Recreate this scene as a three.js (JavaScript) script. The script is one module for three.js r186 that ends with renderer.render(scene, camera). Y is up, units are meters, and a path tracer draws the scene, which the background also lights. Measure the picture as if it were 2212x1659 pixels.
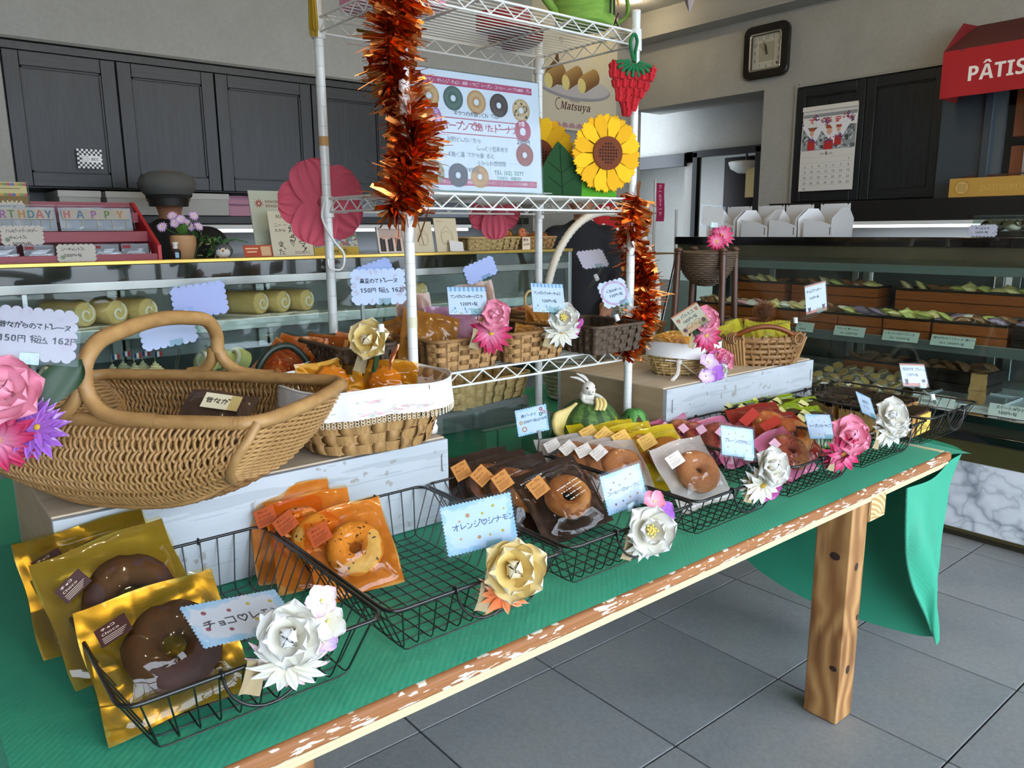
import * as THREE from 'three';
import { mergeGeometries } from 'three/addons/utils/BufferGeometryUtils.js';
import { RoundedBoxGeometry } from 'three/addons/geometries/RoundedBoxGeometry.js';
import { RectAreaLightUniformsLib } from 'three/addons/lights/RectAreaLightUniformsLib.js';
import { MarchingCubes } from 'three/addons/objects/MarchingCubes.js';
RectAreaLightUniformsLib.init();

// ---------- camera, sky, exposure ----------
const scene = new THREE.Scene();
const renderer = new THREE.WebGLRenderer({ antialias: true });
renderer.toneMapping = THREE.LinearToneMapping;
renderer.toneMappingExposure = 1.02;
renderer.shadowMap.enabled = true;
const camera = new THREE.PerspectiveCamera(52.86, 4 / 3, 0.05, 60);
camera.rotation.order = 'YXZ';
camera.position.set(-1.5275, 1.3824, 1.6715);
camera.rotation.set(-0.1962, -0.6866, -0.007);
scene.add(camera);
// bright overcast daylight outside the shopfront behind the camera
scene.background = new THREE.Color(0.80, 0.92, 1.08);
scene.backgroundIntensity = 9.5;

// ---------- helpers ----------
const PI = Math.PI, V = (x, y, z) => new THREE.Vector3(x, y, z);
const rng = (s) => () => { s = (s + 0x6d2b79f5) | 0; let t = Math.imul(s ^ (s >>> 15), 1 | s); t = (t + Math.imul(t ^ (t >>> 7), 61 | t)) ^ t; return ((t ^ (t >>> 14)) >>> 0) / 4294967296; };
let R = rng(7);
const rr = (a, b) => a + (b - a) * R();
const lerp = (a, b, t) => a + (b - a) * t;
const hash = (x, y, s = 0) => { let h = Math.imul(x | 0, 374761393) + Math.imul(y | 0, 668265263) + Math.imul(s | 0, 974711); h = Math.imul(h ^ (h >>> 13), 1274126177); return ((h ^ (h >>> 16)) >>> 0) / 4294967296; };
const sm = (t) => t * t * (3 - 2 * t);
// value noise, repeating every px, py cells
function vn(x, y, px = 4096, py = 4096, s = 0) {
  const x0 = Math.floor(x), y0 = Math.floor(y), fx = sm(x - x0), fy = sm(y - y0), m = (a, p) => ((a % p) + p) % p;
  const a = hash(m(x0, px), m(y0, py), s), b = hash(m(x0 + 1, px), m(y0, py), s), c = hash(m(x0, px), m(y0 + 1, py), s), d = hash(m(x0 + 1, px), m(y0 + 1, py), s);
  return lerp(lerp(a, b, fx), lerp(c, d, fx), fy);
}
const fbm = (u, v, fx, fy, o = 4, s = 0) => { let t = 0, a = 0.5, n = 0; for (let i = 0; i < o; i++) { t += a * vn(u * fx, v * fy, fx, fy, s + i); n += a; a *= 0.5; fx *= 2; fy *= 2; } return t / n; };

// textures
function texOf(w, h, f, srgb = true) {
  const d = new Uint8Array(w * h * 4);
  for (let y = 0; y < h; y++) for (let x = 0; x < w; x++) { const c = f(x / w, y / h), o = (y * w + x) * 4; for (let k = 0; k < 3; k++) d[o + k] = Math.max(0, Math.min(255, (c.length ? c[k] : c) * 255)); d[o + 3] = 255; }
  const t = new THREE.DataTexture(d, w, h);
  t.magFilter = THREE.LinearFilter; t.wrapS = t.wrapT = THREE.RepeatWrapping; if (srgb) t.colorSpace = THREE.SRGBColorSpace; t.needsUpdate = true;
  return t;
}
function canvasTex(w, h, draw) {
  const c = document.createElement('canvas'); c.width = w; c.height = h;
  draw(c.getContext('2d'), w, h);
  const t = new THREE.CanvasTexture(c); t.colorSpace = THREE.SRGBColorSpace; t.magFilter = THREE.LinearFilter;
  return t;
}
const mix3 = (a, b, t) => [lerp(a[0], b[0], t), lerp(a[1], b[1], t), lerp(a[2], b[2], t)];
const hex = (h) => [((h >> 16) & 255) / 255, ((h >> 8) & 255) / 255, (h & 255) / 255];

// materials
const mats = new Map();
function M(color, rough = 0.6, o = {}) {
  const key = color + '|' + rough + '|' + JSON.stringify(o, (k, v) => (v && v.isTexture ? v.uuid : v));
  if (!mats.has(key)) mats.set(key, new THREE.MeshPhysicalMaterial({ color, roughness: rough, side: THREE.DoubleSide, ...o }));
  return mats.get(key);
}
const clear = (tint = 0xffffff, rough = 0.04) => M(tint, rough, { transmission: 1, thickness: 0, ior: 1.45 });

// geometry
function J(list) {
  list = list.flat(9).filter(Boolean);
  const g = list.map((a) => { let b = a.index ? a.toNonIndexed() : a; for (const k of Object.keys(b.attributes)) if (!['position', 'normal', 'uv'].includes(k)) b.deleteAttribute(k); return b; });
  return g.length === 1 ? g[0] : mergeGeometries(g);
}
const E_ = new THREE.Euler(), Q_ = new THREE.Quaternion();
function at(g, x = 0, y = 0, z = 0, rx = 0, ry = 0, rz = 0, s = 1) {
  const m = new THREE.Matrix4().compose(V(x, y, z), Q_.setFromEuler(E_.set(rx, ry, rz, 'YXZ')), typeof s === 'number' ? V(s, s, s) : V(...s));
  return g.clone().applyMatrix4(m);
}
// box-projected uv in metres times k
function buv(g, k = 1, ox = 0, oy = 0) {
  g = g.index ? g.toNonIndexed() : g;
  const p = g.attributes.position, n = g.attributes.normal, uv = new Float32Array(p.count * 2);
  for (let i = 0; i < p.count; i++) {
    const a = [Math.abs(n.getX(i)), Math.abs(n.getY(i)), Math.abs(n.getZ(i))], x = p.getX(i), y = p.getY(i), z = p.getZ(i);
    const [u, v] = a[0] > a[1] && a[0] > a[2] ? [z, y] : a[1] > a[2] ? [x, z] : [x, y];
    uv[2 * i] = u * k + ox; uv[2 * i + 1] = v * k + oy;
  }
  g.setAttribute('uv', new THREE.BufferAttribute(uv, 2));
  return g;
}
const bx = (w, h, d, r = 0) => (r ? new RoundedBoxGeometry(w, h, d, 1, Math.min(r, w / 2.01, h / 2.01, d / 2.01)) : new THREE.BoxGeometry(w, h, d));
// box by its limits
const bl = (x0, x1, y0, y1, z0, z1, r = 0) => at(bx(x1 - x0, y1 - y0, z1 - z0, r), (x0 + x1) / 2, (y0 + y1) / 2, (z0 + z1) / 2);
// sweep a polygon along points; r number or function of t; flat = ratio of the second radius
function tube(pts, r, n = 6, closed = false, flat = 1, up0 = null) {
  pts = pts.map((p) => (p.isVector3 ? p : V(...p)));
  const N = pts.length, pos = [], uv = [], idx = [], nor = [];
  let prev = null, L = 0;
  const tan = (i) => { const a = closed ? pts[(i - 1 + N) % N] : pts[Math.max(0, i - 1)], b = closed ? pts[(i + 1) % N] : pts[Math.min(N - 1, i + 1)]; return b.clone().sub(a).normalize(); };
  const rows = closed ? N + 1 : N;
  for (let i = 0; i < rows; i++) {
    const p = pts[i % N], t = tan(i % N);
    let u;
    if (up0) u = up0.clone().sub(t.clone().multiplyScalar(t.dot(up0))).normalize();
    else if (!prev) { u = Math.abs(t.y) < 0.9 ? V(0, 1, 0) : V(1, 0, 0); u.sub(t.clone().multiplyScalar(t.dot(u))).normalize(); } else { u = prev.clone().sub(t.clone().multiplyScalar(t.dot(prev))).normalize(); }
    prev = u;
    const w = t.clone().cross(u), rad = typeof r === 'function' ? r(i / (rows - 1)) : r;
    if (i) L += p.distanceTo(pts[(i - 1) % N]);
    for (let k = 0; k <= n; k++) {
      const a = (k / n) * 2 * PI, c = Math.cos(a), s = Math.sin(a);
      pos.push(p.x + (w.x * c + u.x * s * flat) * rad, p.y + (w.y * c + u.y * s * flat) * rad, p.z + (w.z * c + u.z * s * flat) * rad);
      const nn = V(w.x * c * flat + u.x * s, w.y * c * flat + u.y * s, w.z * c * flat + u.z * s).normalize();
      nor.push(nn.x, nn.y, nn.z); uv.push(L, k / n);
    }
  }
  for (let i = 0; i < rows - 1; i++) for (let k = 0; k < n; k++) { const a = i * (n + 1) + k, b = a + n + 1; idx.push(a, b, a + 1, b, b + 1, a + 1); }
  if (!closed) for (const [o, f] of [[0, 1], [(rows - 1) * (n + 1), -1]]) for (let k = 1; k < n - 1; k++) f > 0 ? idx.push(o, o + k, o + k + 1) : idx.push(o, o + k + 1, o + k);
  const g = new THREE.BufferGeometry();
  g.setAttribute('position', new THREE.Float32BufferAttribute(pos, 3)); g.setAttribute('normal', new THREE.Float32BufferAttribute(nor, 3)); g.setAttribute('uv', new THREE.Float32BufferAttribute(uv, 2)); g.setIndex(idx);
  return g;
}
const rod = (a, b, r, n = 6, flat = 1) => tube([a, b], r, n, false, flat);
const smooth = (pts, n, closed = false) => new THREE.CatmullRomCurve3(pts.map((p) => (p.isVector3 ? p : V(...p))), closed, 'centripetal').getPoints(n).slice(0, closed ? n : n + 1);
// rounded polyline corners
function fillet(pts, r, n = 3) {
  pts = pts.map((p) => (p.isVector3 ? p : V(...p)));
  const out = [pts[0]];
  for (let i = 1; i < pts.length - 1; i++) {
    const p = pts[i], a = pts[i - 1].clone().sub(p), b = pts[i + 1].clone().sub(p), q = Math.min(r, a.length() / 2, b.length() / 2);
    const A = p.clone().add(a.setLength(q)), Bq = p.clone().add(b.setLength(q));
    for (let k = 0; k <= n; k++) { const t = k / n; out.push(A.clone().multiplyScalar((1 - t) ** 2).add(p.clone().multiplyScalar(2 * t * (1 - t))).add(Bq.clone().multiplyScalar(t * t))); }
  }
  out.push(pts[pts.length - 1]);
  return out;
}
function sheet(f, nu, nv, flat = false) {
  const pos = [], uv = [], idx = [];
  for (let j = 0; j <= nv; j++) for (let i = 0; i <= nu; i++) { const p = f(i / nu, j / nv); pos.push(p.x ?? p[0], p.y ?? p[1], p.z ?? p[2]); uv.push(i / nu, j / nv); }
  for (let j = 0; j < nv; j++) for (let i = 0; i < nu; i++) { const a = j * (nu + 1) + i, b = a + nu + 1; idx.push(a, a + 1, b, b, a + 1, b + 1); }
  let g = new THREE.BufferGeometry();
  g.setAttribute('position', new THREE.Float32BufferAttribute(pos, 3)); g.setAttribute('uv', new THREE.Float32BufferAttribute(uv, 2)); g.setIndex(idx);
  if (flat) g = g.toNonIndexed();
  g.computeVertexNormals();
  return g;
}
const lathe = (pts, n = 24) => new THREE.LatheGeometry(pts.map((p) => new THREE.Vector2(p[0], p[1])), n);
const ball = (r, x = 0, y = 0, z = 0, s = 1, a = 14, b = 10) => at(new THREE.SphereGeometry(r, a, b), x, y, z, 0, 0, 0, s);
const cyl = (r0, r1, h, n = 20) => new THREE.CylinderGeometry(r0, r1, h, n);
const shapeOf = (pts) => new THREE.Shape(pts.map((p) => new THREE.Vector2(p[0], p[1])));
const ext = (pts, d, bev = 0, seg = 1) => at(new THREE.ExtrudeGeometry(Array.isArray(pts) ? shapeOf(pts) : pts, { depth: d - 2 * bev, bevelEnabled: bev > 0, bevelSize: bev, bevelThickness: bev, bevelSegments: seg, curveSegments: 16 }), 0, 0, -d / 2 + bev);
// uv of a flat piece from its x, y limits
function xyuv(g, x0, x1, y0, y1) { g = g.index ? g.toNonIndexed() : g; const p = g.attributes.position, uv = new Float32Array(p.count * 2); for (let i = 0; i < p.count; i++) { uv[2 * i] = (p.getX(i) - x0) / (x1 - x0); uv[2 * i + 1] = (p.getY(i) - y0) / (y1 - y0); } g.setAttribute('uv', new THREE.BufferAttribute(uv, 2)); return g; }
// move every vertex
function warp(g, f, crease = false) { g = g.clone(); if (crease && g.index) g = g.toNonIndexed(); const p = g.attributes.position, v = V(0, 0, 0); for (let i = 0; i < p.count; i++) { v.fromBufferAttribute(p, i); const q = f(v.x, v.y, v.z, i) || v; p.setXYZ(i, q.x ?? q[0], q.y ?? q[1], q.z ?? q[2]); } g.computeVertexNormals(); return g; }

// objects
const used = new Map();
const numbered = (n) => { const k = used.get(n) || 0; used.set(n, k + 1); return k ? n + '_' + String(k).padStart(3, '0') : n; };
const sh = (m) => { m.castShadow = m.receiveShadow = true; return m; };
function tag(o, label, category, group) { if (label) o.userData.label = label; o.userData.category = category; if (group) o.userData.group = group; return o; }
function thing(name, label, category, p = [0, 0, 0], rot = 0, group) {
  const o = new THREE.Group(); o.name = numbered(name); scene.add(o); o.position.set(...p);
  o.rotation.order = 'YXZ'; if (typeof rot === 'number') o.rotation.y = rot; else o.rotation.set(rot[0], rot[1], rot[2]);
  return tag(o, label, category, group);
}
function part(parent, name, geo, mat, label) { const m = sh(new THREE.Mesh(Array.isArray(geo) ? J(geo) : geo, mat)); m.name = name; parent.add(m); if (label) m.userData.label = label; return m; }
function sub(parent, name) { const o = new THREE.Group(); o.name = name; parent.add(o); return o; }
function one(name, label, category, geo, mat, p = [0, 0, 0], rot = 0, group) { const m = sh(new THREE.Mesh(Array.isArray(geo) ? J(geo) : geo, mat)); m.name = numbered(name); scene.add(m); m.position.set(...p); m.rotation.order = 'YXZ'; if (typeof rot === 'number') m.rotation.y = rot; else m.rotation.set(...rot); return tag(m, label, category, group); }
function struct(name, geo, mat, parent) { const m = sh(new THREE.Mesh(Array.isArray(geo) ? J(geo) : geo, mat)); m.name = name; m.userData.kind = 'structure'; (parent || scene).add(m); return m; }
function dup(o, label, p, rot, group) { const c = o.clone(); c.name = numbered(o.name.replace(/_\d\d\d$/, '')); scene.add(c); c.userData = { ...o.userData }; if (label) c.userData.label = label; if (group) c.userData.group = group; if (p) c.position.set(...p); if (rot !== undefined) { if (typeof rot === 'number') c.rotation.set(0, rot, 0); else c.rotation.set(...rot); } return c; }
const ORD = ['first', 'second', 'third', 'fourth', 'fifth', 'sixth', 'seventh', 'eighth', 'ninth', 'tenth', 'eleventh', 'twelfth'];
// ---------- lettering: strokes on a 10 x 10 grid, each pair of digits is a point ----------
const GLYPH = {
  イ: '7115 5359', エ: '1282 5258 0898', オ: '0393 616958 6318', カ: '13838869 414419', キ: '1383 0696 4159', ク: '3115 32827639', ケ: '3115 2393 636549', コ: '128288 1888', サ: '0393 3136 717639',
  シ: '2132 1425 195893', ス: '12826519 5588', セ: '048365 31387898', タ: '3115 32827639 3558', チ: '7213 0595 525639', ツ: '1224 4254 826639', テ: '2272 0595 555839', ト: '3139 3476', ナ: '0494 515629', ニ: '2272 0797',
  ヌ: '12826519 3478', ハ: '3219 6289', ヒ: '212888 2574', フ: '12827539', ホ: '0494 5159 3517 6587', マ: '128254 3668', ミ: '2273 2575 1789', メ: '8219 2477', モ: '2272 1585 424888', ヤ: '058366 3159', ヨ: '228288 2585 2888',
  ラ: '2272 14847639', リ: '2226 727639', ル: '323619 626897', レ: '212895', ロ: '1282881812', ン: '1233 195884', ー: '0595',
  い: '121728 7276', お: '0373 414826176589 7183', か: '03636859 4119 7385', き: '2272 1484 4177 26386979', く: '711579', け: '1219 3494 727639', こ: '2272 172888', し: '21278896', た: '0353 3119 5585 575888', ち: '0373 412544847749',
  つ: '0443848758', て: '0282455788', と: '2144 82361789', な: '0353 3117 7285 646858475789', に: '1219 4484 4888', ね: '2129 0333 19368387586989', の: '523817153262959769', ふ: '4253 44576839 2517 7588', み: '22622818164797 7469',
  も: '41485988 1353 1656', や: '0473848667 5153 2259', ら: '3253 232745848749', り: '2226 717549', る: '12721664848759384758', わ: '2129 0333 1945848759', ん: '41195557788896', よ: '5174 516838275789', ま: '1383 1585 516838275789',
  円: '1219 128289 5255 1585', 税: '3112 0343 2229 2416 2547 5162 9182 5484875754 6759 777999', 込: '1223 0525 2518 1999 6346 5488', 黒: '2171 2125 7175 2373 2575 4147 1686 0797 1819 3839 5859 7879', 豆: '1181 2373 2326 7376 2676 3748 6758 0999',
  昔: '1282 3114 6164 0494 2575 2529 7579 2777 2979', 焼: '0324 4334 2127 2709 2749 5282 7114 4494 5154 8184 4595 6559 757899', 仲: '2105 1319 4383 4346 8386 4686 6169', 間: '1119 1141 4143 1343 5191 9199 5153 5393 3575 3539 7579 3777 3979',
  酸: '0141 0309 4349 0343 1315 3335 0949 5182 7184 5474 6556 6658 8899', 化: '2105 1319 5158 5899 8246', 感: '1281 1216 2353 2545 6187 8365 1729 3738 3979 5758 8789', 長: '2126 2171 2373 2474 0696 2629 2947 5689',
  続: '2104 0424 3315 1535 2529 4282 6164 4494 4645 9495 5659 767999', 軽: '0242 2129 1444 1416 4446 1646 0848 5282 8256 5386 5696 7579 4999', 温: '1122 0424 0927 4181 4145 8185 4383 4585 3696 3639 9699 5659 7679 2999',
  食: '5104 5194 3464 2525 2575 2777 2529 2949 7578 5889', 倍: '2105 1319 6162 4292 5264 8274 3494 4686 4649 8689 4989', 増: '0333 2128 0937 5162 8172 4383 4346 8386 4686 5787 5759 8789 5989', 全: '5104 5194 2575 5559 2777 1999',
  部: '3132 0252 1324 4334 0454 1545 1519 4549 1949 6169 6191 9173 7386 8667', 種: '3112 0343 2229 2416 2546 8162 4393 5484 5457 8487 5787 6269 4999', 類: '0343 2126 1122 4132 0747 2619 2749 5191 5383 5387 8387 5585 5787 5749',
  下: '0292 5259 5476', 沢: '1122 0424 0927 4282 8285 4585 4239 6689', 木: '0393 5159 5318 5388', 曜: '0242 0208 4248 0545 0848 5272 5373 8292 8393 6559 5494 5696 5797 5999 7479', 定: '5152 1213 1292 9293 2575 5558 5777 3609 2799',
  休: '2105 1319 3494 6169 6437 6497', 米: '2133 8173 0595 5159 5519 5589', 粉: '1122 4132 0444 2129 2407 2446 6144 7194 5585 8579 6549', 抹: '0333 2128 2818 0535 4393 3595 6169 6538 6598', 茶: '1292 3113 7173 5405 5495 2676 5659 3718 7788',
  個: '2105 1319 4191 4149 9199 4999 5383 6255 5585 5557 8587 5787', 安: '5152 1213 1292 9293 0595 4428 2889 7557 5719', 心: '2417 3238 3878 7876 5354 8396', 入: '4253 5409 5489', '・': '4656', '♡': '5442221426598694826254', '※': '2288 8228 5155 5559'};
const DAKU = { ガ: 'カ', ジ: 'シ', ズ: 'ス', デ: 'テ', ド: 'ト', バ: 'ハ', ブ: 'フ', ボ: 'ホ', ギ: 'キ', グ: 'ク', ベ: 'ヘ', が: 'か', ご: 'こ', で: 'て', だ: 'た', ぶ: 'ふ', び: 'ひ' };
const HANDAKU = { パ: 'ハ', ピ: 'ヒ', プ: 'フ', ポ: 'ホ', ぷ: 'ふ' };
const SMALL = { ッ: 'ツ', ャ: 'ヤ', ョ: 'ヨ', っ: 'つ', ゃ: 'や', ょ: 'よ' };
// draws a line of text with its top left corner at x, y; s is the height of a letter; returns its width
function write(c, str, x, y, s, color = '#222', wt = 0.09, o = {}) {
  c.save(); c.strokeStyle = c.fillStyle = color; c.lineWidth = s * wt; c.lineCap = c.lineJoin = 'round';
  const x0 = x, adv = s * (o.adv || 0.98);
  for (const ch of str) {
    let k = ch, d = 0, sc = 1, ox = 0, oy = 0;
    if (DAKU[k]) { k = DAKU[k]; d = 1; } else if (HANDAKU[k]) { k = HANDAKU[k]; d = 2; } else if (SMALL[k]) { k = SMALL[k]; sc = 0.65; ox = 0.1; oy = 0.33; }
    const g = GLYPH[k];
    if (g) {
      for (const st of g.split(' ')) { c.beginPath(); for (let i = 0; i + 1 < st.length; i += 2) { const px = x + ((+st[i] / 10) * sc + ox) * s * 0.95, py = y + ((+st[i + 1] / 10) * sc + oy) * s; i ? c.lineTo(px, py) : c.moveTo(px, py); } c.stroke(); }
      if (d === 1) for (const q of [0.78, 0.93]) { c.beginPath(); c.moveTo(x + q * s, y); c.lineTo(x + (q + 0.07) * s, y + 0.16 * s); c.stroke(); }
      if (d === 2) { c.beginPath(); c.arc(x + 0.86 * s, y + 0.1 * s, 0.09 * s, 0, 7); c.stroke(); }
      o.vertical ? (y += s * 1.02) : (x += adv * (sc < 1 ? 0.75 : 1));
    } else {
      c.font = (o.font || 'bold ') + Math.round(s * 1.02) + 'px ' + (o.face || 'sans-serif'); c.textBaseline = 'alphabetic';
      if (ch !== ' ') c.fillText(ch, x, y + s * 0.9);
      o.vertical ? (y += s * 0.6) : (x += ch === ' ' ? s * 0.4 : c.measureText(ch).width + s * 0.04);
    }
  }
  c.restore();
  return x - x0;
}
// ---------- the room ----------
const plasterTex = texOf(256, 256, (u, v) => { const n = fbm(u, v, 8, 8, 4, 3) * 0.06 + vn(u * 128, v * 128, 128, 128, 9) * 0.04; return mix3([0.60, 0.595, 0.57], [0.68, 0.675, 0.65], n * 8); });
plasterTex.repeat.set(0.8, 0.8);
const plaster = M(0xffffff, 0.9, { map: plasterTex });
const ceilMat = M(0xa9a9a5, 0.9);
const tileTex = texOf(512, 512, (u, v) => {
  const a = fbm(u, v, 3, 3, 5, 11), b = fbm(u, v, 14, 14, 4, 21), c = vn(u * 256, v * 256, 256, 256, 5);
  const t = Math.min(1, Math.max(0, (a - 0.32) * 1.9)) * 0.7 + b * 0.3;
  return mix3(mix3([0.44, 0.455, 0.465], [0.58, 0.585, 0.58], t), [0.53, 0.51, 0.48], Math.max(0, b - 0.5) * 0.9).map((q) => q + (c - 0.5) * 0.05);
});
const tileRough = texOf(256, 256, (u, v) => 0.30 + 0.28 * fbm(u, v, 6, 6, 4, 31), false);
const XW = 3.6, XL = -3.3, ZB = -2.95, ZF = 3.6, YC = 3.05;
{
  const fl = struct('floor', bl(XL - 0.1, XW + 1.2, -0.12, -0.006, ZB - 1.2, ZF + 0.1), M(0x2c2d2d, 0.9));
  const mat = [0.96, 1.0, 1.06].map((k) => new THREE.MeshPhysicalMaterial({ map: tileTex, roughnessMap: tileRough, roughness: 1, color: new THREE.Color(k, k, k * 1.01) }));
  const tiles = [];
  for (let i = 0; i < 4; i++) { const t = buv(bx(0.4945, 0.012, 0.4945, 0.0015), 0.55, i * 0.27 + 0.2, i * 0.41); tiles.push(t); }
  R = rng(3);
  for (let i = -6; i < 7; i++) for (let j = -2; j < 7; j++) {
    const m = part(fl, 'tile', tiles[(R() * 4) | 0], mat[(R() * 3) | 0]); m.position.set(i * 0.5 + 0.25, -0.006, j * 0.5 + 0.25); m.rotation.y = ((R() * 4) | 0) * PI / 2;
  }
  for (let i = -6; i < 9; i++) for (const j of [-3, -4, -5, -6]) if (i > 6 || j < -2) { const m = part(fl, 'tile', tiles[1], mat[1]); m.position.set(i * 0.5 + 0.25, -0.006, j * 0.5 + 0.25); }
}
struct('ceiling', bl(XL - 0.1, XW + 1.2, YC, YC + 0.12, ZB - 1.2, ZF + 0.1), ceilMat);
struct('wall_left', bl(XL - 0.12, XL, 0, YC, ZB - 0.1, ZF), plaster);
// back wall: upper part and left pier flush with the cabinet fronts, niche under the cabinets, deeper wall on the right
struct('wall_back', [bl(XL, 2.0, 2.205, YC, ZB, -2.4), bl(XL, -0.99, 0, 2.205, ZB, -2.4), bl(1.97, 2.03, 0, 2.205, ZB, -2.36), bl(XL, XW + 0.1, 0, YC, ZB - 0.12, ZB)].map((g) => buv(g)), plaster);
// right wall: pier, header over the passage, header over the cabinets, far side wall
struct('wall_right', [bl(XW, XW + 0.35, 2.36, YC, ZB, -1.42), bl(XW, XW + 0.35, 0, 2.36, -1.70, -1.43), bl(XW, XW + 0.35, 2.335, YC, -1.42, 1.0), bl(XW, XW + 0.35, 0, YC, 1.0, ZF), bl(XW + 0.3, XW + 0.36, 0, 1.5, -1.43, 1.0)].map((g) => buv(g)), plaster);
struct('beam', bl(3.42, XW, 2.86, YC, ZB, ZF).translate(0, 0, 0), plaster);
struct('wall_passage', [bl(4.1, 4.2, 2.04, YC, -3.9, 0), bl(4.1, 4.2, 0, 2.04, -2.03, 0), bl(4.1, 4.2, 0, 2.04, -2.78, -2.68), bl(4.1, 4.2, 1.95, 2.04, -3.9, -2.7), bl(XW, 4.8, 0, YC, -4.1, -3.9), bl(4.7, 4.8, 0, YC, -3.9, 0.1), bl(XW, 4.8, 0, YC, 0.0, 0.1)].map((g) => buv(g)), plaster);
// shopfront behind the camera: sill, head, jambs and mullions with panes between
{
  const w = struct('wall_front', [bl(XL, -2.9, 0, YC, ZF, ZF + 0.12), bl(3.2, XW + 0.1, 0, YC, ZF, ZF + 0.12), bl(-2.9, 3.2, 0, 0.12, ZF, ZF + 0.12), bl(-2.9, 3.2, 2.7, YC, ZF, ZF + 0.12)].map((g) => buv(g)), plaster);
  const win = struct('window_1', [0, 1, 2, 3, 4].map((i) => bl(-2.93 + i * 1.525, -2.87 + i * 1.525, 0.12, 2.7, ZF + 0.02, ZF + 0.1)), M(0x3a3b3c, 0.4, { metalness: 0.7 }));
  for (let i = 0; i < 4; i++) part(win, 'pane', bl(-2.87 + i * 1.525, -1.405 + i * 1.525, 0.12, 2.7, ZF + 0.058, ZF + 0.062), clear());
}
struct('pavement', bl(-25, 25, -0.2, -0.05, ZF + 0.14, 40), M(0x8d8c88, 0.9));
// dark oak cabinets
const oak = (base, light, s) => texOf(256, 256, (u, v) => { const w = fbm(u, v, 6, 2, 3, s) * 0.5, g = fbm(u + w * 0.04, v, 64, 3, 3, s + 3), p = vn(u * 128, v * 8, 128, 8, s + 7); return mix3(base, light, g * 0.7 + (p > 0.72 ? -0.25 : 0.1)); });
const darkOak = oak([0.045, 0.055, 0.065], [0.16, 0.18, 0.20], 40);
const cabMat = M(0xffffff, 0.42, { map: darkOak });
const blackMat = M(0x0d0d0e, 0.45);
function cabinetDoor(parent, w, h) { // frame of four rails, bead and recessed panel, in x, y; front at z = 0.012
  const d = sub(parent, 'door'), f = 0.062, r = (a, b, c, e) => buv(at(bx(b - a, e - c, 0.022, 0.003), (a + b) / 2, (c + e) / 2, 0), 2.2);
  part(d, 'stile', r(-w / 2, -w / 2 + f, -h / 2, h / 2), cabMat); part(d, 'stile', r(w / 2 - f, w / 2, -h / 2, h / 2), cabMat);
  part(d, 'rail', at(buv(at(bx(f, w - 2 * f, 0.022, 0.003), 0, 0, 0), 2.2), 0, h / 2 - f / 2, 0, 0, 0, PI / 2), cabMat); part(d, 'rail', at(buv(bx(f, w - 2 * f, 0.022, 0.003), 2.2), 0, -h / 2 + f / 2, 0, 0, 0, PI / 2), cabMat);
  part(d, 'panel', buv(at(bx(w - 2 * f, h - 2 * f, 0.008), 0, 0, -0.006), 2.2, R(), R()), cabMat);
  const b = 0.008, iw = w / 2 - f, ih = h / 2 - f;
  part(d, 'bead', [bl(-iw, iw, ih - b, ih, -0.004, 0.006), bl(-iw, iw, -ih, -ih + b, -0.004, 0.006), bl(-iw, -iw + b, -ih, ih, -0.004, 0.006), bl(iw - b, iw, -ih, ih, -0.004, 0.006)], blackMat);
  return d;
}
{
  const xs = [-0.985, -0.536, -0.086, 0.43, 0.9, 1.4, 1.97];
  for (let i = 0; i < 6; i++) {
    const w = xs[i + 1] - xs[i], c = thing('wall_cabinet', ['black oak wall cabinet with a checkered sticker near its door, beside the pale wall end', 'black oak wall cabinet directly above the grey flat cap', 'black oak wall cabinet third from the pale wall end, left of the white shelf pole', 'black wall cabinet fourth from the pale wall end, behind the clip card on wire tray', 'black wall cabinet fifth from the pale wall end, behind the donut poster', 'black wall cabinet sixth from the pale wall end, next to the white fig banner'][i], 'cabinet', [(xs[i] + xs[i + 1]) / 2, 1.88, -2.42], 0, 'wall cabinets along the back wall');
    part(c, 'body', bl(-w / 2, w / 2, -0.295, 0.315, -0.5, -0.012), blackMat);
    const d = cabinetDoor(c, w - 0.006, 0.57); d.position.y = -0.005;
    part(c, 'top_rail', bl(-w / 2, w / 2, 0.283, 0.315, -0.012, 0.012), cabMat);
  }
  struct('trim_1', bl(-0.99, 1.97, 2.2, 2.212, -2.42, -2.39), M(0x6d6c66, 0.6));
  // niche below the cabinets with a lamp under a dark shelf
  const niche = thing('back_counter', 'dark back counter niche with a shelf under the wall cabinets', 'counter', [0.49, 0, -2.6]);
  part(niche, 'back_panel', bl(-1.47, 1.47, 0.9, 1.585, -0.34, -0.30), M(0xb9bcbf, 0.5)); part(niche, 'shelf', bl(-1.47, 1.47, 1.425, 1.465, -0.30, 0.21, 0.004), blackMat);
  part(niche, 'worktop', bl(-1.47, 1.47, 0.88, 0.92, -0.30, 0.2, 0.004), M(0xc8cacc, 0.35)); part(niche, 'base', bl(-1.47, 1.47, 0, 0.88, -0.34, 0.17), M(0x2a2a2b, 0.5));
}
function ledTube(name, label, p, len, rot, power) {
  const t = thing(name, label, 'light', p, rot);
  part(t, 'housing', bl(-len / 2 - 0.02, len / 2 + 0.02, 0.008, 0.028, -0.02, 0.02, 0.004), M(0xd9dadb, 0.4));
  part(t, 'glowing_tube', at(cyl(0.009, 0.009, len, 10), 0, -0.002, 0, 0, 0, PI / 2), new THREE.MeshStandardMaterial({ color: 0xffffff, emissive: new THREE.Color(0.93, 0.97, 1.0), emissiveIntensity: 2.2 }));
  const l = new THREE.RectAreaLight(new THREE.Color(0.93, 0.97, 1.0), power, len, 0.025); l.position.y = -0.014; l.rotation.x = -PI / 2; t.add(l);
}
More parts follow.
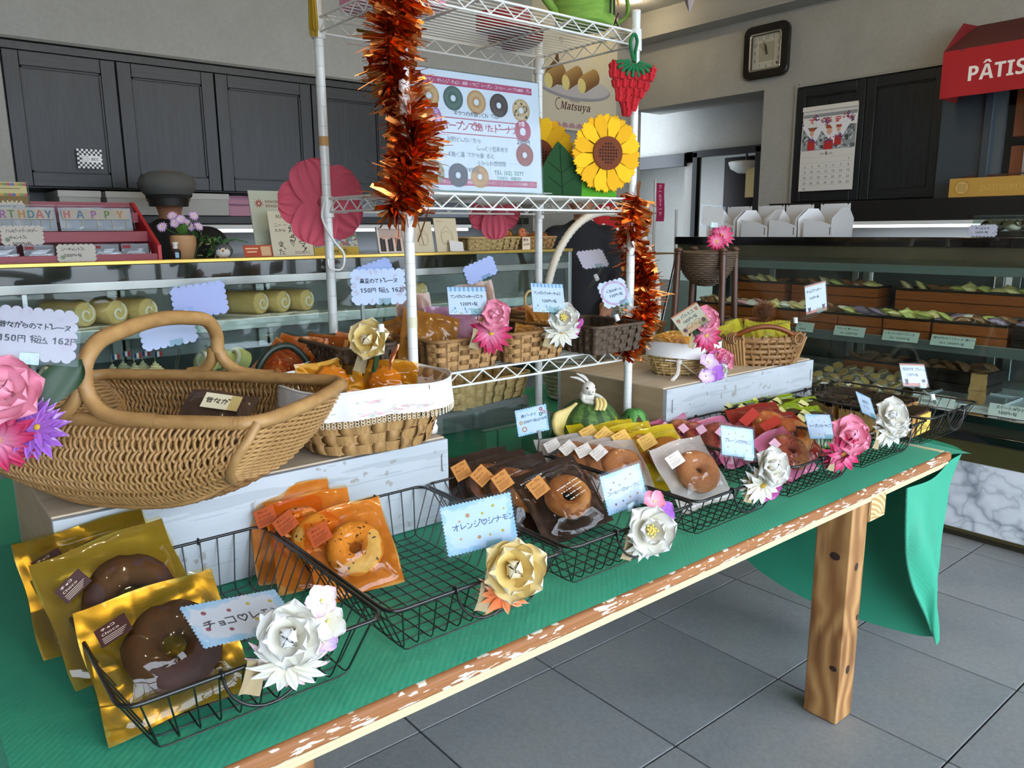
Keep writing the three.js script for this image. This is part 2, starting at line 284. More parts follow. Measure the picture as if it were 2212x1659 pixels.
ledTube('led_tube_light', 'white LED tube lamp under the black shelf behind the capped man', [-0.02, 1.393, -2.40], 0.62, 0, 9);
ledTube('led_tube_light', 'white LED tube lamp under the shelf behind the bread baskets', [1.0, 1.393, -2.40], 0.9, 0, 9);
// things kept on the dark shelf
{
  const wb = M(0xa9a8a3, 0.7), xs = [[-0.75, 0.17], [-0.52, 0.24], [-0.21, 0.27]];
  xs.forEach(([x, w], i) => { const b = thing('storage_box', ['grey white storage box under the first wall cabinet', 'grey white storage box left of the flat cap', 'grey white storage box right of the flat cap'][i], 'box', [x, 1.466, -2.52]); part(b, 'body', bl(-w / 2, w / 2, 0, 0.1, -0.15, 0.15, 0.003), wb); part(b, 'lid', bl(-w / 2 - 0.004, w / 2 + 0.004, 0.078, 0.108, -0.154, 0.154, 0.003), M(0xbab9b4, 0.7)); });
  [[0.035, 0.17], [0.18, 0.1]].forEach(([x, w], i) => { const b = thing('gift_bag', ['larger mauve pink gift bag on the dark shelf above the lamp', 'narrow deep pink gift bag on the dark shelf'][i], 'bag', [x, 1.466, -2.5]); part(b, 'body', warp(bx(w, 0.105, 0.12, 0.004), (X, Y, Z) => V(X, Y + 0.0525, Z * (1 - 0.5 * (Y + 0.05) / 0.1))), M(i ? 0x7d3b5c : 0xa97590, 0.35)); part(b, 'fold', bl(-w / 2, w / 2, 0.06, 0.063, 0.045, 0.058), M(0x8a5474, 0.4)); });
}
// checkered card on the first cabinet
one('checkered_sticker', 'small black and white checkered sticker reading BCC on the black cabinet door', 'sticker', xyuv(ext([[-0.052, -0.043], [0.052, -0.043], [0.052, 0.043], [-0.052, 0.043]], 0.002), -0.052, 0.052, -0.043, 0.043), M(0xffffff, 0.5, { map: canvasTex(220, 180, (c, w, h) => { c.fillStyle = '#eee'; c.fillRect(0, 0, w, h); c.fillStyle = '#111'; for (let i = 0; i < 11; i++) for (let j = 0; j < 9; j++) if ((i + j) % 2) c.fillRect(i * 20, j * 20, 20, 20); c.fillStyle = '#eee'; c.fillRect(40, 60, 172, 62); c.strokeStyle = '#777'; c.lineWidth = 4; c.strokeRect(46, 72, 46, 40); c.fillStyle = '#333'; c.font = 'bold 34px sans-serif'; c.fillText('BCC', 122, 104); c.font = '20px sans-serif'; c.fillText('×', 100, 98); write(c, 'ココ', 50, 82, 18, '#777', 0.1); }) }), [-0.685, 1.718, -2.4055]);

// right wall cabinets (doors face -x), calendar, clock, awning
{
  [[-1.42, -0.93], [-0.93, -0.44]].forEach(([a, b], i) => {
    const w = b - a, c = thing('wall_cabinet', ['tall black wall cabinet that carries the calendar', 'tall black wall cabinet between the calendar and the awning'][i], 'cabinet', [XW - 0.02, 1.945, (a + b) / 2], -PI / 2, 'black cabinets of the clock wall');
    part(c, 'body', bl(-w / 2, w / 2, -0.39, 0.39, -0.3, -0.012), blackMat); cabinetDoor(c, w - 0.006, 0.76);
  });
  struct('trim_2', [bl(XW - 0.025, XW + 0.01, 2.335, 2.35, -1.435, 1.0), bl(XW - 0.025, XW + 0.01, 0.9, 2.335, -1.437, -1.422)], M(0x94938c, 0.6));
  const u = thing('back_counter', 'black back counter with shelf below the calendar cabinets', 'counter', [XW, 0, -0.5]);
  part(u, 'shelf', bl(-0.28, -0.02, 1.425, 1.55, -0.93, 1.3, 0.004), blackMat); part(u, 'back_panel', bl(-0.03, -0.005, 0.9, 1.425, -0.93, 1.4), M(0xd5d8da, 0.4)); part(u, 'worktop', bl(-0.5, -0.03, 1.0, 1.04, -0.93, 1.4, 0.004), M(0xe4e6e8, 0.3)); part(u, 'base', bl(-0.47, -0.03, 0, 1.0, -0.93, 1.4), M(0x2a2a2b, 0.5));
  ledTube('led_tube_light', 'white LED tube lamp below the calendar cabinet', [3.33, 1.395, -0.45], 0.75, PI / 2, 14);
  // slate side panel and metal frame
  struct('trim_3', [bl(XW - 0.06, XW, 1.55, 2.335, -0.44, -0.2, 0.003), bl(XW - 0.085, XW, 1.55, 2.335, -0.195, -0.15, 0.004)], M(0x333c44, 0.5));
}
{
  const nums = [[0.5, '12'], [1, '1'], [2, '2'], [3, '3'], [4, '4'], [5, '5'], [6, '6'], [7, '7'], [8, '8'], [9, '9'], [10, '10'], [11, '11']];
  const t = thing('wall_clock', 'square black wall clock with rounded corners and a pale dial', 'clock', [XW - 0.022, 2.615, -1.685], -PI / 2);
  const rs = (s, r) => { const q = new THREE.Shape(), a = s / 2; q.moveTo(-a + r, -a); q.lineTo(a - r, -a); q.quadraticCurveTo(a, -a, a, -a + r); q.lineTo(a, a - r); q.quadraticCurveTo(a, a, a - r, a); q.lineTo(-a + r, a); q.quadraticCurveTo(-a, a, -a, a - r); q.lineTo(-a, -a + r); q.quadraticCurveTo(-a, -a, -a + r, -a); return q; };
  const fr = rs(0.345, 0.06); fr.holes.push(rs(0.245, 0.02)); part(t, 'case', ext(fr, 0.04, 0.01, 3), M(0x141010, 0.12, { clearcoat: 1 }));
  const bz = rs(0.25, 0.02); bz.holes.push(rs(0.236, 0.018)); part(t, 'bezel', at(ext(bz, 0.012, 0.002), 0, 0, 0.018), M(0xc9c6bf, 0.25, { metalness: 0.9 }));
  part(t, 'dial', xyuv(at(bx(0.24, 0.24, 0.004), 0, 0, -0.004), -0.12, 0.12, -0.12, 0.12), M(0xffffff, 0.5, { map: canvasTex(480, 480, (c) => { c.fillStyle = '#c6c5b8'; c.fillRect(0, 0, 480, 480); c.fillStyle = '#a7a391'; c.fillRect(112, 112, 256, 256); c.fillStyle = '#111'; c.font = '56px serif'; c.textAlign = 'center'; c.textBaseline = 'middle'; for (let k = 1; k <= 12; k++) { const a = (k / 12) * 2 * PI, m = 1 / Math.max(Math.abs(Math.sin(a)), Math.abs(Math.cos(a))); const f = 190 * Math.min(m, 1.12); c.fillText(String(k), 240 + Math.sin(a) * f, 240 - Math.cos(a) * f); } c.fillRect(400, 392, 36, 36); c.fillStyle = '#ddd'; c.fillRect(418, 398, 12, 12); }) }));
  const hand = (l, w, a, z) => at(ext([[-w, -0.02], [w, -0.02], [w * 0.3, l], [-w * 0.3, l]], 0.002), 0, 0, z, 0, 0, a);
  part(t, 'hour_hand', hand(0.05, 0.006, 0.12, 0.002), M(0x111111, 0.4)); part(t, 'minute_hand', hand(0.08, 0.004, 0.28, 0.005), M(0x111111, 0.4)); part(t, 'second_hand', hand(0.08, 0.0012, 0.85, 0.008), M(0x333333, 0.4));
  part(t, 'glass', at(bx(0.24, 0.24, 0.002), 0, 0, 0.014), clear());
}
{
  const t = thing('calendar', 'paper wall calendar for June with cheerleaders hung on the black cabinet', 'calendar', [XW - 0.04, 1.91, -1.163], -PI / 2);
  part(t, 'sheet', xyuv(sheet((u, v) => V((u - 0.5) * 0.39, (v - 0.5) * 0.55, 0.006 * Math.sin(v * 5) * v), 4, 12), -0.195, 0.195, -0.275, 0.275), M(0xffffff, 0.7, { map: canvasTex(420, 592, (c, w, h) => {
    c.fillStyle = '#d9d6d0'; c.fillRect(0, 0, w, h); c.fillStyle = '#8d9498'; c.fillRect(6, 46, w - 12, 262);
    const r = rng(5); for (let i = 0; i < 260; i++) { c.fillStyle = ['#5f676d', '#a8aeb2', '#c9cccd', '#3c4147'][(r() * 4) | 0]; c.fillRect(6 + r() * 390, 100 + r() * 190, 8 + r() * 16, 8 + r() * 14); }
    c.fillStyle = '#e4e4e2'; c.fillRect(6, 70, w - 12, 70); write(c, 'でつくる', 50, 74, 44, '#c33', 0.14); write(c, '安心', 255, 74, 44, '#c33', 0.14);
    for (const [x, y, s] of [[80, 160, 1], [215, 150, 1.25], [285, 150, 0.9]]) { c.fillStyle = '#e8e8ee'; c.beginPath(); c.moveTo(x - 34 * s, y + 30 * s); c.lineTo(x - 100 * s, y - 50 * s); c.lineTo(x - 80 * s, y - 66 * s); c.lineTo(x, y + 20 * s); c.lineTo(x + 90 * s, y - 64 * s); c.lineTo(x + 104 * s, y - 46 * s); c.lineTo(x + 30 * s, y + 90 * s); c.fill(); c.fillStyle = '#b52a26'; c.fillRect(x - 28 * s, y + 70 * s, 56 * s, 70 * s); c.fillStyle = '#d9a98a'; c.beginPath(); c.ellipse(x, y + 18 * s, 16 * s, 22 * s, 0, 0, 7); c.fill(); c.fillStyle = '#a84a2a'; c.fillRect(x - 22 * s, y - 16 * s, 44 * s, 20 * s); for (const [dx, dy] of [[-94, -56], [96, -58], [0, 66]]) for (let k = 0; k < 26; k++) { c.fillStyle = r() < 0.5 ? '#3a3a7a' : '#9a2f4c'; const a = r() * 7, q = r() * 30 * s; c.fillRect(x + dx * s + Math.cos(a) * q, y + dy * s + Math.sin(a) * q, 8, 8); } }
    c.fillStyle = '#d9d6d0'; c.fillRect(0, 302, w, 290); c.fillStyle = '#222'; c.textAlign = 'center'; c.font = 'bold 36px sans-serif'; c.fillText('6', 205, 340); c.font = '16px sans-serif'; c.fillText('2026', 170, 336); c.fillText('JUN.', 240, 336);
    c.strokeStyle = '#999'; for (let j = 0; j < 7; j++) { c.beginPath(); c.moveTo(14, 352 + j * 40); c.lineTo(w - 14, 352 + j * 40); c.stroke(); }
    c.font = '22px sans-serif'; for (let d = 1; d <= 30; d++) { const k = d + 5, q = k % 7, y = (k / 7) | 0; c.fillText(String(d), 42 + q * 56, 384 + y * 40 - 0); }
  }) }));
  part(t, 'header_strip', at(bx(0.39, 0.03, 0.006, 0.001), 0, 0.268, 0.002), M(0xdedbd5, 0.6)); part(t, 'nail', at(cyl(0.006, 0.006, 0.015, 8), 0, 0.29, 0.0, PI / 2), M(0x222222, 0.3, { metalness: 1 }));
}
{
  // red canvas awning over the hatch
  const L = 1.5, z0 = -0.36, t = thing('shop_awning', 'dark red canvas awning with white capital letters over the hatch', 'awning', [XW, 2.1, z0]);
  const red = M(0x8f1c20, 0.8), depth = 0.30;
  part(t, 'roof', [sheet((u, v) => V(-0.02 - v * (depth - 0.02), 0.42 - v * 0.17, lerp(0.06 * (1 - v), L, u)), 8, 2), sheet((u, v) => V(-0.02 - v * (depth - 0.02), 0.42 - v * 0.17 - (u * (1 - v) * 0.0), lerp(0.06 * (1 - v), 0.0, u)), 1, 2)], M(0x5a2620, 0.85));
  part(t, 'side_flap', sheet((u, v) => V(lerp(0, -depth, u), lerp(0, u > 0.5 ? 0.25 : 0.42, v), 0.0 + 0.06 * (1 - u) * v), 2, 1), red);
  part(t, 'valance', xyuv(at(sheet((u, v) => V((u - 0.5) * L, v * 0.25, 0.004 * Math.sin(u * 30) * (1 - v)), 40, 2), 0, 0, 0), -L / 2, L / 2, 0, 0.25).rotateY(-PI / 2).translate(-depth, 0, L / 2), M(0xffffff, 0.8, { map: canvasTex(1536, 256, (c, w, h) => { c.fillStyle = '#a3151d'; c.fillRect(0, 0, w, h); c.fillStyle = '#e9e5df'; c.font = 'bold 112px sans-serif'; c.fillText('PÂTISSERIE', 135, 178); }) }));
  part(t, 'bracket', [rod([0, 0.42, 0.1], [-depth, 0.24, 0.1], 0.008), rod([0, 0.24, 0.1], [-depth, 0.24, 0.1], 0.008)], M(0x555555, 0.4, { metalness: 0.8 }));
  // hatch with boxes behind glass
  const w = struct('window_2', [bl(XW - 0.03, XW + 0.02, 1.55, 1.6, -0.15, 1.0), bl(XW - 0.03, XW + 0.02, 1.55, 2.33, -0.15, -0.11)], M(0x6c7478, 0.3, { metalness: 0.6 }));
  part(w, 'pane', bl(XW - 0.006, XW, 1.6, 2.33, -0.11, 1.0), clear());
  struct('wall_hatch', [bl(XW + 0.3, XW + 0.34, 1.5, 2.4, -0.4, 1.0)], M(0x3b3b3a, 0.8));
  const ob = M(0x8a4a24, 0.8);
  [[1.93, 0.3], [1.6, 0.28]].forEach(([y, h], i) => { const b = thing('cardboard_box', ['orange brown carton on top of another carton behind the hatch glass', 'orange brown carton under another carton behind the hatch glass'][i], 'box', [XW + 0.16, y - 0.04, 0.05]); part(b, 'body', bl(-0.12, 0.12, 0, h, -0.13, 0.15, 0.004), ob); part(b, 'tape', bl(-0.123, -0.12, 0.02, h, 0, 0.03), M(0x9a6a44, 0.4)); });
}
// passage beyond the pillar: dark door frame, lamp on a shelf, shelf with red flags
{
  struct('door_1', [bl(4.07, 4.12, 0, 2.03, -2.68, -2.63, 0.003), bl(4.07, 4.12, 1.985, 2.04, -2.68, -2.0, 0.003), bl(4.07, 4.12, 0, 2.03, -2.06, -2.0, 0.003)], blackMat);
  struct('door_2', bl(4.45, 4.5, 0, 2.0, -2.62, -2.1), M(0x2a2322, 0.7));
  struct('door_3', bl(4.06, 4.1, 1.92, 2.03, -3.6, -2.76, 0.003), blackMat);
  const l = thing('ceiling_lamp', 'dim white bowl lamp seen through the dark doorway', 'lamp', [4.28, 1.93, -2.28]); part(l, 'bowl', lathe([[0.001, -0.09], [0.07, -0.085], [0.13, -0.05], [0.15, 0], [0.14, 0.01], [0.001, 0.01]], 28), M(0xd9d8d2, 0.4)); part(l, 'stem', at(cyl(0.01, 0.01, 1.1, 8), 0, 0.55, 0), M(0x777777, 0.5));
  one('paper_tag', 'small yellowish paper tag hanging under the bowl lamp', 'tag', bl(-0.002, 0.002, -0.24, 0, -0.055, 0.055), M(0xb8a26a, 0.7), [4.2, 1.88, -2.17]);
}
// hanging ceiling lamp and paper pennant
{
  const l = thing('ceiling_downlight', 'round warm ceiling downlight above the green watering can', 'light', [3.05, YC, -2.5]); part(l, 'ring', lathe([[0.075, -0.012], [0.09, -0.014], [0.1, 0], [0.075, 0]], 28), M(0xe8e4da, 0.5));
  part(l, 'glowing_lens', at(cyl(0.075, 0.075, 0.006, 28), 0, -0.006, 0), new THREE.MeshStandardMaterial({ color: 0xffffff, emissive: new THREE.Color(1, 0.8, 0.5), emissiveIntensity: 1.6 }));
  const s = new THREE.PointLight(new THREE.Color(1, 0.8, 0.5), 0.35); s.position.y = -0.06; s.castShadow = true; l.add(s);
  [[-0.4, -0.2], [0.8, -0.25], [-1.2, 1.2], [0.9, 1.2], [2.1, -0.4]].forEach(([x, z], i) => { const d = l.clone(); d.name = numbered('ceiling_downlight'); scene.add(d); d.position.set(x, YC, z); d.userData.label = ['round warm downlight above the strawberry shelf', 'round warm downlight above the white riser', 'round warm downlight above the near table end', 'round warm downlight above the aisle', 'round warm downlight above the right display case'][i]; d.traverse((o) => { if (o.isPointLight) o.intensity = 0.9; }); });
  const p = thing('paper_pennant', 'white paper cone hanging from the ceiling near the clock', 'decoration', [2.47, 2.66, -1.5]); part(p, 'cone', at(cyl(0.13, 0.002, 0.3, 5), 0, 0.15, 0), M(0xc9c3cf, 0.7)); part(p, 'string', rod([0, 0.3, 0], [0, YC - 2.66, 0], 0.002, 4), M(0xbbbbbb, 0.7));
}
// ---------- display table, cloth, white risers ----------
const woodTex = (a, b, c, s, k = 1) => texOf(512, 256, (u, v) => { const w = fbm(u, v, 3, 3, 3, s), ring = Math.abs(((v * 9 * k + w * 2.6) % 1) - 0.5) * 2, f = fbm(u, v, 6, 96, 3, s + 5); return mix3(mix3(a, b, sm(ring) * 0.75 + f * 0.25), c, Math.max(0, fbm(u, v, 4, 24, 3, s + 9) - 0.55) * 2); });
const pineTex = woodTex(hex(0xb98d58), hex(0x80552c), hex(0x5e3a1c), 61);
const pine = M(0xffffff, 0.5, { map: pineTex });
const pineEnd = M(0xffffff, 0.7, { map: texOf(256, 256, (u, v) => { const d = Math.hypot(u - 0.5 + 0.05 * vn(u * 6, v * 6), v + 0.3) * 14; return mix3(hex(0xd8bb8c), hex(0xa8834e), sm(Math.abs((d % 1) - 0.5) * 2)); }) });
const wornTex = texOf(1024, 64, (u, v) => { const f = fbm(u, v, 40, 4, 4, 71), g = fbm(u, v, 10, 3, 3, 75), s = fbm(u, v, 70, 9, 2, 79); return s * 0.6 + f * 0.5 > 0.71 - 0.08 * g ? mix3(hex(0xb9b2a2), hex(0xd9d4c8), f) : mix3(hex(0x7a4a26), hex(0xa9713f), fbm(u, v, 8, 24, 3, 77)); });
{
  const t = thing('display_table', 'long wooden display table with a worn front edge and square pine legs', 'table', [0, 0, 0]);
  const X0 = -1.47, X1 = 1.0, Z0 = -0.86, Z1 = 0.727;
  part(t, 'tabletop', buv(bl(X0, X1, 0.662, 0.6965, Z0, Z1, 0.003)), M(0xd8c7a3, 0.7));
  part(t, 'front_edge', xyuv(at(new RoundedBoxGeometry(X1 - X0, 0.03, 0.022, 3, 0.009), (X0 + X1) / 2, 0.682, 0.7385), X0, X0 + 1.4, 0.667, 0.697), M(0xffffff, 0.65, { map: wornTex }), 'brown front edge with flaking white paint');
  part(t, 'lower_strip', [bl(X0, X1, 0.6565, 0.666, 0.70, 0.741, 0.002), bl(X0, X1, 0.646, 0.6555, 0.70, 0.737, 0.002)], M(0xc9b890, 0.7));
  const leg = (x, z) => { const l = part(t, 'leg', at(buv(at(bx(0.655, 0.0875, 0.1, 0.004), 0.33, 0, 0), 1.6, R(), R()), x + 0.044, 0, z - 0.05, 0, 0, PI / 2), pine); for (const [kx, ky, kz, s] of [[0, 0.16, 0.0505, 1], [0, 0.47, 0.0505, 0.9], [0.03, 0.31, 0.0505, 0.7], [-0.0443, 0.5, 0.01, 1.1], [-0.0443, 0.17, 0.03, 0.8]]) { const k = at(lathe([[0.001, 0.0012], [0.006, 0.0012], [0.009, 0.0004], [0.0105, 0]], 14), 0, 0, 0, kz > 0.05 ? PI / 2 : 0, 0, kz > 0.05 ? 0 : PI / 2, [s, 1, s * 1.3]); const m = part(l, 'knot', k, M(0x2e1a0e, 0.6)); m.position.set(x + 0.044 + kx, ky, z - 0.05 + kz); } };
  leg(0.413, 0.736); leg(-1.216, 0.736); leg(0.413, -0.7); leg(-1.216, -0.7);
  for (const x of [0.507, -1.31]) { part(t, 'cross_beam', buv(bl(x, x + 0.09, 0.585, 0.66, -0.8, 0.736, 0.003), 1.4, 0.3, 0.2), pine); part(t, 'beam_end', buv(bl(x + 0.003, x + 0.087, 0.588, 0.657, 0.734, 0.7385, 0.001), 5), pineEnd); }
}
const clothWeave = texOf(64, 64, (u, v) => 0.5 + 0.35 * Math.sin(u * 2 * PI * 8) * Math.sin(v * 2 * PI * 8) + 0.15 * Math.sin((u + v) * 2 * PI * 8), false);
clothWeave.repeat.set(9, 9);
const clothMat = M(0x2f9676, 0.62, { bumpMap: clothWeave, bumpScale: 0.0006, sheen: 0.4, sheenColor: new THREE.Color(0.3, 0.8, 0.65), sheenRoughness: 0.5 });
{
  const t = thing('tablecloth', 'green cloth spread over the display table, hanging in a folded loop at its far end', 'tablecloth', [0, 0, 0]);
  const wob = (x, z) => 0.0012 * Math.sin(x * 7 + z * 3);
  part(t, 'top_sheet', buv(sheet((u, v) => { const k = Math.max(0, u * 2.6 - 2.35) / 0.25, x = lerp(-1.472, 1.128, u), z = lerp(-0.87, 0.740 + 0.02 * k, v); const e = Math.max(0, z - 0.722) / 0.02; return V(x + 0.035 * k * k * (1 - v), 0.7005 - 0.004 * Math.min(1, e * e) - 0.018 * k * k * sm(Math.max(0, v * 3 - 2)) - 0.01 * k * k, z); }, 90, 60), 1), clothMat);
  part(t, 'left_overhang', buv(sheet((u, v) => V(-1.472 - 0.012 * Math.sin(Math.min(1, v * 8) * PI / 2) - 0.004 * Math.sin(u * 25) * v, 0.7005 - 0.24 * v, lerp(-0.87, 0.735, u)), 60, 12), 1), clothMat);
  // right overhang: hem, front panel, then the long slung side
  const top = [V(0.70, 0.645, 0.748), V(0.86, 0.64, 0.752), V(1.03, 0.66, 0.735), V(1.125, 0.676, 0.73), V(1.15, 0.69, 0.4), V(1.16, 0.69, 0.0), V(1.16, 0.69, -0.35), V(1.15, 0.685, -0.6)];
  const mid = [V(0.725, 0.40, 0.772), V(0.80, 0.395, 0.79), V(0.94, 0.385, 0.765), V(0.985, 0.40, 0.71), V(1.03, 0.40, 0.45), V(1.05, 0.40, 0.1), V(1.06, 0.42, -0.2), V(1.05, 0.45, -0.45)];
  const bot = [V(0.885, 0.135, 0.79), V(0.90, 0.10, 0.80), V(0.915, 0.118, 0.80), V(0.915, 0.10, 0.74), V(0.90, 0.085, 0.56), V(0.90, 0.08, 0.41), V(0.90, 0.12, 0.18), V(0.92, 0.2, -0.02)];
  const C = [top, mid, bot].map((p) => new THREE.CatmullRomCurve3(p, false, 'centripetal'));
  part(t, 'right_overhang', buv(sheet((u, v) => {
    const a = C[0].getPoint(u), b = C[1].getPoint(u), c = C[2].getPoint(u), w0 = 2 * (v - 0.5) * (v - 1), w1 = -4 * v * (v - 1), w2 = 2 * v * (v - 0.5);
    const p = a.multiplyScalar(w0).add(b.multiplyScalar(w1)).add(c.multiplyScalar(w2)), rip = Math.sin(v * PI) * 0.016;
    if (u < 0.35) { p.x += rip * Math.sin(u * 26 + v * 7); p.z += rip * Math.sin(u * 30 - v * 5) * 0.8; } else p.x += rip * Math.sin(u * 24 + v * 3) * 1.2;
    return p;
  }, 120, 46), 1), clothMat);
  part(t, 'hem', tube(Array.from({ length: 40 }, (_, i) => { const v = i / 39, q = [C[0].getPoint(0), C[1].getPoint(0), C[2].getPoint(0)], w = [2 * (v - 0.5) * (v - 1), -4 * v * (v - 1), 2 * v * (v - 0.5)], p = q[0].multiplyScalar(w[0]).add(q[1].multiplyScalar(w[1])).add(q[2].multiplyScalar(w[2])), rip = Math.sin(v * PI) * 0.016; p.x += rip * Math.sin(v * 7); p.z += rip * Math.sin(-v * 5) * 0.8; return p; }), 0.0035, 6), clothMat);
}
const whiteWood = M(0xd6d6d6, 0.62, { map: texOf(512, 512, (u, v) => { const g = fbm(u, v, 4, 60, 3, 91), b = fbm(u, v, 3, 5, 4, 93), s = fbm(u, v, 30, 30, 3, 96); let c = mix3(hex(0xbfc6cb), hex(0xe4e9ec), b * 0.9 + g * 0.25); if (g > 0.62) c = mix3(c, hex(0xa7adb0), 0.35); if (s > 0.78) c = mix3(c, hex(0x9b8f7e), 0.5); return c; }) });
const bareTop = M(0xffffff, 0.6, { map: texOf(256, 256, (u, v) => mix3(hex(0xb9a488), hex(0xd2c2a8), fbm(u, v, 5, 40, 4, 99))) });
const sideWood = M(0xe8dccb, 0.65, { map: bareTop.map });
function riser(label, x0, x1, z0, z1) {
  const t = thing('wooden_riser', label, 'riser', [(x0 + x1) / 2, 0.7025, (z0 + z1) / 2]), w = (x1 - x0) / 2, d = (z1 - z0) / 2, h = 0.2;
  part(t, 'front_board', buv(bl(-w, w, 0, h, d - 0.015, d, 0.0015), 1.3, R(), R()), whiteWood, 'white washed front board');
  part(t, 'back_board', buv(bl(-w, w, 0, h, -d, -d + 0.015, 0.0015), 1.3), whiteWood);
  part(t, 'side_board', buv(bl(-w, -w + 0.015, 0, h - 0.001, -d + 0.015, d - 0.015, 0.001), 1.5), sideWood); part(t, 'side_board', buv(bl(w - 0.015, w, 0, h - 0.001, -d + 0.015, d - 0.015, 0.001), 1.5), sideWood);
  part(t, 'top_board', buv(bl(-w + 0.0005, w - 0.0005, h - 0.012, h + 0.003, -d + 0.0005, d - 0.016, 0.0015), 1.5), bareTop, 'bare wood top');
  for (const x of [-w + 0.025, w - 0.02]) part(t, 'staple', tube(fillet([[x + 0.004, h - 0.035, d + 0.0005], [x, h - 0.035, d + 0.0025], [x, h - 0.075, d + 0.0025], [x + 0.006, h - 0.075, d + 0.0005]], 0.003), 0.0009, 5), M(0x77756f, 0.3, { metalness: 1 }));
  return t;
}
riser('white washed wooden riser box under the big wicker basket', -1.345, -0.53, -0.30, 0.215);
riser('white washed wooden riser box with the palmier basket on top', 0.297, 1.14, -0.30, 0.190);
{ const t = thing('grey_block', 'grey weathered wooden block under the woven tray behind the acrylic stand', 'block', [0.06, 0.7025, -0.56]); part(t, 'body', buv(bl(-0.22, 0.22, 0, 0.085, -0.12, 0.12, 0.002), 1.6), M(0x9b9a92, 0.7, { map: whiteWood.map })); }

// ---------- black wire baskets ----------
const wireMat = M(0x0b0b0c, 0.32, { clearcoat: 0.4 });
function wireBasket(W = 0.372, D = 0.486, H = 0.1) {
  const t = thing('wire_basket', '', 'basket'), w = W / 2, d = D / 2, bw = w - 0.048, bd = d - 0.042, y0 = 0.004;
  const rim = fillet([[w - 0.05, H, d], [w, H, d], [w, H, -d], [-w, H, -d], [-w, H, d], [w - 0.05, H, d]], 0.028, 5); part(t, 'rim', tube(rim.slice(0, -1), 0.0034, 8, true), wireMat);
  const g = [], n1 = 10, n2 = 14;
  for (let i = 0; i <= n1; i++) { const k = i / n1 * 2 - 1, xt = k * (w - 0.022), xb = k * bw; g.push(tube(fillet([[xt, H, d], [xb, y0, bd], [xb, y0, -bd], [xt, H, -d]], 0.012, 2), 0.0014, 5)); }
  for (let i = 0; i <= n2; i++) { const k = i / n2 * 2 - 1, zt = k * (d - 0.022), zb = k * bd; g.push(tube(fillet([[w, H, zt], [bw, y0 - 0.0026, zb], [-bw, y0 - 0.0026, zb], [-w, H, zt]], 0.012, 2), 0.0014, 5)); }
  part(t, 'wire_grid', g, wireMat);
  for (const s of [1, -1]) { const pts = []; for (let i = 0; i <= 16; i++) { const a = (i / 16) * PI; pts.push(V(Math.cos(a) * 0.062, H - Math.sin(a) * 0.062, s * (d + 0.004 + 0.006 * Math.sin(a)))); } part(t, 'handle', [tube(pts, 0.0024, 6), ...[-1, 1].map((k) => at(new THREE.TorusGeometry(0.0058, 0.0022, 6, 12), k * 0.062, H, s * d, 0, PI / 2))], wireMat); }
  return t;
}
const wb0 = wireBasket();
const wbLabels = ['black wire basket with gold chocolate donut packets at the near end of the row', 'nearly empty black wire basket with orange packets in its corner', 'black wire basket holding the brown maple donut packets', 'black wire basket holding yellow and clear bun packets', 'black wire basket holding the pink donut packets', 'black wire basket holding the green leaf print packets', 'black wire basket of dark castella slices at the far end of the row'];
for (let i = 0; i < 7; i++) { const p = [-1.174 + i * 0.3815, 0.7035, 0.4575]; if (i) dup(wb0, wbLabels[i], p, 0); else { wb0.position.set(...p); wb0.userData.label = wbLabels[0]; } wb0.userData.group = 'wire baskets along the table front'; }

// ---------- film packets with donuts ----------
const cr = (x, y, s) => { const a = 1 - 2 * Math.abs(vn(x, y, 999, 999, s) - 0.5), b = 1 - 2 * Math.abs(vn(x * 2.1 + 5, y * 2.1, 999, 999, s + 1) - 0.5); return a * a * 0.65 + b * b * 0.35; };
function filmGeo(w, h, th, s, amp = 0.006, sgn = 1) {
  return sheet((u, v) => { const e = Math.min(1, Math.min(u, 1 - u) * 7) * Math.min(1, Math.min(v - 0.04, 0.93 - v) * 7), b = Math.max(0, e), k = Math.pow(Math.max(0, Math.sin(u * PI) * Math.sin(v * PI)), 0.5); const c = cr(u * 4 + s, v * 4 + s * 3, s) - 0.5; return V((u - 0.5) * w * (1 - 0.05 * Math.sin(v * PI) * k) + 0.002 * Math.sin(v * 9 + s), v * h + 0.003 * Math.sin(u * 7 + s), sgn * (th * k * b + amp * c * (0.35 + b) + 0.001)); }, 22, 22);
}
const donutGeo = (r, q, fl = 0.85, s = 0) => warp(at(new THREE.TorusGeometry(r, q, 14, 30), 0, 0, 0, 0, 0, 0, [1, 1, fl]), (x, y, z) => { const n = 1 + 0.07 * (vn(x * 90 + 50, y * 90 + 50, 999, 999, s) - 0.5) + 0.045 * (vn(x * 420 + 90, y * 420 + z * 300 + 90, 999, 999, s + 2) - 0.5); return V(x * n, y * n, z * n); });
const bakeCache = {};
const bakeTex = (a, b, dots) => { const k = [a, b].flat().map((q) => Math.round(q * 4)).join() + (dots ? 'd' : ''); return (bakeCache[k] ||= bakeTexNew(a, b, dots)); };
const bakeTexNew = (a, b, dots) => { const t = texOf(256, 128, (u, v) => { const n = fbm(u, v, 24, 24, 3, 120), k = fbm(u, v, 5, 5, 3, 124); let c = mix3(a, b, n * 0.6 + k * 0.4); if (dots && vn(u * 40, v * 26, 40, 26, 130) > 0.88) c = dots; return c; }); return t; };
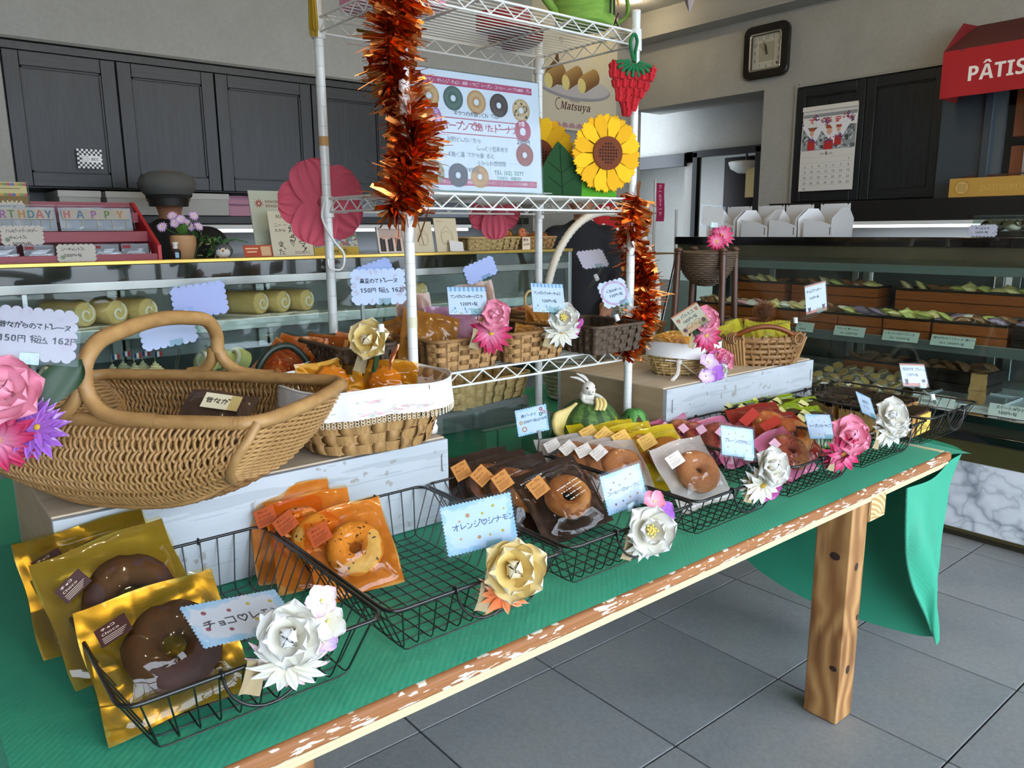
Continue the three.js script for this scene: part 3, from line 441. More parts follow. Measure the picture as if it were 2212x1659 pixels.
const bake = { choco: M(0xffffff, 0.75, { map: bakeTex(hex(0x2a1510), hex(0x4a281c)) }), maple: M(0xffffff, 0.6, { map: bakeTex(hex(0x7a4416), hex(0xc98a44)) }), orange: M(0xffffff, 0.6, { map: bakeTex(hex(0xb98230), hex(0xe0b25c), hex(0x1d1a22)) }), bun: M(0xffffff, 0.65, { map: bakeTex(hex(0x8a4f26), hex(0xba7a44)) }), crumb: M(0xffffff, 0.85, { map: bakeTex(hex(0x5c3018), hex(0xb87a44), hex(0x3a1c10)) }), pale: M(0xffffff, 0.7, { map: bakeTex(hex(0xc58a4a), hex(0xe2b878)) }) };
const labelTex = (bg, fg, t1, t2) => canvasTex(128, 140, (c) => { c.fillStyle = bg; c.fillRect(0, 0, 128, 140); write(c, t1, 24, 14, 22, fg, 0.12); c.fillStyle = fg; c.font = '24px monospace'; c.fillText(t2, 18, 68); for (let i = 0; i < 4; i++) c.fillRect(14, 84 + i * 12, 100 - i * 8, 3); });
const KIND = {
  choco: { back: M(0x8f7f35, 0.22, { metalness: 0.6 }), bake: 'choco', r: 0.043, q: 0.026, lab: labelTex('#3a1713', '#e9d8c0', 'チョコ', 'Choco'), w: 0.20, h: 0.205, lw: 0.045, lh: 0.028, front: clear(0xfff2c8, 0.05) },
  orange: { back: M(0xdd9c48, 0.25, { transmission: 0.35 }), bake: 'orange', r: 0.033, q: 0.0215, lab: labelTex('#c4592a', '#3a1408', 'オレン', 'Orange'), w: 0.165, h: 0.185, lw: 0.042, lh: 0.036, front: clear(0xffe3b8, 0.05) },
  maple: { back: M(0x33241f, 0.3), bake: 'maple', r: 0.034, q: 0.0215, lab: labelTex('#d9924a', '#4a2208', 'メープル', 'Maple'), w: 0.175, h: 0.19, lw: 0.04, lh: 0.043, front: clear(0xeee4dc, 0.04), print: 1 },
  plain: { back: M(0xd9cfc8, 0.35, { transmission: 0.4 }), bake: 'bun', r: 0.032, q: 0.025, lab: labelTex('#efe7de', '#8a6a52', 'プレン', 'Plain'), w: 0.16, h: 0.185, lw: 0.04, lh: 0.033, front: clear(0xffffff, 0.05) },
  yellow: { back: M(0xd9c92c, 0.28, { transmission: 0.4 }), bake: 'bun', r: 0.033, q: 0.025, lab: labelTex('#e8b860', '#8a5a18', 'きなこ', 'Kinako'), w: 0.165, h: 0.195, lw: 0.045, lh: 0.038, front: clear(0xfff9c0, 0.05), print: 1 },
  pink: { back: M(0xd796b4, 0.3, { transmission: 0.35 }), bake: 'crumb', r: 0.034, q: 0.0225, lab: null, w: 0.15, h: 0.155, lw: 0.025, lh: 0.025, front: clear(0xffe0ec, 0.05) },
  red: { back: M(0x7a2018, 0.28), bake: 'maple', r: 0.038, q: 0.027, lab: null, w: 0.19, h: 0.19, lw: 0.06, lh: 0.03, front: clear(0xffe4dc, 0.05) },
  green: { back: M(0xa9b52c, 0.28, { transmission: 0.35 }), bake: 'choco', r: 0.032, q: 0.022, lab: null, w: 0.15, h: 0.165, lw: 0.04, lh: 0.03, leaf: 1, front: clear(0xf4ffc0, 0.05) },
};
const leafPrint = M(0xffffff, 0.3, { map: canvasTex(256, 256, (c) => { c.fillStyle = '#20421d'; c.fillRect(0, 0, 256, 256); c.strokeStyle = '#77922c'; c.lineWidth = 5; for (let i = 0; i < 6; i++) { c.beginPath(); c.moveTo(20 + i * 20, 256); c.quadraticCurveTo(40 + i * 34, 120, 150 + i * 26, 30); c.stroke(); } c.fillStyle = '#16331a'; for (let i = 0; i < 5; i++) { c.beginPath(); c.ellipse(60 + i * 40, 80 + (i % 2) * 70, 46, 18, -0.8 + i * 0.2, 0, 7); c.fill(); } }) });
const printMat = M(0xf1ebe2, 0.5);
const printLines = (() => { const g = []; let s = 5; const r = rng(5); for (let i = 0; i < 4; i++) { let x = -0.032 + 0.006 * i; while (x < 0.03) { const l = 0.002 + r() * 0.004; g.push(at(new THREE.PlaneGeometry(l, 0.0022), x + l / 2, 0.017 - i * 0.0115 + x * 0.18, 0)); x += l + 0.0014 + (r() < 0.25 ? 0.002 : 0); } } return J(g); })();
const PROTO = {};
function packetProto(kind, variant) {
  const key = kind + variant; if (PROTO[key]) return PROTO[key];
  const k = KIND[kind], o = new THREE.Group(), s = variant * 7 + 3, cy = k.h * 0.46;
  part(o, 'back_film', filmGeo(k.w, k.h, 0.006, s, 0.007, -1), k.back);
  part(o, 'donut', at(donutGeo(k.r, k.q, 0.85, s), k.w * 0.05, cy, k.q * 0.72, 0, 0, variant * 1.3), bake[k.bake]);
  part(o, 'front_film', filmGeo(k.w, k.h, k.q * 1.75, s + 4, 0.011, 1), k.front);
  part(o, 'label', xyuv(at(bx(k.lw, k.lh, 0.0006), 0, 0, 0), -k.lw / 2, k.lw / 2, -k.lh / 2, k.lh / 2).applyMatrix4(new THREE.Matrix4().makeRotationFromEuler(new THREE.Euler(0.1, -0.35, 0.18 + 0.25 * (variant % 2)))).translate(-k.w * 0.3, k.h * 0.68, k.q * 1.55), k.lab ? M(0xffffff, 0.5, { map: k.lab }) : M({ pink: 0xdba9bc, red: 0xb02a1a, green: 0xd9d08c }[kind], 0.5));
  if (k.print) part(o, 'printed_lines', at(printLines, k.w * 0.05, cy, k.q * 2.05 + 0.003), printMat);
  if (k.leaf) part(o, 'leaf_print', warp(filmGeo(k.w, k.h, k.q * 1.75, s + 4, 0.011, 1), (x, y, z) => { const t = y / k.h, lim = lerp(0.12, -0.5, t); const nx = Math.min(x, lim * k.w); return V(nx, y, z + 0.0008); }), leafPrint);
  return (PROTO[key] = o);
}
function packet(kind, name, label, p, rot, group, variant = 0) {
  const o = packetProto(kind, variant).clone(); o.name = numbered(name); scene.add(o); tag(o, label, 'packet', group); o.position.set(...p); o.rotation.order = 'YXZ'; o.rotation.set(...rot); return o;
}
{
  // positions are the middle of the lower seam; each leans back against the one behind
  const yb = 0.712;
  packet('choco', 'chocolate_donut_packet', 'gold chocolate donut packet at the back of the nearest wire basket', [-1.30, yb + 0.03, 0.37], [-0.75, -0.12, 0.12], 'chocolate donut packets', 0);
  packet('choco', 'chocolate_donut_packet', 'gold chocolate donut packet in the middle of the nearest wire basket', [-1.275, yb + 0.022, 0.46], [-0.62, -0.05, 0.16], 'chocolate donut packets', 1);
  packet('choco', 'chocolate_donut_packet', 'gold chocolate donut packet at the front of the nearest wire basket', [-1.262, yb, 0.612], [-0.85, -0.1, 0.1], 'chocolate donut packets', 2);
  [[-0.945, 0.30, 0.1], [-0.928, 0.36, 0.12], [-0.888, 0.445, 0.22]].forEach(([x, z, r], i) => packet('orange', 'orange_donut_packet', ['rear orange donut packet leaning in the basket corner', 'orange donut packet between two others in the basket corner', 'front orange donut packet with dark chips facing the aisle'][i], [x, yb, z], [-0.5 - i * 0.12, -0.35 - r * 0.5, r], 'orange donut packets', i));
  [[-0.46, 0.31], [-0.435, 0.365], [-0.41, 0.42], [-0.365, 0.50]].forEach(([x, z], i) => packet('maple', 'maple_donut_packet', ['rearmost brown maple donut packet', 'brown maple donut packet second from the back of its row', 'brown maple donut packet just behind the front one', 'front brown maple donut packet with its whole ring in view'][i], [x, yb, z], [-0.82, -0.42, 0.14 + 0.05 * i], 'maple donut packets', i % 3));
  [[-0.155, 0.28], [-0.14, 0.325], [-0.125, 0.37], [-0.11, 0.41]].forEach(([x, z], i) => packet('plain', 'plain_bun_packet', ['rearmost clear packet of the row beside the yellow ones', 'clear bun packet second from the back beside the yellow row', 'clear bun packet third from the back beside the yellow row', 'clear bun packet behind the coffee maple card'][i], [x, yb, z], [-0.95, -0.55, 0.12], 'clear bun packets', i % 2));
  [[0.0, 0.275], [0.015, 0.32], [0.03, 0.37], [0.055, 0.44]].forEach(([x, z], i) => packet('yellow', 'yellow_bun_packet', ['rearmost yellow bun packet', 'yellow bun packet second from the back', 'yellow bun packet just behind the front yellow one', 'front yellow bun packet with round brown bun'][i], [x, yb, z], [-0.85, -0.35, 0.1], 'yellow bun packets', i % 3));
  packet('plain', 'plain_bun_packet', 'clear bun packet at the basket front below the yellow packets', [0.0, yb, 0.575], [-0.75, -0.4, 0.2], 'clear bun packets', 2);
  [[0.20, 0.27], [0.30, 0.29], [0.33, 0.335], [0.345, 0.385], [0.365, 0.44], [0.39, 0.60]].forEach(([x, z], i) => packet('pink', 'pink_donut_packet', ['rearmost pink donut packet in the basket corner', 'pink donut packet second from the back', 'pink donut packet third from the back', 'pink donut packet fourth from the back', 'pink donut packet behind the plain card', 'front pink donut packet under the white flowers'][i], [x, yb, z], [-0.95 + 0.1 * (i % 2), -0.5 + 0.15 * (i % 3), 0.1 + 0.1 * (i % 2)], 'pink donut packets', i % 3));
  packet('red', 'red_donut_packet', 'dark red packet with a browned ring donut', [0.50, yb, 0.54], [-0.95, -0.35, 0.08], 'red donut packets', 0);
  packet('red', 'red_donut_packet', 'dark red packet half hidden behind the other red one', [0.495, yb, 0.46], [-0.8, -0.4, 0.1], 'red donut packets', 1);
  [[0.62, 0.28], [0.645, 0.325], [0.67, 0.375], [0.695, 0.43], [0.725, 0.50], [0.79, 0.27], [0.815, 0.34], [0.85, 0.42]].forEach(([x, z], i) => packet('green', 'green_leaf_packet', ['rearmost green leaf print packet', 'green leaf print packet second from the back', 'green leaf print packet third from the back', 'green leaf print packet fourth from the back', 'front green leaf print packet of the left file', 'rear green leaf print packet of the right file', 'middle green leaf print packet of the right file', 'front green leaf print packet beside the castella basket'][i], [x, yb, z], [-0.95, -0.45 + 0.1 * (i % 3), 0.12], 'green leaf print packets', i % 3));
}
// castella slices in clear film
{
  const cake = M(0xffffff, 0.8, { map: bakeTex(hex(0xc99a4a), hex(0xe0b868)) }), crust = M(0x2a140c, 0.35), film = clear(0xf2efe8, 0.03);
  const proto = new THREE.Group(); { const w = 0.038, h = 0.085, d = 0.13; part(proto, 'sponge', bl(-w / 2, w / 2, 0.004, h - 0.012, -d / 2, d / 2, 0.003), cake); part(proto, 'crust', [bl(-w / 2, w / 2, h - 0.012, h, -d / 2, d / 2, 0.003), bl(-w / 2, w / 2, 0.0, 0.005, -d / 2, d / 2, 0.002)], crust); part(proto, 'film', warp(new THREE.BoxGeometry(w + 0.008, h + 0.01, d + 0.012, 3, 8, 12), (x, y, z) => { const n = cr(x * 60 + z * 40 + 30, y * 50 + 40 + z * 15, 3) - 0.4; return V(x + 0.004 * n * Math.sign(x), y + h / 2 + 0.004 * n, z + 0.004 * n * Math.sign(z)); }), film); part(proto, 'film_seam', sheet((u, v) => V((u - 0.5) * w * 0.9, h + 0.004 + v * 0.012 * (0.6 + 0.4 * Math.sin(u * 20)), (v - 0.5) * 0.01 - d * 0.2 + 0.006 * Math.sin(u * 9)), 8, 3), film); }
  let k = 0;
  for (let i = 0; i < 7; i++) for (let j = 0; j < 2; j++) { const o = proto.clone(); o.name = numbered('castella_slice'); scene.add(o); tag(o, `dark crusted castella slice in clear film, ${ORD[i]} from the left in the ${j ? 'front' : 'back'} file`, 'cake', 'castella slices'); o.position.set(0.965 + i * 0.0445, 0.7125, 0.315 + j * 0.15); o.rotation.set(0, 0.06 * (hash(i, j) - 0.5), 0.1 * (hash(i, j, 3) - 0.5)); k++; }
  const o = proto.clone(); o.name = numbered('castella_slice'); scene.add(o); tag(o, 'castella slice lying across the basket front with a yellow paper label', 'cake', 'castella slices'); o.position.set(1.06, 0.7125, 0.595); o.rotation.set(0, PI / 2 + 0.05, 0); o.scale.set(1.5, 1, 1.05);
  part(o, 'paper_label', bl(-0.0245, -0.0235, 0.012, 0.074, -0.05, 0.05), M(0xe3bf52, 0.6)); part(o, 'label_print', [0, 1, 2, 3].map((i) => bl(-0.0252, -0.0245, 0.024 + i * 0.006, 0.0255 + i * 0.006, -0.042, 0.036 - i * 0.012)), M(0x6a4a18, 0.6));
}
// ---------- price cards ----------
function outline(w, h, style) {
  const a = w / 2, b = h / 2, p = [];
  if (style === 'scallop') { const nx = Math.round(w / 0.0165), ny = Math.round(h / 0.0165), arc = (x0, y0, x1, y1) => { const mx = (x0 + x1) / 2, my = (y0 + y1) / 2, L = Math.hypot(x1 - x0, y1 - y0), nxv = (y1 - y0) / L, nyv = -(x1 - x0) / L; for (let i = 0; i < 6; i++) { const t = (i / 6) * PI; p.push([mx + (x0 - mx) * Math.cos(t) + nxv * Math.sin(t) * L * 0.42, my + (y0 - my) * Math.cos(t) + nyv * Math.sin(t) * L * 0.42]); } }; const run = (x0, y0, x1, y1, n) => { for (let i = 0; i < n; i++) arc(lerp(x0, x1, i / n), lerp(y0, y1, i / n), lerp(x0, x1, (i + 1) / n), lerp(y0, y1, (i + 1) / n)); }; const A = a - 0.006, B = b - 0.006; run(-A, -B, A, -B, nx); run(A, -B, A, B, ny); run(A, B, -A, B, nx); run(-A, B, -A, -B, ny); }
  else if (style === 'stamp') { const n = (L) => Math.round(L / 0.0065), run = (x0, y0, x1, y1, ox, oy, k) => { for (let i = 0; i < k * 2; i++) { const t = i / (k * 2), d = i % 2 ? 0.0012 : -0.0012; p.push([lerp(x0, x1, t) + ox * d, lerp(y0, y1, t) + oy * d]); } }; const A = a - 0.002, B = b - 0.002; run(-A, -B, A, -B, 0, -1, n(w)); run(A, -B, A, B, 1, 0, n(h)); run(A, B, -A, B, 0, 1, n(w)); run(-A, B, -A, -B, -1, 0, n(h)); }
  else p.push([-a, -b], [a, -b], [a, b], [-a, b]);
  return p;
}
const paperBack = M(0xe6e0e4, 0.7), filmMat = M(0xf6fbff, 0.1, { transmission: 1, thickness: 0, ior: 1.2 }), acryl = clear(0xeef6f4, 0.03);
function card(name, label, pose, w, h, style, draw, foot, o = {}) {
  const [x, y, z, yaw, pit, rol] = pose, t = thing(name, label, 'sign', [x, y, z], [pit, yaw, rol], o.group);
  const tex = typeof draw === 'string' ? null : canvasTex(384, Math.round((384 * h) / w), draw), pts = outline(w, h, style);
  part(t, 'card_front', xyuv(at(ext(pts, 0.0006), 0, 0, 0.0004), -w / 2, w / 2, -h / 2, h / 2), tex ? M(0xcfcfcf, 0.55, { map: tex }) : M(draw, 0.55));
  part(t, 'card_back', at(ext(pts, 0.0005), 0, 0, -0.0002), M(o.back || 0xd9d2de, 0.6));
  if (o.film !== 0) part(t, 'laminate', bl(-w / 2 - 0.004, w / 2 + 0.004, -h / 2 - 0.004, h / 2 + 0.004, 0.0009, 0.0014), filmMat);
  if (foot) {
    t.updateMatrixWorld(true);
    const f = t.worldToLocal(V(...foot)), cx = o.cx ?? 0.1 * w;
    part(t, 'clip', [bl(cx - 0.014, cx + 0.014, -h / 2 - 0.006, -h / 2 + 0.014, 0.0015, 0.004, 0.001), bl(cx - 0.014, cx + 0.014, -h / 2 - 0.006, -h / 2 + 0.014, -0.0035, -0.001, 0.001)], acryl);
    part(t, 'clip_arm', tube([V(cx, -h / 2 - 0.005, 0), V(cx, -h / 2 - 0.012, -0.002), f.clone().lerp(V(cx, -h / 2 - 0.012, 0), 0.4), f], 0.0035, 6), acryl);
    if (o.knob) part(t, 'joint', at(cyl(0.007, 0.007, 0.018, 12), ...f.clone().lerp(V(cx, -h / 2 - 0.012, 0), 0.6).toArray()), M(0xeceeee, 0.35));
  }
  return t;
}
const dots = (c, list, w, h) => { for (const [x, y, r, col] of list) { c.fillStyle = col; c.beginPath(); c.arc(x * w, y * h, r * w, 0, 7); c.fill(); } };
const sky = (c, w, h, mid = '#f3f3f8') => { c.fillStyle = mid; c.fillRect(0, 0, w, h); const r = rng(11); for (let i = 0; i < 90; i++) { c.fillStyle = ['rgba(160,205,232,0.35)', 'rgba(190,222,242,0.35)'][i % 2]; const e = r() * 2 * (w + h); let x = e < w ? e : e < w + h ? w : e < 2 * w + h ? e - w - h : 0, y = e < w ? 0 : e < w + h ? e - w : e < 2 * w + h ? h : e - 2 * w - h; c.beginPath(); c.arc(x + r() * 20 - 10, y + r() * 20 - 10, 14 + r() * 26, 0, 7); c.fill(); } for (let i = 0; i < 40; i++) { c.fillStyle = 'rgba(255,255,255,0.7)'; c.beginPath(); c.arc(r() * w, r() * h, 1 + r() * 3, 0, 7); c.fill(); } };
const RED = '#b05a5e', YEL = '#e2bd3c', ORG = '#e39a5c', PLM = '#a06a80', pose6 = (a) => a;
card('price_card', 'blue edged price card for chocolate and lemon donuts, lying tilted in the nearest basket', [-1.187, 0.851, 0.652, 0.58, -1.15, -0.46], 0.15, 0.085, 'stamp', (c, w, h) => { sky(c, w, h, '#f6e9e4'); dots(c, [[0.18, 0.26, 0.025, RED], [0.42, 0.3, 0.022, RED], [0.14, 0.62, 0.025, RED], [0.34, 0.72, 0.022, RED], [0.63, 0.24, 0.022, YEL], [0.86, 0.28, 0.022, YEL], [0.62, 0.62, 0.022, YEL], [0.85, 0.7, 0.02, YEL]], w, h); write(c, 'チョコ♡レモン', 46, 90, 46, '#3a3038', 0.11, { adv: 1.0 }); }, [-1.16, 0.81, 0.70]);
card('price_card', 'large pale blue price card for orange and cinnamon donuts', [-0.78, 0.89, 0.669, -0.424, -0.12, 0.128], 0.128, 0.09, 'stamp', (c, w, h) => { sky(c, w, h, '#e8f1fa'); dots(c, [[0.36, 0.28, 0.03, ORG], [0.24, 0.36, 0.016, ORG], [0.22, 0.7, 0.016, ORG], [0.47, 0.74, 0.026, ORG], [0.56, 0.3, 0.02, YEL], [0.72, 0.2, 0.022, YEL], [0.86, 0.3, 0.016, YEL], [0.62, 0.74, 0.018, YEL], [0.8, 0.72, 0.022, YEL]], w, h); write(c, 'オレンジ♡シナモン', 52, 108, 38, '#55597a', 0.11); }, [-0.765, 0.815, 0.70], { cx: 0.02 });
card('price_card', 'pale blue price card for coffee and maple donuts', [-0.405, 0.866, 0.658, -0.272, -0.193, 0.173], 0.10, 0.085, 'stamp', (c, w, h) => { sky(c, w, h); dots(c, [[0.3, 0.26, 0.022, PLM], [0.2, 0.4, 0.024, PLM], [0.42, 0.36, 0.02, PLM], [0.24, 0.78, 0.024, PLM], [0.42, 0.76, 0.022, PLM], [0.58, 0.27, 0.02, ORG], [0.72, 0.2, 0.022, ORG], [0.6, 0.72, 0.024, ORG], [0.78, 0.7, 0.022, ORG], [0.88, 0.44, 0.018, ORG]], w, h); write(c, 'コーヒー♡メープル', 36, 142, 38, '#33333c', 0.11, { adv: 0.88 }); }, [-0.41, 0.80, 0.70]);
card('price_card', 'pale blue price card for plain and kinako donuts', [0.115, 0.852, 0.569, -0.3, -0.45, -0.22], 0.10, 0.08, 'stamp', (c, w, h) => { sky(c, w, h); dots(c, [[0.24, 0.28, 0.024, ORG], [0.44, 0.22, 0.02, YEL], [0.42, 0.4, 0.016, YEL], [0.66, 0.3, 0.024, YEL], [0.2, 0.7, 0.022, ORG], [0.42, 0.82, 0.024, YEL], [0.76, 0.74, 0.022, YEL]], w, h); write(c, 'プレーン♡きなこ', 40, 128, 42, '#33333c', 0.11, { adv: 0.9 }); }, [0.01, 0.81, 0.70], { cx: 0.03 });
card('price_card', 'pale blue price card for raisin and strawberry donuts', [0.46, 0.84, 0.60, -0.3, -0.55, -0.12], 0.09, 0.075, 'stamp', (c, w, h) => { sky(c, w, h); dots(c, [[0.24, 0.3, 0.024, '#e2a8a8'], [0.5, 0.26, 0.022, '#e2a8a8'], [0.7, 0.32, 0.022, '#e2a8a8'], [0.4, 0.8, 0.03, '#e8b8a0'], [0.62, 0.76, 0.026, '#e8b8a0']], w, h); write(c, 'レーズン♡いちご', 40, 130, 42, '#33333c', 0.12, { adv: 0.9 }); }, [0.37, 0.81, 0.70], { cx: 0.02 });
card('price_card', 'narrow white price card turned away beside the white flowers at the far baskets', [0.72, 0.862, 0.60, 0.15, -0.55, -0.45], 0.09, 0.075, 'stamp', (c, w, h) => { sky(c, w, h); write(c, '抹茶♡', 120, 90, 54, '#3a4a4a', 0.12); write(c, 'かぼちゃ', 110, 170, 46, '#3a4a4a', 0.12); }, [0.62, 0.81, 0.70], { cx: 0.02 });
const bearCard = (l1, l2, x1) => (c, w, h) => { c.fillStyle = '#f4ece2'; c.fillRect(0, 0, w, h); c.fillStyle = '#e2886a'; c.fillRect(0, 0, w, 16); c.fillRect(0, h - 40, w, 40); for (let i = 0; i < 24; i++) { c.beginPath(); c.arc(i * 17, 16, 8, 0, 7); c.fill(); } for (const x of [60, w - 60]) { c.fillStyle = '#5a3a44'; c.beginPath(); c.arc(x, h - 60, 26, 0, 7); c.fill(); for (const d of [-20, 20]) { c.beginPath(); c.arc(x + d, h - 84, 10, 0, 7); c.fill(); } c.fillRect(x - 18, h - 44, 36, 26); } write(c, l1, x1, h * 0.17, 48, '#2a2626', 0.12, { adv: 0.9 }); write(c, l2, x1 + 40, h * 0.42, 44, '#2a2626', 0.12, { adv: 0.9 }); };
card('price_card', 'orange edged price card for plain castella on a clear clip stand', [1.017, 0.918, 0.604, -0.342, -0.45, -0.101], 0.10, 0.075, 'plain', bearCard('カステラ プレーン', '170円+税', 30), [1.10, 0.81, 0.68], { cx: 0.028, knob: 1 });
card('price_card', 'orange edged price card for chocolate cookies above the brown oval basket', [0.868, 1.158, 0.333, -0.313, 0.032, 0.189], 0.085, 0.095, 'plain', bearCard('チョコクッキー', '120円+税', 24), [0.93, 1.03, 0.10], { cx: 0.012, knob: 1 });
card('price_card', 'orange price card for palmiers with hearts and bears', [0.37, 1.115, 0.21, -0.55, -0.45, 0.52], 0.10, 0.07, 'plain', (c, w, h) => { c.fillStyle = '#e8b078'; c.fillRect(0, 0, w, h); c.fillStyle = '#e4cda6'; c.fillRect(0, 20, w, h * 0.62); c.fillStyle = '#e2784a'; for (let i = 0; i < 24; i++) { c.beginPath(); c.arc(i * 17, 6, 10, 0, 7); c.fill(); } write(c, '♡', 30, 60, 50, '#c06a48', 0.3); write(c, '♡', 310, 40, 46, '#c06a48', 0.3); write(c, 'パルミエ', 100, 40, 50, '#33262a', 0.11); write(c, '180円+税', 90, 106, 48, '#33262a', 0.11, { adv: 0.9 }); c.fillStyle = '#6a3a3c'; for (const x of [60, 330]) { c.beginPath(); c.arc(x, 218, 26, 0, 7); c.fill(); } c.strokeStyle = '#3a2a2a'; c.lineWidth = 4; for (const x of [140, 250]) { c.beginPath(); c.ellipse(x, 196, 44, 26, -0.2, 0, 7); c.stroke(); } }, [0.455, 1.03, 0.16], { cx: 0.03 });
card('price_card', 'scalloped white card with pink blossoms for walnut balls', [0.073, 1.208, 0.174, -0.362, -0.403, 0.216], 0.09, 0.076, 'scallop', (c, w, h) => { c.fillStyle = '#f4f2f6'; c.fillRect(0, 0, w, h); const r = rng(4); for (let i = 0; i < 30; i++) { const a = (i / 30) * 2 * PI, x = w / 2 + Math.cos(a) * w * 0.43, y = h / 2 + Math.sin(a) * h * 0.42; c.fillStyle = i % 3 ? 'rgba(232,178,200,0.75)' : 'rgba(226,150,180,0.7)'; for (let k = 0; k < 5; k++) { c.beginPath(); c.arc(x + Math.cos(k * 1.26) * 9, y + Math.sin(k * 1.26) * 9, 9, 0, 7); c.fill(); } } write(c, 'くるみボール', 90, 105, 42, '#2a2830', 0.11, { adv: 0.85 }); write(c, '120円+税', 110, 165, 44, '#2a2830', 0.11, { adv: 0.9 }); }, [0.105, 1.09, 0.105], { cx: 0.018, knob: 1 });
const stripeCard = (l1) => (c, w, h) => { c.fillStyle = '#f1f3f4'; c.fillRect(0, 0, w, h); for (let i = 0; i < 18; i++) { c.fillStyle = i % 2 ? '#8fb9dc' : '#dfeaf3'; c.fillRect(i * 22, 0, 22, 34); c.beginPath(); c.arc(i * 22 + 11, 34, 11, 0, 7); c.fill(); } const r = rng(8); for (let i = 0; i < 26; i++) { c.fillStyle = ['#9fc8d0', '#e2dca2', '#a8c8a0', '#8fa9c8'][i % 4]; c.beginPath(); c.arc(20 + r() * (w - 40), h * 0.76 + r() * h * 0.2, 4 + r() * 7, 0, 7); c.fill(); } write(c, l1, 22, h * 0.28, 37, '#22222a', 0.12, { adv: 0.82 }); write(c, '120円+税', 112, h * 0.54, 42, '#22222a', 0.11, { adv: 0.9 }); };
card('price_card', 'blue striped price card for almond cookies with chocolate', [-0.127, 1.203, 0.119, -0.285, -0.38, -0.077], 0.095, 0.08, 'plain', stripeCard('マンデルクッキーチョコ'), [-0.09, 1.10, 0.11], { cx: 0.012 });
card('price_card', 'blue striped price card for vanilla almond cookies', [-0.387, 1.211, 0.107, -0.326, -0.36, -0.037], 0.10, 0.07, 'plain', stripeCard('マンデルクッキーバニラ'), [-0.345, 1.12, 0.11], { cx: 0.02 });
const petals = (c, w, h, bg) => { c.fillStyle = bg; c.fillRect(0, 0, w, h); const r = rng(6); for (let i = 0; i < 24; i++) { c.fillStyle = 'rgba(226,190,196,0.5)'; const a = r() * 7; c.beginPath(); c.ellipse(w / 2 + Math.cos(a) * w * 0.44, h / 2 + Math.sin(a) * h * 0.42, 18, 9, a, 0, 7); c.fill(); } };
card('price_card', 'scalloped white price card for black bean madeleines', [-0.663, 1.262, 0.152, -0.398, -0.25, 0.0], 0.122, 0.08, 'scallop', (c, w, h) => { petals(c, w, h, '#eceaf4'); write(c, '黒豆のマドレーヌ', 66, 66, 36, '#1e1e26', 0.12, { adv: 0.92 }); write(c, '150円 税込 162円', 62, 128, 42, '#1e1e26', 0.1, { adv: 0.86 }); }, [-0.645, 1.10, 0.09], { knob: 1 });
card('price_card', 'scalloped pinkish price card for old style madeleines beside the big basket', [-1.349, 1.23, 0.281, -0.2, -0.25, -0.16], 0.125, 0.085, 'scallop', (c, w, h) => { petals(c, w, h, '#e6d3d2'); write(c, '昔ながらのマドレーヌ', 62, 74, 32, '#1e1a20', 0.12, { adv: 0.92 }); write(c, '150円 税込 162円', 60, 132, 42, '#1e1a20', 0.1, { adv: 0.86 }); }, [-1.36, 1.11, 0.23], { knob: 1, cx: 0.0 });
const plainBack = (a) => a;
card('price_card', 'plain lavender back of a scalloped card behind the wicker handle', [-0.959, 1.231, -0.141, -0.45, -0.3, 0.14], 0.12, 0.078, 'scallop', plainBack('#b6b2d0'), [-0.93, 1.09, -0.17], { cx: -0.02 });
card('price_card', 'white glossy back of a scalloped card seen through the wicker handle', [-1.051, 1.177, -0.078, -0.35, -0.35, 0.17], 0.115, 0.075, 'scallop', plainBack('#cfcddd'), [-1.03, 1.08, -0.12], {});
card('price_card', 'lavender back of a tilted scalloped card between the shelf poles', [-0.204, 1.273, -0.08, -0.35, 0.35, 0.42], 0.095, 0.062, 'scallop', plainBack('#bdbad6'), [-0.22, 1.13, -0.12], { knob: 1 });
card('price_card', 'lavender back of a scalloped card behind the black bean madeleine card', [-0.494, 1.275, -0.154, -0.35, -0.5, 0.35], 0.10, 0.065, 'scallop', plainBack('#b9bcdc'), [-0.50, 1.14, -0.17], {});
card('price_card', 'pale pink back of a scalloped card on the white arched basket handle', [0.245, 1.292, -0.083, -0.4, -0.75, 0.12], 0.095, 0.075, 'scallop', plainBack('#d8c3c6'), [0.25, 1.20, -0.10], { knob: 1 });
card('price_card', 'brown back of a scalloped card standing on the brown rattan stand', [0.888, 1.429, -0.105, -0.45, -0.1, -0.11], 0.09, 0.07, 'scallop', (c, w, h) => { c.fillStyle = '#b3987c'; c.fillRect(0, 0, w, h); write(c, 'チーズクッキー', 60, 90, 40, '#8a7058', 0.1, { adv: 0.9 }); write(c, '100円+税', 100, 160, 40, '#8a7058', 0.1); }, [0.93, 1.31, -0.12], {});
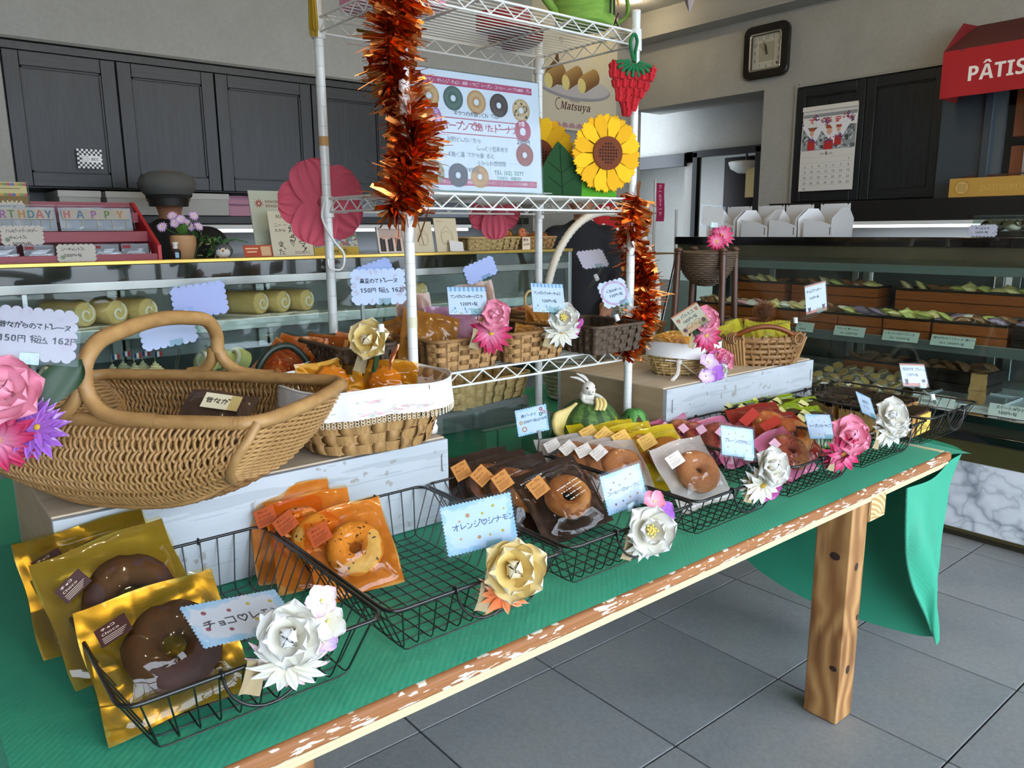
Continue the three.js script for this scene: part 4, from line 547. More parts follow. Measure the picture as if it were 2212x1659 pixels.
{
  const k = card('price_card', 'small blue price card for baked donuts on a metal clip left of the melon house', [-0.325, 0.926, 0.281, -0.364, -0.02, 0.137], 0.085, 0.07, 'stamp', (c, w, h) => { sky(c, w, h, '#eef2fb'); write(c, '焼ドーナツ', 70, 70, 40, '#22304a', 0.11, { adv: 0.9 }); write(c, '200円 税込216円', 90, 140, 38, '#22304a', 0.1, { adv: 0.78 }); for (const [x, y, col] of [[310, 50, '#b33a4a'], [340, 90, '#d97a8a'], [300, 105, '#3a7a6a'], [60, 160, '#e2a84a'], [90, 240, '#d98a5a']]) { c.strokeStyle = col; c.lineWidth = 13; c.beginPath(); c.arc(x, y, x === 90 ? 24 : 15, 0, 7); c.stroke(); } }, null);
  k.updateMatrixWorld(true); const f = k.worldToLocal(V(-0.32, 0.706, 0.275)); part(k, 'metal_clip', [bl(0.008, 0.018, -0.05, -0.028, -0.003, 0.004, 0.001), rod(V(0.013, -0.045, 0), f, 0.002, 6)], M(0x8a8c8e, 0.25, { metalness: 1 })); part(k, 'foot', at(cyl(0.016, 0.018, 0.004, 18), f.x, f.y, f.z), M(0x8a8c8e, 0.3, { metalness: 1 }));
}

// ---------- artificial flowers on clothes pegs ----------
const gradTex = (a, b, c) => texOf(16, 64, (u, v) => { const e = Math.abs(u - 0.5) * 0.25; return v < 0.5 ? mix3(hex(a), hex(b), v * 2) : mix3(hex(b), hex(c), (v - 0.5) * 2 + e * 0.4); });
const PET = {}; for (const [k, v] of Object.entries({ pink: [0xf4c0cc, 0xe88aa4, 0xee9fb4], hot: [0xe8a0b8, 0xc22458, 0xd8476f], purple: [0xb06ac8, 0xa862cc, 0xd9b0e8], cream: [0xd8b24e, 0xe2c880, 0xe2dac4], white: [0xded6bc, 0xdfdcd2, 0xe0e0e2], blush: [0xf6e8d8, 0xf3dfe2, 0xecc3d0], orange: [0xd8642a, 0xe88a52, 0xf4d4b8], magenta: [0x9a2470, 0xb84a98, 0xd9a0cc], lilac: [0xf0e4ec, 0xd9b4e0, 0xe2c4ea] })) PET[k] = M(0xffffff, 0.75, { map: gradTex(...v), transmission: 0.15 });
const petalGeo = (L, W, cup, curl, pt = 1) => sheet((u, v0) => { const v = 1 - (1 - v0) ** 2, k = u * 2 - 1, wv = W * (pt > 1 ? Math.pow(Math.sin((0.05 + 0.95 * Math.pow(v, 0.9)) * PI), 0.8) : Math.sqrt(Math.max(0, 1 - Math.pow(Math.abs(v - 0.58) / (v > 0.58 ? 0.425 : 0.72), 2.4)))); return V(k * wv, v * L - 0.06 * L * k * k * v, 0.55 * cup * W * k * k * (0.5 + v) + curl * L * v * v + 0.02 * L * Math.sin(k * 4 + v * 3)); }, 8, 10);
const PG = { rose: petalGeo(1, 0.55, 0.55, -0.12), roseIn: petalGeo(0.85, 0.42, 0.95, 0.1), daisy: petalGeo(1, 0.17, 0.5, -0.18, 2), round: petalGeo(1, 0.48, 0.35, -0.1), wide: petalGeo(1, 0.36, 0.4, -0.2) };
function bloom(parent, type, col, p, dir, r, col2) {
  const g = sub(parent, type === 'rose' ? 'rose_bloom' : type === 'daisy' ? 'daisy_bloom' : 'small_blossom');
  g.position.set(...p); g.quaternion.setFromUnitVectors(V(0, 0, 1), V(...dir).normalize());
  const put = (geo, n, tilt, s, off, m, j = 0) => { for (let i = 0; i < n; i++) { const q = part(g, 'petal', geo, m), a = (i / n) * 2 * PI + off; q.rotation.order = 'ZXY'; q.rotation.set(tilt + (R() - 0.5) * 0.22, (R() - 0.5) * 0.3, a); q.scale.setScalar(s * (0.92 + R() * 0.16)); q.position.set(-Math.sin(a) * 0.06 * r, Math.cos(a) * 0.06 * r, j * r); } };
  if (type === 'rose') { put(PG.roseIn, 3, 1.45, r * 0.55, 0.2, PET[col2 || col], 0.1); put(PG.roseIn, 4, 1.15, r * 0.72, 0.9, PET[col], 0.02); put(PG.rose, 5, 0.8, r * 0.88, 0.3, PET[col]); put(PG.rose, 6, 0.38, r, 0.8, PET[col], -0.05); }
  else if (type === 'open') { g.name = 'open_bloom'; put(PG.rose, 5, 0.95, r * 0.7, 0.1, PET[col], 0.02); put(PG.rose, 6, 0.45, r, 0.6, PET[col], -0.05); part(g, 'stamens', Array.from({ length: 16 }, (_, i) => { const a = i * 2.4, q = 0.05 + 0.012 * i; return [rod([0, 0, 0], [Math.cos(a) * q * r, Math.sin(a) * q * r, 0.42 * r], 0.0007, 4), ball(0.0026, Math.cos(a) * q * r, Math.sin(a) * q * r, 0.43 * r, 1, 6, 5)]; }), M(0xe6cf6a, 0.7)); }
  else if (type === 'daisy') { put(PG.daisy, 13, 0.3, r, 0, PET[col], 0.02); put(PG.daisy, 15, 0.02, r * 1.05, 0.2, PET[col2 || col]); part(g, 'disc', ball(r * 0.14, 0, 0, r * 0.06, [1, 1, 0.6]), M(0xc9a23a, 0.8)); }
  else { put(PG.round, 5, 0.25, r, 0.3, PET[col], 0.02); part(g, 'eye', ball(r * 0.1, 0, 0, r * 0.08, 1, 8, 6), M(0xe2d27a, 0.8)); }
  return g;
}
const pegMat = M(0x8a6438, 0.7), burlap = M(0x9c8a68, 0.9), leafG = M(0x1d3a1e, 0.5);
function clipFlower(label, p, blooms, o = {}) {
  R = rng(Math.round(p[0] * 1000 + 5000));
  const t = thing('flower_clip', label, 'flower', p, o.rot || 0);
  if (o.peg !== 0) { part(t, 'clothes_peg', [at(bx(0.011, 0.062, 0.006, 0.0015), -0.012, -0.008, -0.012, 0.5, 0.2, 0.5), at(bx(0.011, 0.062, 0.006, 0.0015), -0.015, -0.006, -0.02, 0.75, 0.2, 0.5), at(new THREE.TorusGeometry(0.004, 0.001, 5, 10), -0.012, 0, -0.016, 0, PI / 2)], pegMat); part(t, 'cloth_strip', at(sheet((u, v) => V((u - 0.5) * 0.03, -v * 0.05, 0.004 * Math.sin(u * 5 + v * 3)), 6, 6), -0.03, -0.012, -0.006, 0, 0, -0.35), burlap); }
  for (const b of blooms) bloom(t, ...b);
  if (o.leaf) part(t, 'leaf', at(petalGeo(0.07, 0.02, 0.4, -0.1), ...o.leaf), leafG);
  return t;
}
const CAM = [-0.55, 0.35, 0.75], UPF = [-0.35, 0.75, 0.6], DN = [-0.4, -0.35, 0.85];
clipFlower('white artificial rose with white daisy petals and pale pink blossoms on the nearest basket', [-1.158, 0.822, 0.712], [['rose', 'white', [0.008, 0.022, 0.022], CAM, 0.046], ['daisy', 'white', [0.005, -0.022, 0.012], DN, 0.052, 'blush'], ['blossom', 'blush', [0.062, 0.05, 0.006], CAM, 0.024], ['blossom', 'white', [0.066, 0.02, 0.014], CAM, 0.026], ['blossom', 'lilac', [0.06, -0.012, 0.008], DN, 0.022]]);
clipFlower('cream yellow artificial rose with orange petals on the second basket', [-0.762, 0.812, 0.712], [['rose', 'cream', [0.006, 0.012, 0.02], CAM, 0.054], ['daisy', 'orange', [-0.004, -0.034, 0.006], DN, 0.046], ['blossom', 'white', [0.034, -0.012, 0.0], [0.5, -0.1, 0.8], 0.03]]);
clipFlower('white open artificial flower with gold stamens and purple blossoms on the third basket', [-0.405, 0.802, 0.712], [['open', 'white', [-0.005, 0.0, 0.02], CAM, 0.052], ['daisy', 'white', [0.0, -0.026, 0.008], DN, 0.048], ['blossom', 'purple', [0.045, 0.022, 0.01], CAM, 0.026], ['blossom', 'pink', [0.03, 0.045, 0.0], UPF, 0.024], ['blossom', 'lilac', [0.05, -0.005, 0.008], CAM, 0.022]]);
clipFlower('white artificial flower with a purple petal below on the fourth basket', [0.005, 0.825, 0.712], [['rose', 'white', [0.002, 0.022, 0.014], [-0.2, 0.3, 0.9], 0.05], ['daisy', 'white', [-0.008, -0.022, 0.008], DN, 0.052], ['blossom', 'magenta', [0.02, -0.04, 0.006], DN, 0.034], ['blossom', 'purple', [0.045, -0.004, -0.004], [0.5, 0, 0.8], 0.03]]);
clipFlower('pink artificial rose with crimson petals on the fifth basket', [0.375, 0.825, 0.712], [['rose', 'pink', [0.008, 0.028, 0.01], CAM, 0.054], ['daisy', 'hot', [-0.01, -0.018, 0.006], DN, 0.056], ['daisy', 'hot', [0.02, -0.02, 0.004], [0.2, -0.4, 0.8], 0.05]]);
clipFlower('white artificial flower with ruffled petals on the sixth basket', [0.615, 0.838, 0.712], [['rose', 'white', [0.002, 0.03, 0.008], CAM, 0.05], ['daisy', 'white', [0.012, -0.012, 0.008], DN, 0.058], ['rose', 'white', [0.03, -0.005, 0.0], CAM, 0.045]]);
clipFlower('pink artificial rose over crimson petals on the first seagrass basket', [-0.335, 1.150, 0.125], [['rose', 'pink', [0.008, 0.022, 0.012], CAM, 0.044], ['daisy', 'hot', [-0.002, -0.022, 0.012], CAM, 0.052, 'hot'], ['blossom', 'purple', [0.03, 0.0, 0.0], CAM, 0.03]], {});
clipFlower('white open artificial flower with purple blossom on the second seagrass basket', [-0.088, 1.130, 0.125], [['open', 'white', [-0.002, 0.016, 0.014], CAM, 0.046], ['daisy', 'white', [-0.004, -0.018, 0.01], DN, 0.05], ['blossom', 'magenta', [0.05, -0.012, 0.006], [0.3, -0.2, 0.9], 0.032]], {});
clipFlower('pink artificial rose over a crimson flower on the palmier basket', [0.462, 1.078, 0.185], [['rose', 'pink', [0.008, 0.026, 0.004], CAM, 0.048], ['daisy', 'hot', [0.012, -0.024, 0.008], CAM, 0.05]], { leaf: [-0.02, -0.02, 0.0, 0, 0, 0.4] });
clipFlower('bunch of lilac, white and pink artificial flowers lying on the white riser', [0.552, 0.945, 0.172], [['blossom', 'purple', [-0.03, -0.015, 0.02], CAM, 0.034], ['blossom', 'lilac', [-0.045, 0.018, 0.01], UPF, 0.032], ['blossom', 'lilac', [-0.055, -0.025, 0.012], CAM, 0.026], ['rose', 'white', [0.002, -0.015, 0.014], CAM, 0.034], ['rose', 'pink', [0.04, 0.012, 0.0], CAM, 0.04], ['blossom', 'magenta', [0.01, 0.02, 0.0], UPF, 0.032], ['daisy', 'hot', [0.02, 0.035, -0.008], UPF, 0.03]], { peg: 0 });
clipFlower('pink artificial rose with a violet carnation at the left of the big wicker basket', [-1.385, 1.115, 0.30], [['rose', 'pink', [-0.012, 0.03, 0.012], [-0.2, 0.5, 0.85], 0.056], ['daisy', 'purple', [0.022, -0.028, 0.012], CAM, 0.046, 'purple'], ['daisy', 'purple', [0.024, -0.024, 0.018], CAM, 0.036, 'lilac'], ['daisy', 'hot', [-0.03, -0.035, 0.006], DN, 0.056]], { leaf: [0.03, 0.012, -0.01, 0, 0, -0.9, 1.3] });
clipFlower('cream artificial rose on a peg before the black bean madeleine basket', [-0.645, 1.125, 0.10], [['rose', 'cream', [-0.018, 0.01, 0.004], [-0.7, 0.3, 0.6], 0.05], ['blossom', 'orange', [0.034, -0.028, 0.004], [0.7, -0.4, 0.5], 0.036]], { leaf: [0.0, 0.0, 0.005, 0, 0.8, 2.6] });
clipFlower('crimson pink artificial flower on the brown rattan stand', [0.925, 1.345, -0.10], [['daisy', 'hot', [0.008, 0.012, 0.006], CAM, 0.046, 'pink'], ['daisy', 'hot', [-0.022, -0.008, 0.006], CAM, 0.036]], { peg: 0 });
// ---------- white wire shelf unit ----------
const PX = [-0.527, 0.255], PZ = [0.068, -0.353], SH = [1.024, 1.472, 1.938];
const whiteMetal = M(0xd9d9d4, 0.35, { clearcoat: 0.3 });
{
  const t = thing('wire_shelf', 'white wire shelf unit with four round poles standing on the green cloth', 'shelf', [0, 0, 0]);
  const names = ['near left pole wrapped in copper tinsel', 'far left pole with the gold tassel', 'near right pole', 'far right pole'];
  let n = 0;
  for (const x of PX) for (const z of PZ) {
    const p = part(t, 'pole', at(cyl(0.0128, 0.0128, 1.29, 20), x, 0.7025 + 0.645, z), whiteMetal, names[n++]);
    const ringMat = M(0x8f8f8a, 0.5); part(p, 'groove_rings', Array.from({ length: 24 }, (_, i) => at(new THREE.TorusGeometry(0.0128, 0.00035, 4, 20), x, 0.745 + i * 0.051, z, PI / 2)), ringMat);
    part(p, 'foot_cap', at(cyl(0.014, 0.017, 0.014, 18), x, 0.7095, z), M(0xc4c4c0, 0.5));
    part(p, 'pole_top', at(lathe([[0.0128, -0.004], [0.0134, 0], [0.0125, 0.006], [0.001, 0.009]], 18), x, 1.99, z), whiteMetal);
    if (x < 0 && z < 0) part(p, 'masking_tape', at(cyl(0.0134, 0.0134, 0.024, 18, 1), x, 1.625, z), M(0xb98d5a, 0.8));
    if (x < 0 && z > 0) part(p, 'masking_tape', at(cyl(0.0134, 0.0134, 0.026, 18, 1), x, 1.165, z), M(0xc9c5a8, 0.8));
  }
  const g = 0.036;
  SH.forEach((y, s) => {
    const f = sub(t, 'wire_tier'), a = 0.016;
    const side = (A, B) => { const L = A.distanceTo(B), k = Math.round(L / 0.042), d = B.clone().sub(A).normalize(), A2 = A.clone().addScaledVector(d, a), B2 = B.clone().addScaledVector(d, -a), low = V(0, -g, 0); part(f, 'rail', rod(A2, B2, 0.0035, 8), whiteMetal); part(f, 'rail', rod(A2.clone().add(low), B2.clone().add(low), 0.0032, 8), whiteMetal); const z = []; for (let i = 0; i <= k; i++) z.push(A2.clone().lerp(B2, i / k).add(i % 2 ? V(0, -0.003, 0) : V(0, -g + 0.003, 0))); part(f, 'truss_wire', tube(fillet(z, 0.003, 2), 0.0021, 6), whiteMetal); };
    const P = (i, j) => V(PX[i], y, PZ[j]);
    side(P(0, 0), P(1, 0)); side(P(0, 1), P(1, 1)); side(P(0, 0), P(0, 1)); side(P(1, 0), P(1, 1));
    const w = []; for (let i = 1; i < 17; i++) { const z = lerp(PZ[0], PZ[1], i / 17); w.push(rod([PX[0], y - 0.0022, z], [PX[1], y - 0.0022, z], 0.0019, 5)); }
    part(f, 'deck_wires', w, whiteMetal);
    for (const k of [0.28, 0.68]) part(f, 'cross_rod', rod([lerp(PX[0], PX[1], k), y - 0.008, PZ[0]], [lerp(PX[0], PX[1], k), y - 0.008, PZ[1]], 0.0036, 7), whiteMetal);
    for (let i = 0; i < 2; i++) for (let j = 0; j < 2; j++) part(f, 'collar', at(lathe([[0.0128, -0.052], [0.0185, -0.05], [0.0165, 0.006], [0.0128, 0.008]], 18), PX[i], y, PZ[j]), whiteMetal);
  });
  part(t, 'hook', tube(smooth([[-0.545, 1.46, -0.335], [-0.56, 1.42, -0.32], [-0.535, 1.36, -0.31], [-0.505, 1.32, -0.31], [-0.515, 1.28, -0.31], [-0.55, 1.285, -0.31], [-0.555, 1.31, -0.31]], 30), 0.0035, 6), whiteMetal);
}
// copper tinsel garlands
function tinsel(label, path, rad, nStrip, seed) {
  R = rng(seed);
  const t = thing('tinsel_garland', label, 'garland', [0, 0, 0]), c = new THREE.CatmullRomCurve3(path), cop = [M(0xe08a48, 0.24, { metalness: 1 }), M(0xc86a34, 0.3, { metalness: 1 })];
  part(t, 'core_cord', tube(c.getPoints(120), 0.003, 5), M(0x7a3414, 0.4, { metalness: 0.8 }));
  const sets = [[], []];
  for (let i = 0; i < nStrip; i++) {
    const k = R(), p = c.getPoint(k), T = c.getTangent(k), d = V(R() - 0.5, R() - 0.5, R() - 0.5); d.sub(T.clone().multiplyScalar(d.dot(T) * 0.8)).normalize();
    const wide = R() < 0.42, L = rad * (0.55 + R() * 0.6) * (wide ? 0.9 : 1.1), w = wide ? 0.0042 + R() * 0.003 : 0.0008, s = T.clone().cross(d).normalize().applyAxisAngle(d, R() * 2), bend = V(R() - 0.5, -0.3 + R() * 0.3, R() - 0.5).multiplyScalar(L * 0.35), pos = [], idx = [];
    for (let j = 0; j <= 3; j++) { const q = p.clone().addScaledVector(d, (L * j) / 3).addScaledVector(bend, (j / 3) ** 2); for (const e of [-1, 1]) pos.push(q.x + s.x * w * e, q.y + s.y * w * e, q.z + s.z * w * e); }
    for (let j = 0; j < 3; j++) { const a = j * 2; idx.push(a, a + 1, a + 2, a + 1, a + 3, a + 2); }
    const g = new THREE.BufferGeometry(); g.setAttribute('position', new THREE.Float32BufferAttribute(pos, 3)); g.setAttribute('uv', new THREE.Float32BufferAttribute(new Float32Array(16), 2)); g.setIndex(idx); g.computeVertexNormals(); sets[wide ? 0 : 1].push(g);
  }
  part(t, 'wide_strips', sets[0], cop[0]).userData.kind = 'stuff'; part(t, 'thin_strips', sets[1], cop[1]).userData.kind = 'stuff';
}
{ const p = []; for (let i = 0; i <= 40; i++) { const k = i / 40, a = k * 9.5; p.push(V(-0.535 + Math.cos(a) * 0.026, 1.99 - k * 0.555, 0.068 + Math.sin(a) * 0.026)); } p.push(V(-0.47, 1.425, 0.095)); tinsel('thick copper tinsel garland wound down the near left shelf pole', p, 0.072, 2100, 21); }
{ const p = []; for (let i = 0; i <= 40; i++) { const k = i / 40, a = k * 8 + 2; p.push(V(0.262 + Math.cos(a) * 0.03 + 0.03 * Math.sin(k * PI), 1.475 - k * 0.475, 0.075 + Math.sin(a) * 0.026)); } tinsel('copper tinsel garland wound round the near right shelf pole', p, 0.058, 1500, 22); }
{ R = rng(9); const t = thing('gold_tassel', 'gold tinsel tassel hanging at the top of the far left pole', 'tassel', [-0.548, 1.94, -0.335]); part(t, 'strands', Array.from({ length: 60 }, () => { const a = R() * 7, r = R() * 0.013; return rod([Math.cos(a) * r * 0.6, 0.12, Math.sin(a) * r * 0.6], [Math.cos(a) * r, -0.035 - R() * 0.02, Math.sin(a) * r], 0.0012, 4); }), M(0xb8962e, 0.3, { metalness: 0.8 })).userData.kind = 'stuff'; part(t, 'knot', ball(0.012, 0, 0.12, 0), M(0xb8962e, 0.35, { metalness: 0.7 })); }

// donut poster in a clear stand
{
  const W = 0.408, H = 0.287, t = thing('poster_stand', 'white poster of baked ring donuts in a clear stand on the middle shelf', 'poster', [-0.292, 1.478 + H / 2 + 0.002, 0.035], [-0.06, -0.03, 0]);
  const tex = canvasTex(1224, 862, (c, w, h) => {
    c.fillStyle = '#e9ecf2'; c.fillRect(0, 0, w, h);
    c.fillStyle = '#c2486a'; c.fillRect(130, 48, w - 200, 52); c.fillRect(130, h - 92, w - 180, 50);
    const row = 'シナモン・オレンジ・チョコ・米粉・いちご・レーズン・コーヒー・メープル抹茶・プレーン';
    write(c, row, 140, 58, 30, '#f2e8ec', 0.1, { adv: 0.84 }); write(c, row, 140, h - 82, 30, '#f2e8ec', 0.1, { adv: 0.85 });
    const donut = (x, y, r, a, b, dotc) => { const g = c.createRadialGradient(x, y, r * 0.3, x, y, r); g.addColorStop(0, b); g.addColorStop(0.5, a); g.addColorStop(1, b); c.fillStyle = g; c.beginPath(); c.arc(x, y, r, 0, 7); c.fill(); if (dotc) { const q = rng(x); for (let i = 0; i < 16; i++) { const an = q() * 7, rd = r * (0.45 + q() * 0.45); c.fillStyle = dotc; c.beginPath(); c.arc(x + Math.cos(an) * rd, y + Math.sin(an) * rd, r * 0.09, 0, 7); c.fill(); } } c.fillStyle = '#e6e9ee'; c.beginPath(); c.arc(x, y, r * 0.26, 0, 7); c.fill(); };
    donut(190, 190, 88, '#dcb27a', '#b98a52'); donut(400, 190, 88, '#5d7468', '#44594f'); donut(610, 200, 88, '#dcae7c', '#b8864e'); donut(822, 205, 88, '#5e443c', '#3c2a26'); donut(1040, 225, 88, '#e2c49a', '#c49a66', '#4a3428');
    donut(180, 560, 92, '#e0bc84', '#c0945a'); donut(1060, 565, 88, '#b5543e', '#8a3a2c'); donut(200, 730, 88, '#cdb48c', '#a68a62', '#54483c'); donut(410, 745, 88, '#5a5058', '#3c343c'); donut(610, 750, 84, '#dea868', '#b87c40');
    c.fillStyle = '#b568a8'; c.beginPath(); c.arc(195, 345, 98, 0, 7); c.fill(); c.fillStyle = '#e9ecf2'; c.beginPath(); c.arc(195, 345, 36, 0, 7); c.fill(); c.save(); c.translate(195, 345); c.fillStyle = '#f4eef4'; c.font = 'bold 34px sans-serif'; const s = 'BAKED DONUT '; for (let i = 0; i < s.length; i++) { c.save(); c.rotate(-2.3 + i * 0.44); c.fillText(s[i], -10, -58); c.restore(); } c.restore();
    c.strokeStyle = '#b83a52'; c.lineWidth = 7; c.strokeRect(280, 330, 720, 110); c.fillStyle = '#b83a52'; c.beginPath(); c.arc(1050, 380, 82, 0, 7); c.fill(); c.fillStyle = '#e9ecf2'; c.beginPath(); c.arc(1050, 385, 30, 0, 7); c.fill();
    write(c, '1個', 1005, 305, 42, '#f6eef0', 0.13); write(c, '200円', 985, 440, 50, '#2a2430', 0.12, { adv: 0.9 });
    write(c, 'おやつの仲間にくわえてね!', 400, 272, 38, '#4a4a52', 0.1, { adv: 0.93 }); write(c, 'オーブンで焼いたドーナツ', 296, 350, 66, '#b83a52', 0.13, { adv: 0.88 });
    write(c, '※酸化しないから', 320, 462, 42, '#5a5e68', 0.09, { adv: 0.95 }); write(c, 'しっとり感長続き', 590, 516, 42, '#5a5e68', 0.09, { adv: 0.95 }); write(c, '※軽く温めてから食べると', 320, 570, 42, '#5a5e68', 0.09, { adv: 0.95 }); write(c, 'ふわふわ感倍増', 590, 624, 42, '#5a5e68', 0.09, { adv: 0.95 }); write(c, '※全部で10種類', 320, 680, 42, '#5a5e68', 0.09, { adv: 0.95 });
    c.strokeStyle = '#8a9a8e'; c.lineWidth = 2; c.strokeRect(712, 640, 400, 200 - 70); write(c, 'TEL (62) 3277', 750, 690, 42, '#3a7a58', 0.1, { font: '' }); write(c, '下沢419・木曜定休', 770, 738, 30, '#3a7a58', 0.1, { adv: 0.9, font: '' });
  });
  part(t, 'print', xyuv(at(bx(W, H, 0.001), 0, 0, 0), -W / 2, W / 2, -H / 2, H / 2), M(0xd6d6d6, 0.6, { map: tex }));
  part(t, 'front_sheet', at(bx(W + 0.008, H + 0.006, 0.0016), 0, 0, 0.0022), M(0xf4f8fa, 0.08, { transmission: 1, thickness: 0, ior: 1.18 })); part(t, 'back_sheet', at(bx(W + 0.008, H + 0.006, 0.0016), 0, 0, -0.0022), acryl);
  part(t, 'base', at(bx(W + 0.008, 0.002, 0.08), 0, -H / 2 - 0.003, 0), acryl);
}
// felt sunflower basket
const felt = (c) => M(c, 0.95, { sheen: 0.5, sheenColor: new THREE.Color(c).lerp(new THREE.Color(1, 1, 1), 0.3), sheenRoughness: 0.7 });
{
  const t = thing('felt_basket', 'felt basket with two yellow sunflowers and a dark green leaf on the middle shelf', 'basket', [0.135, 1.474, -0.04], -0.42);
  const g1 = felt(0x4f9a20), g2 = felt(0x16401c), y1 = [felt(0xe8b415), felt(0xdca20e)], br = felt(0x6a3418);
  part(t, 'pouch', [bl(-0.1, 0.1, 0, 0.1, 0.05, 0.056), bl(-0.1, 0.1, 0, 0.1, -0.056, -0.05), bl(-0.1, -0.094, 0, 0.1, -0.05, 0.05), bl(0.094, 0.1, 0, 0.1, -0.05, 0.05), bl(-0.1, 0.1, 0, 0.005, -0.05, 0.05)], g1);
  const leafS = new THREE.Shape(); leafS.moveTo(-0.05, 0); leafS.quadraticCurveTo(-0.085, 0.07, -0.01, 0.155); leafS.quadraticCurveTo(0.075, 0.09, 0.06, 0); leafS.closePath();
  const lf = part(t, 'leaf', at(ext(leafS, 0.005, 0.001), -0.075, 0, 0.064), g2); part(lf, 'stitched_vein', [rod([-0.07, 0.004, 0.0672], [-0.08, 0.145, 0.0672], 0.001, 4), ...[0.03, 0.07].flatMap((y) => [rod([-0.074, y, 0.0672], [-0.115, y + 0.03, 0.0672], 0.0008, 4), rod([-0.074, y, 0.0672], [-0.03, y + 0.03, 0.0672], 0.0008, 4)])], M(0x0c2410, 0.9));
  const pet = new THREE.Shape(); pet.moveTo(-0.006, 0.03); pet.bezierCurveTo(-0.024, 0.06, -0.022, 0.092, -0.012, 0.104); pet.lineTo(-0.008, 0.101); pet.lineTo(-0.004, 0.11); pet.lineTo(0, 0.106); pet.lineTo(0.005, 0.111); pet.lineTo(0.009, 0.102); pet.lineTo(0.012, 0.103); pet.bezierCurveTo(0.022, 0.09, 0.024, 0.06, 0.006, 0.03);
  const pg = ext(pet, 0.004, 0.0008);
  const flower = (x, y, z, ry) => { const f = sub(t, 'sunflower'); f.position.set(x, y, z); f.rotation.y = ry; for (let r = 0; r < 2; r++) for (let i = 0; i < 12; i++) { const p = part(f, 'petal', pg, y1[(i + r) % 2]); p.rotation.z = ((i + r * 0.5) / 12) * 2 * PI; p.rotation.x = 0; p.position.z = r * 0.004; } part(f, 'disc', at(cyl(0.047, 0.047, 0.006, 32), 0, 0, 0.009, PI / 2), br); const h = []; for (let i = -3; i <= 3; i++) for (let j = -3; j <= 3; j++) if (i * i + j * j < 11) h.push(at(bx(0.005, 0.005, 0.001), i * 0.0088, j * 0.0088, 0.0122, 0, 0, 0.78)); part(f, 'seed_holes', h, M(0x24120a, 0.95)); };
  flower(0.06, 0.125, 0.072, 0.1); flower(-0.115, 0.125, -0.03, -0.5);
}
// crocheted strawberry
{
  R = rng(31); const t = thing('crochet_strawberry', 'red crocheted strawberry with a green cap hanging from the near right pole', 'decoration', [0.20, 1.80, 0.105], [0, -0.6, -0.12]);
  const yarn = M(0xb51420, 0.95, { sheen: 0.5, sheenColor: new THREE.Color(1, 0.4, 0.4) }), gy = M(0x12683c, 0.95), tuft = (x, y, s) => { const g = []; for (let k = -1; k <= 1; k++) g.push(at(new THREE.CapsuleGeometry(0.0052 * s, 0.013 * s, 4, 8), x + k * 0.0075 * s, y - Math.abs(k) * 0.002, 0.004 + (k ? 0 : 0.004), 0.15, 0, -k * 0.28)); return J(g); };
  const rows = [[6, 0.03], [6, 0.008], [5, -0.014], [4, -0.036], [3, -0.056], [2, -0.074], [1, -0.09]];
  for (const [n, y] of rows) for (let i = 0; i < n; i++) for (const s of [1, -1]) { const m = part(t, s > 0 ? 'front_tuft' : 'rear_tuft', tuft((i - (n - 1) / 2) * 0.021, y, 1), yarn); m.scale.z = s; m.rotation.z = (R() - 0.5) * 0.25; }
  part(t, 'body', at(ext([[-0.058, 0.04], [0.058, 0.04], [0.05, -0.01], [0.008, -0.095], [-0.008, -0.095], [-0.05, -0.01]], 0.009, 0.004, 2), 0, 0, 0), M(0x9a0f1a, 0.95));
  const cap = []; for (let i = 0; i < 9; i++) { const a = PI + 0.25 + (i / 8) * (PI - 0.5); for (const r of [0.018, 0.032]) cap.push(at(new THREE.CapsuleGeometry(0.0055, 0.014, 4, 8), Math.cos(a) * r * 1.35, 0.046 + Math.sin(a) * r, 0.009, 0, 0, a + PI / 2)); } part(t, 'green_cap', cap, gy);
  part(t, 'hanging_loop', [tube(smooth([[0, 0.045, 0.004], [-0.012, 0.075, 0.002], [-0.016, 0.1, -0.004], [-0.004, 0.122, -0.016], [0.006, 0.108, -0.02], [0.002, 0.07, -0.004], [0.004, 0.045, 0]], 40), 0.0048, 7)], gy);
}
// pink crepe paper flowers
function paperFlower(label, p, rot, r) {
  const t = thing('paper_flower', label, 'decoration', p, rot), m = M(0xd0566a, 0.85, { transmission: 0.25 });
  for (let i = 0; i < 5; i++) { const q = part(t, 'petal', sheet((u, v) => { const k = u * 2 - 1, w = r * 0.52 * Math.sqrt(Math.max(0, 1 - Math.pow(Math.abs(v - 0.62) / (v > 0.62 ? 0.4 : 0.7), 2.4))), f = 0.006 * Math.cos(k * 13) * v * (1 - Math.abs(k) * 0.4); return V(k * w, v * r, f + 0.25 * r * v * v - 0.02 * (i % 2)); }, 24, 12), m); q.rotation.z = (i / 5) * 2 * PI + 0.3; }
  part(t, 'folds_centre', ball(0.012, 0, 0, 0.004, [1, 1, 0.5]), M(0x9a3448, 0.9));
}
paperFlower('large pink crepe paper flower tied to the far left shelf pole', [-0.53, 1.462, -0.378], [0, -0.55, 0], 0.118);
paperFlower('pink crepe paper flower hanging below the back rail of the middle shelf', [0.08, 1.442, -0.375], [0.25, -0.5, 0.35], 0.085);
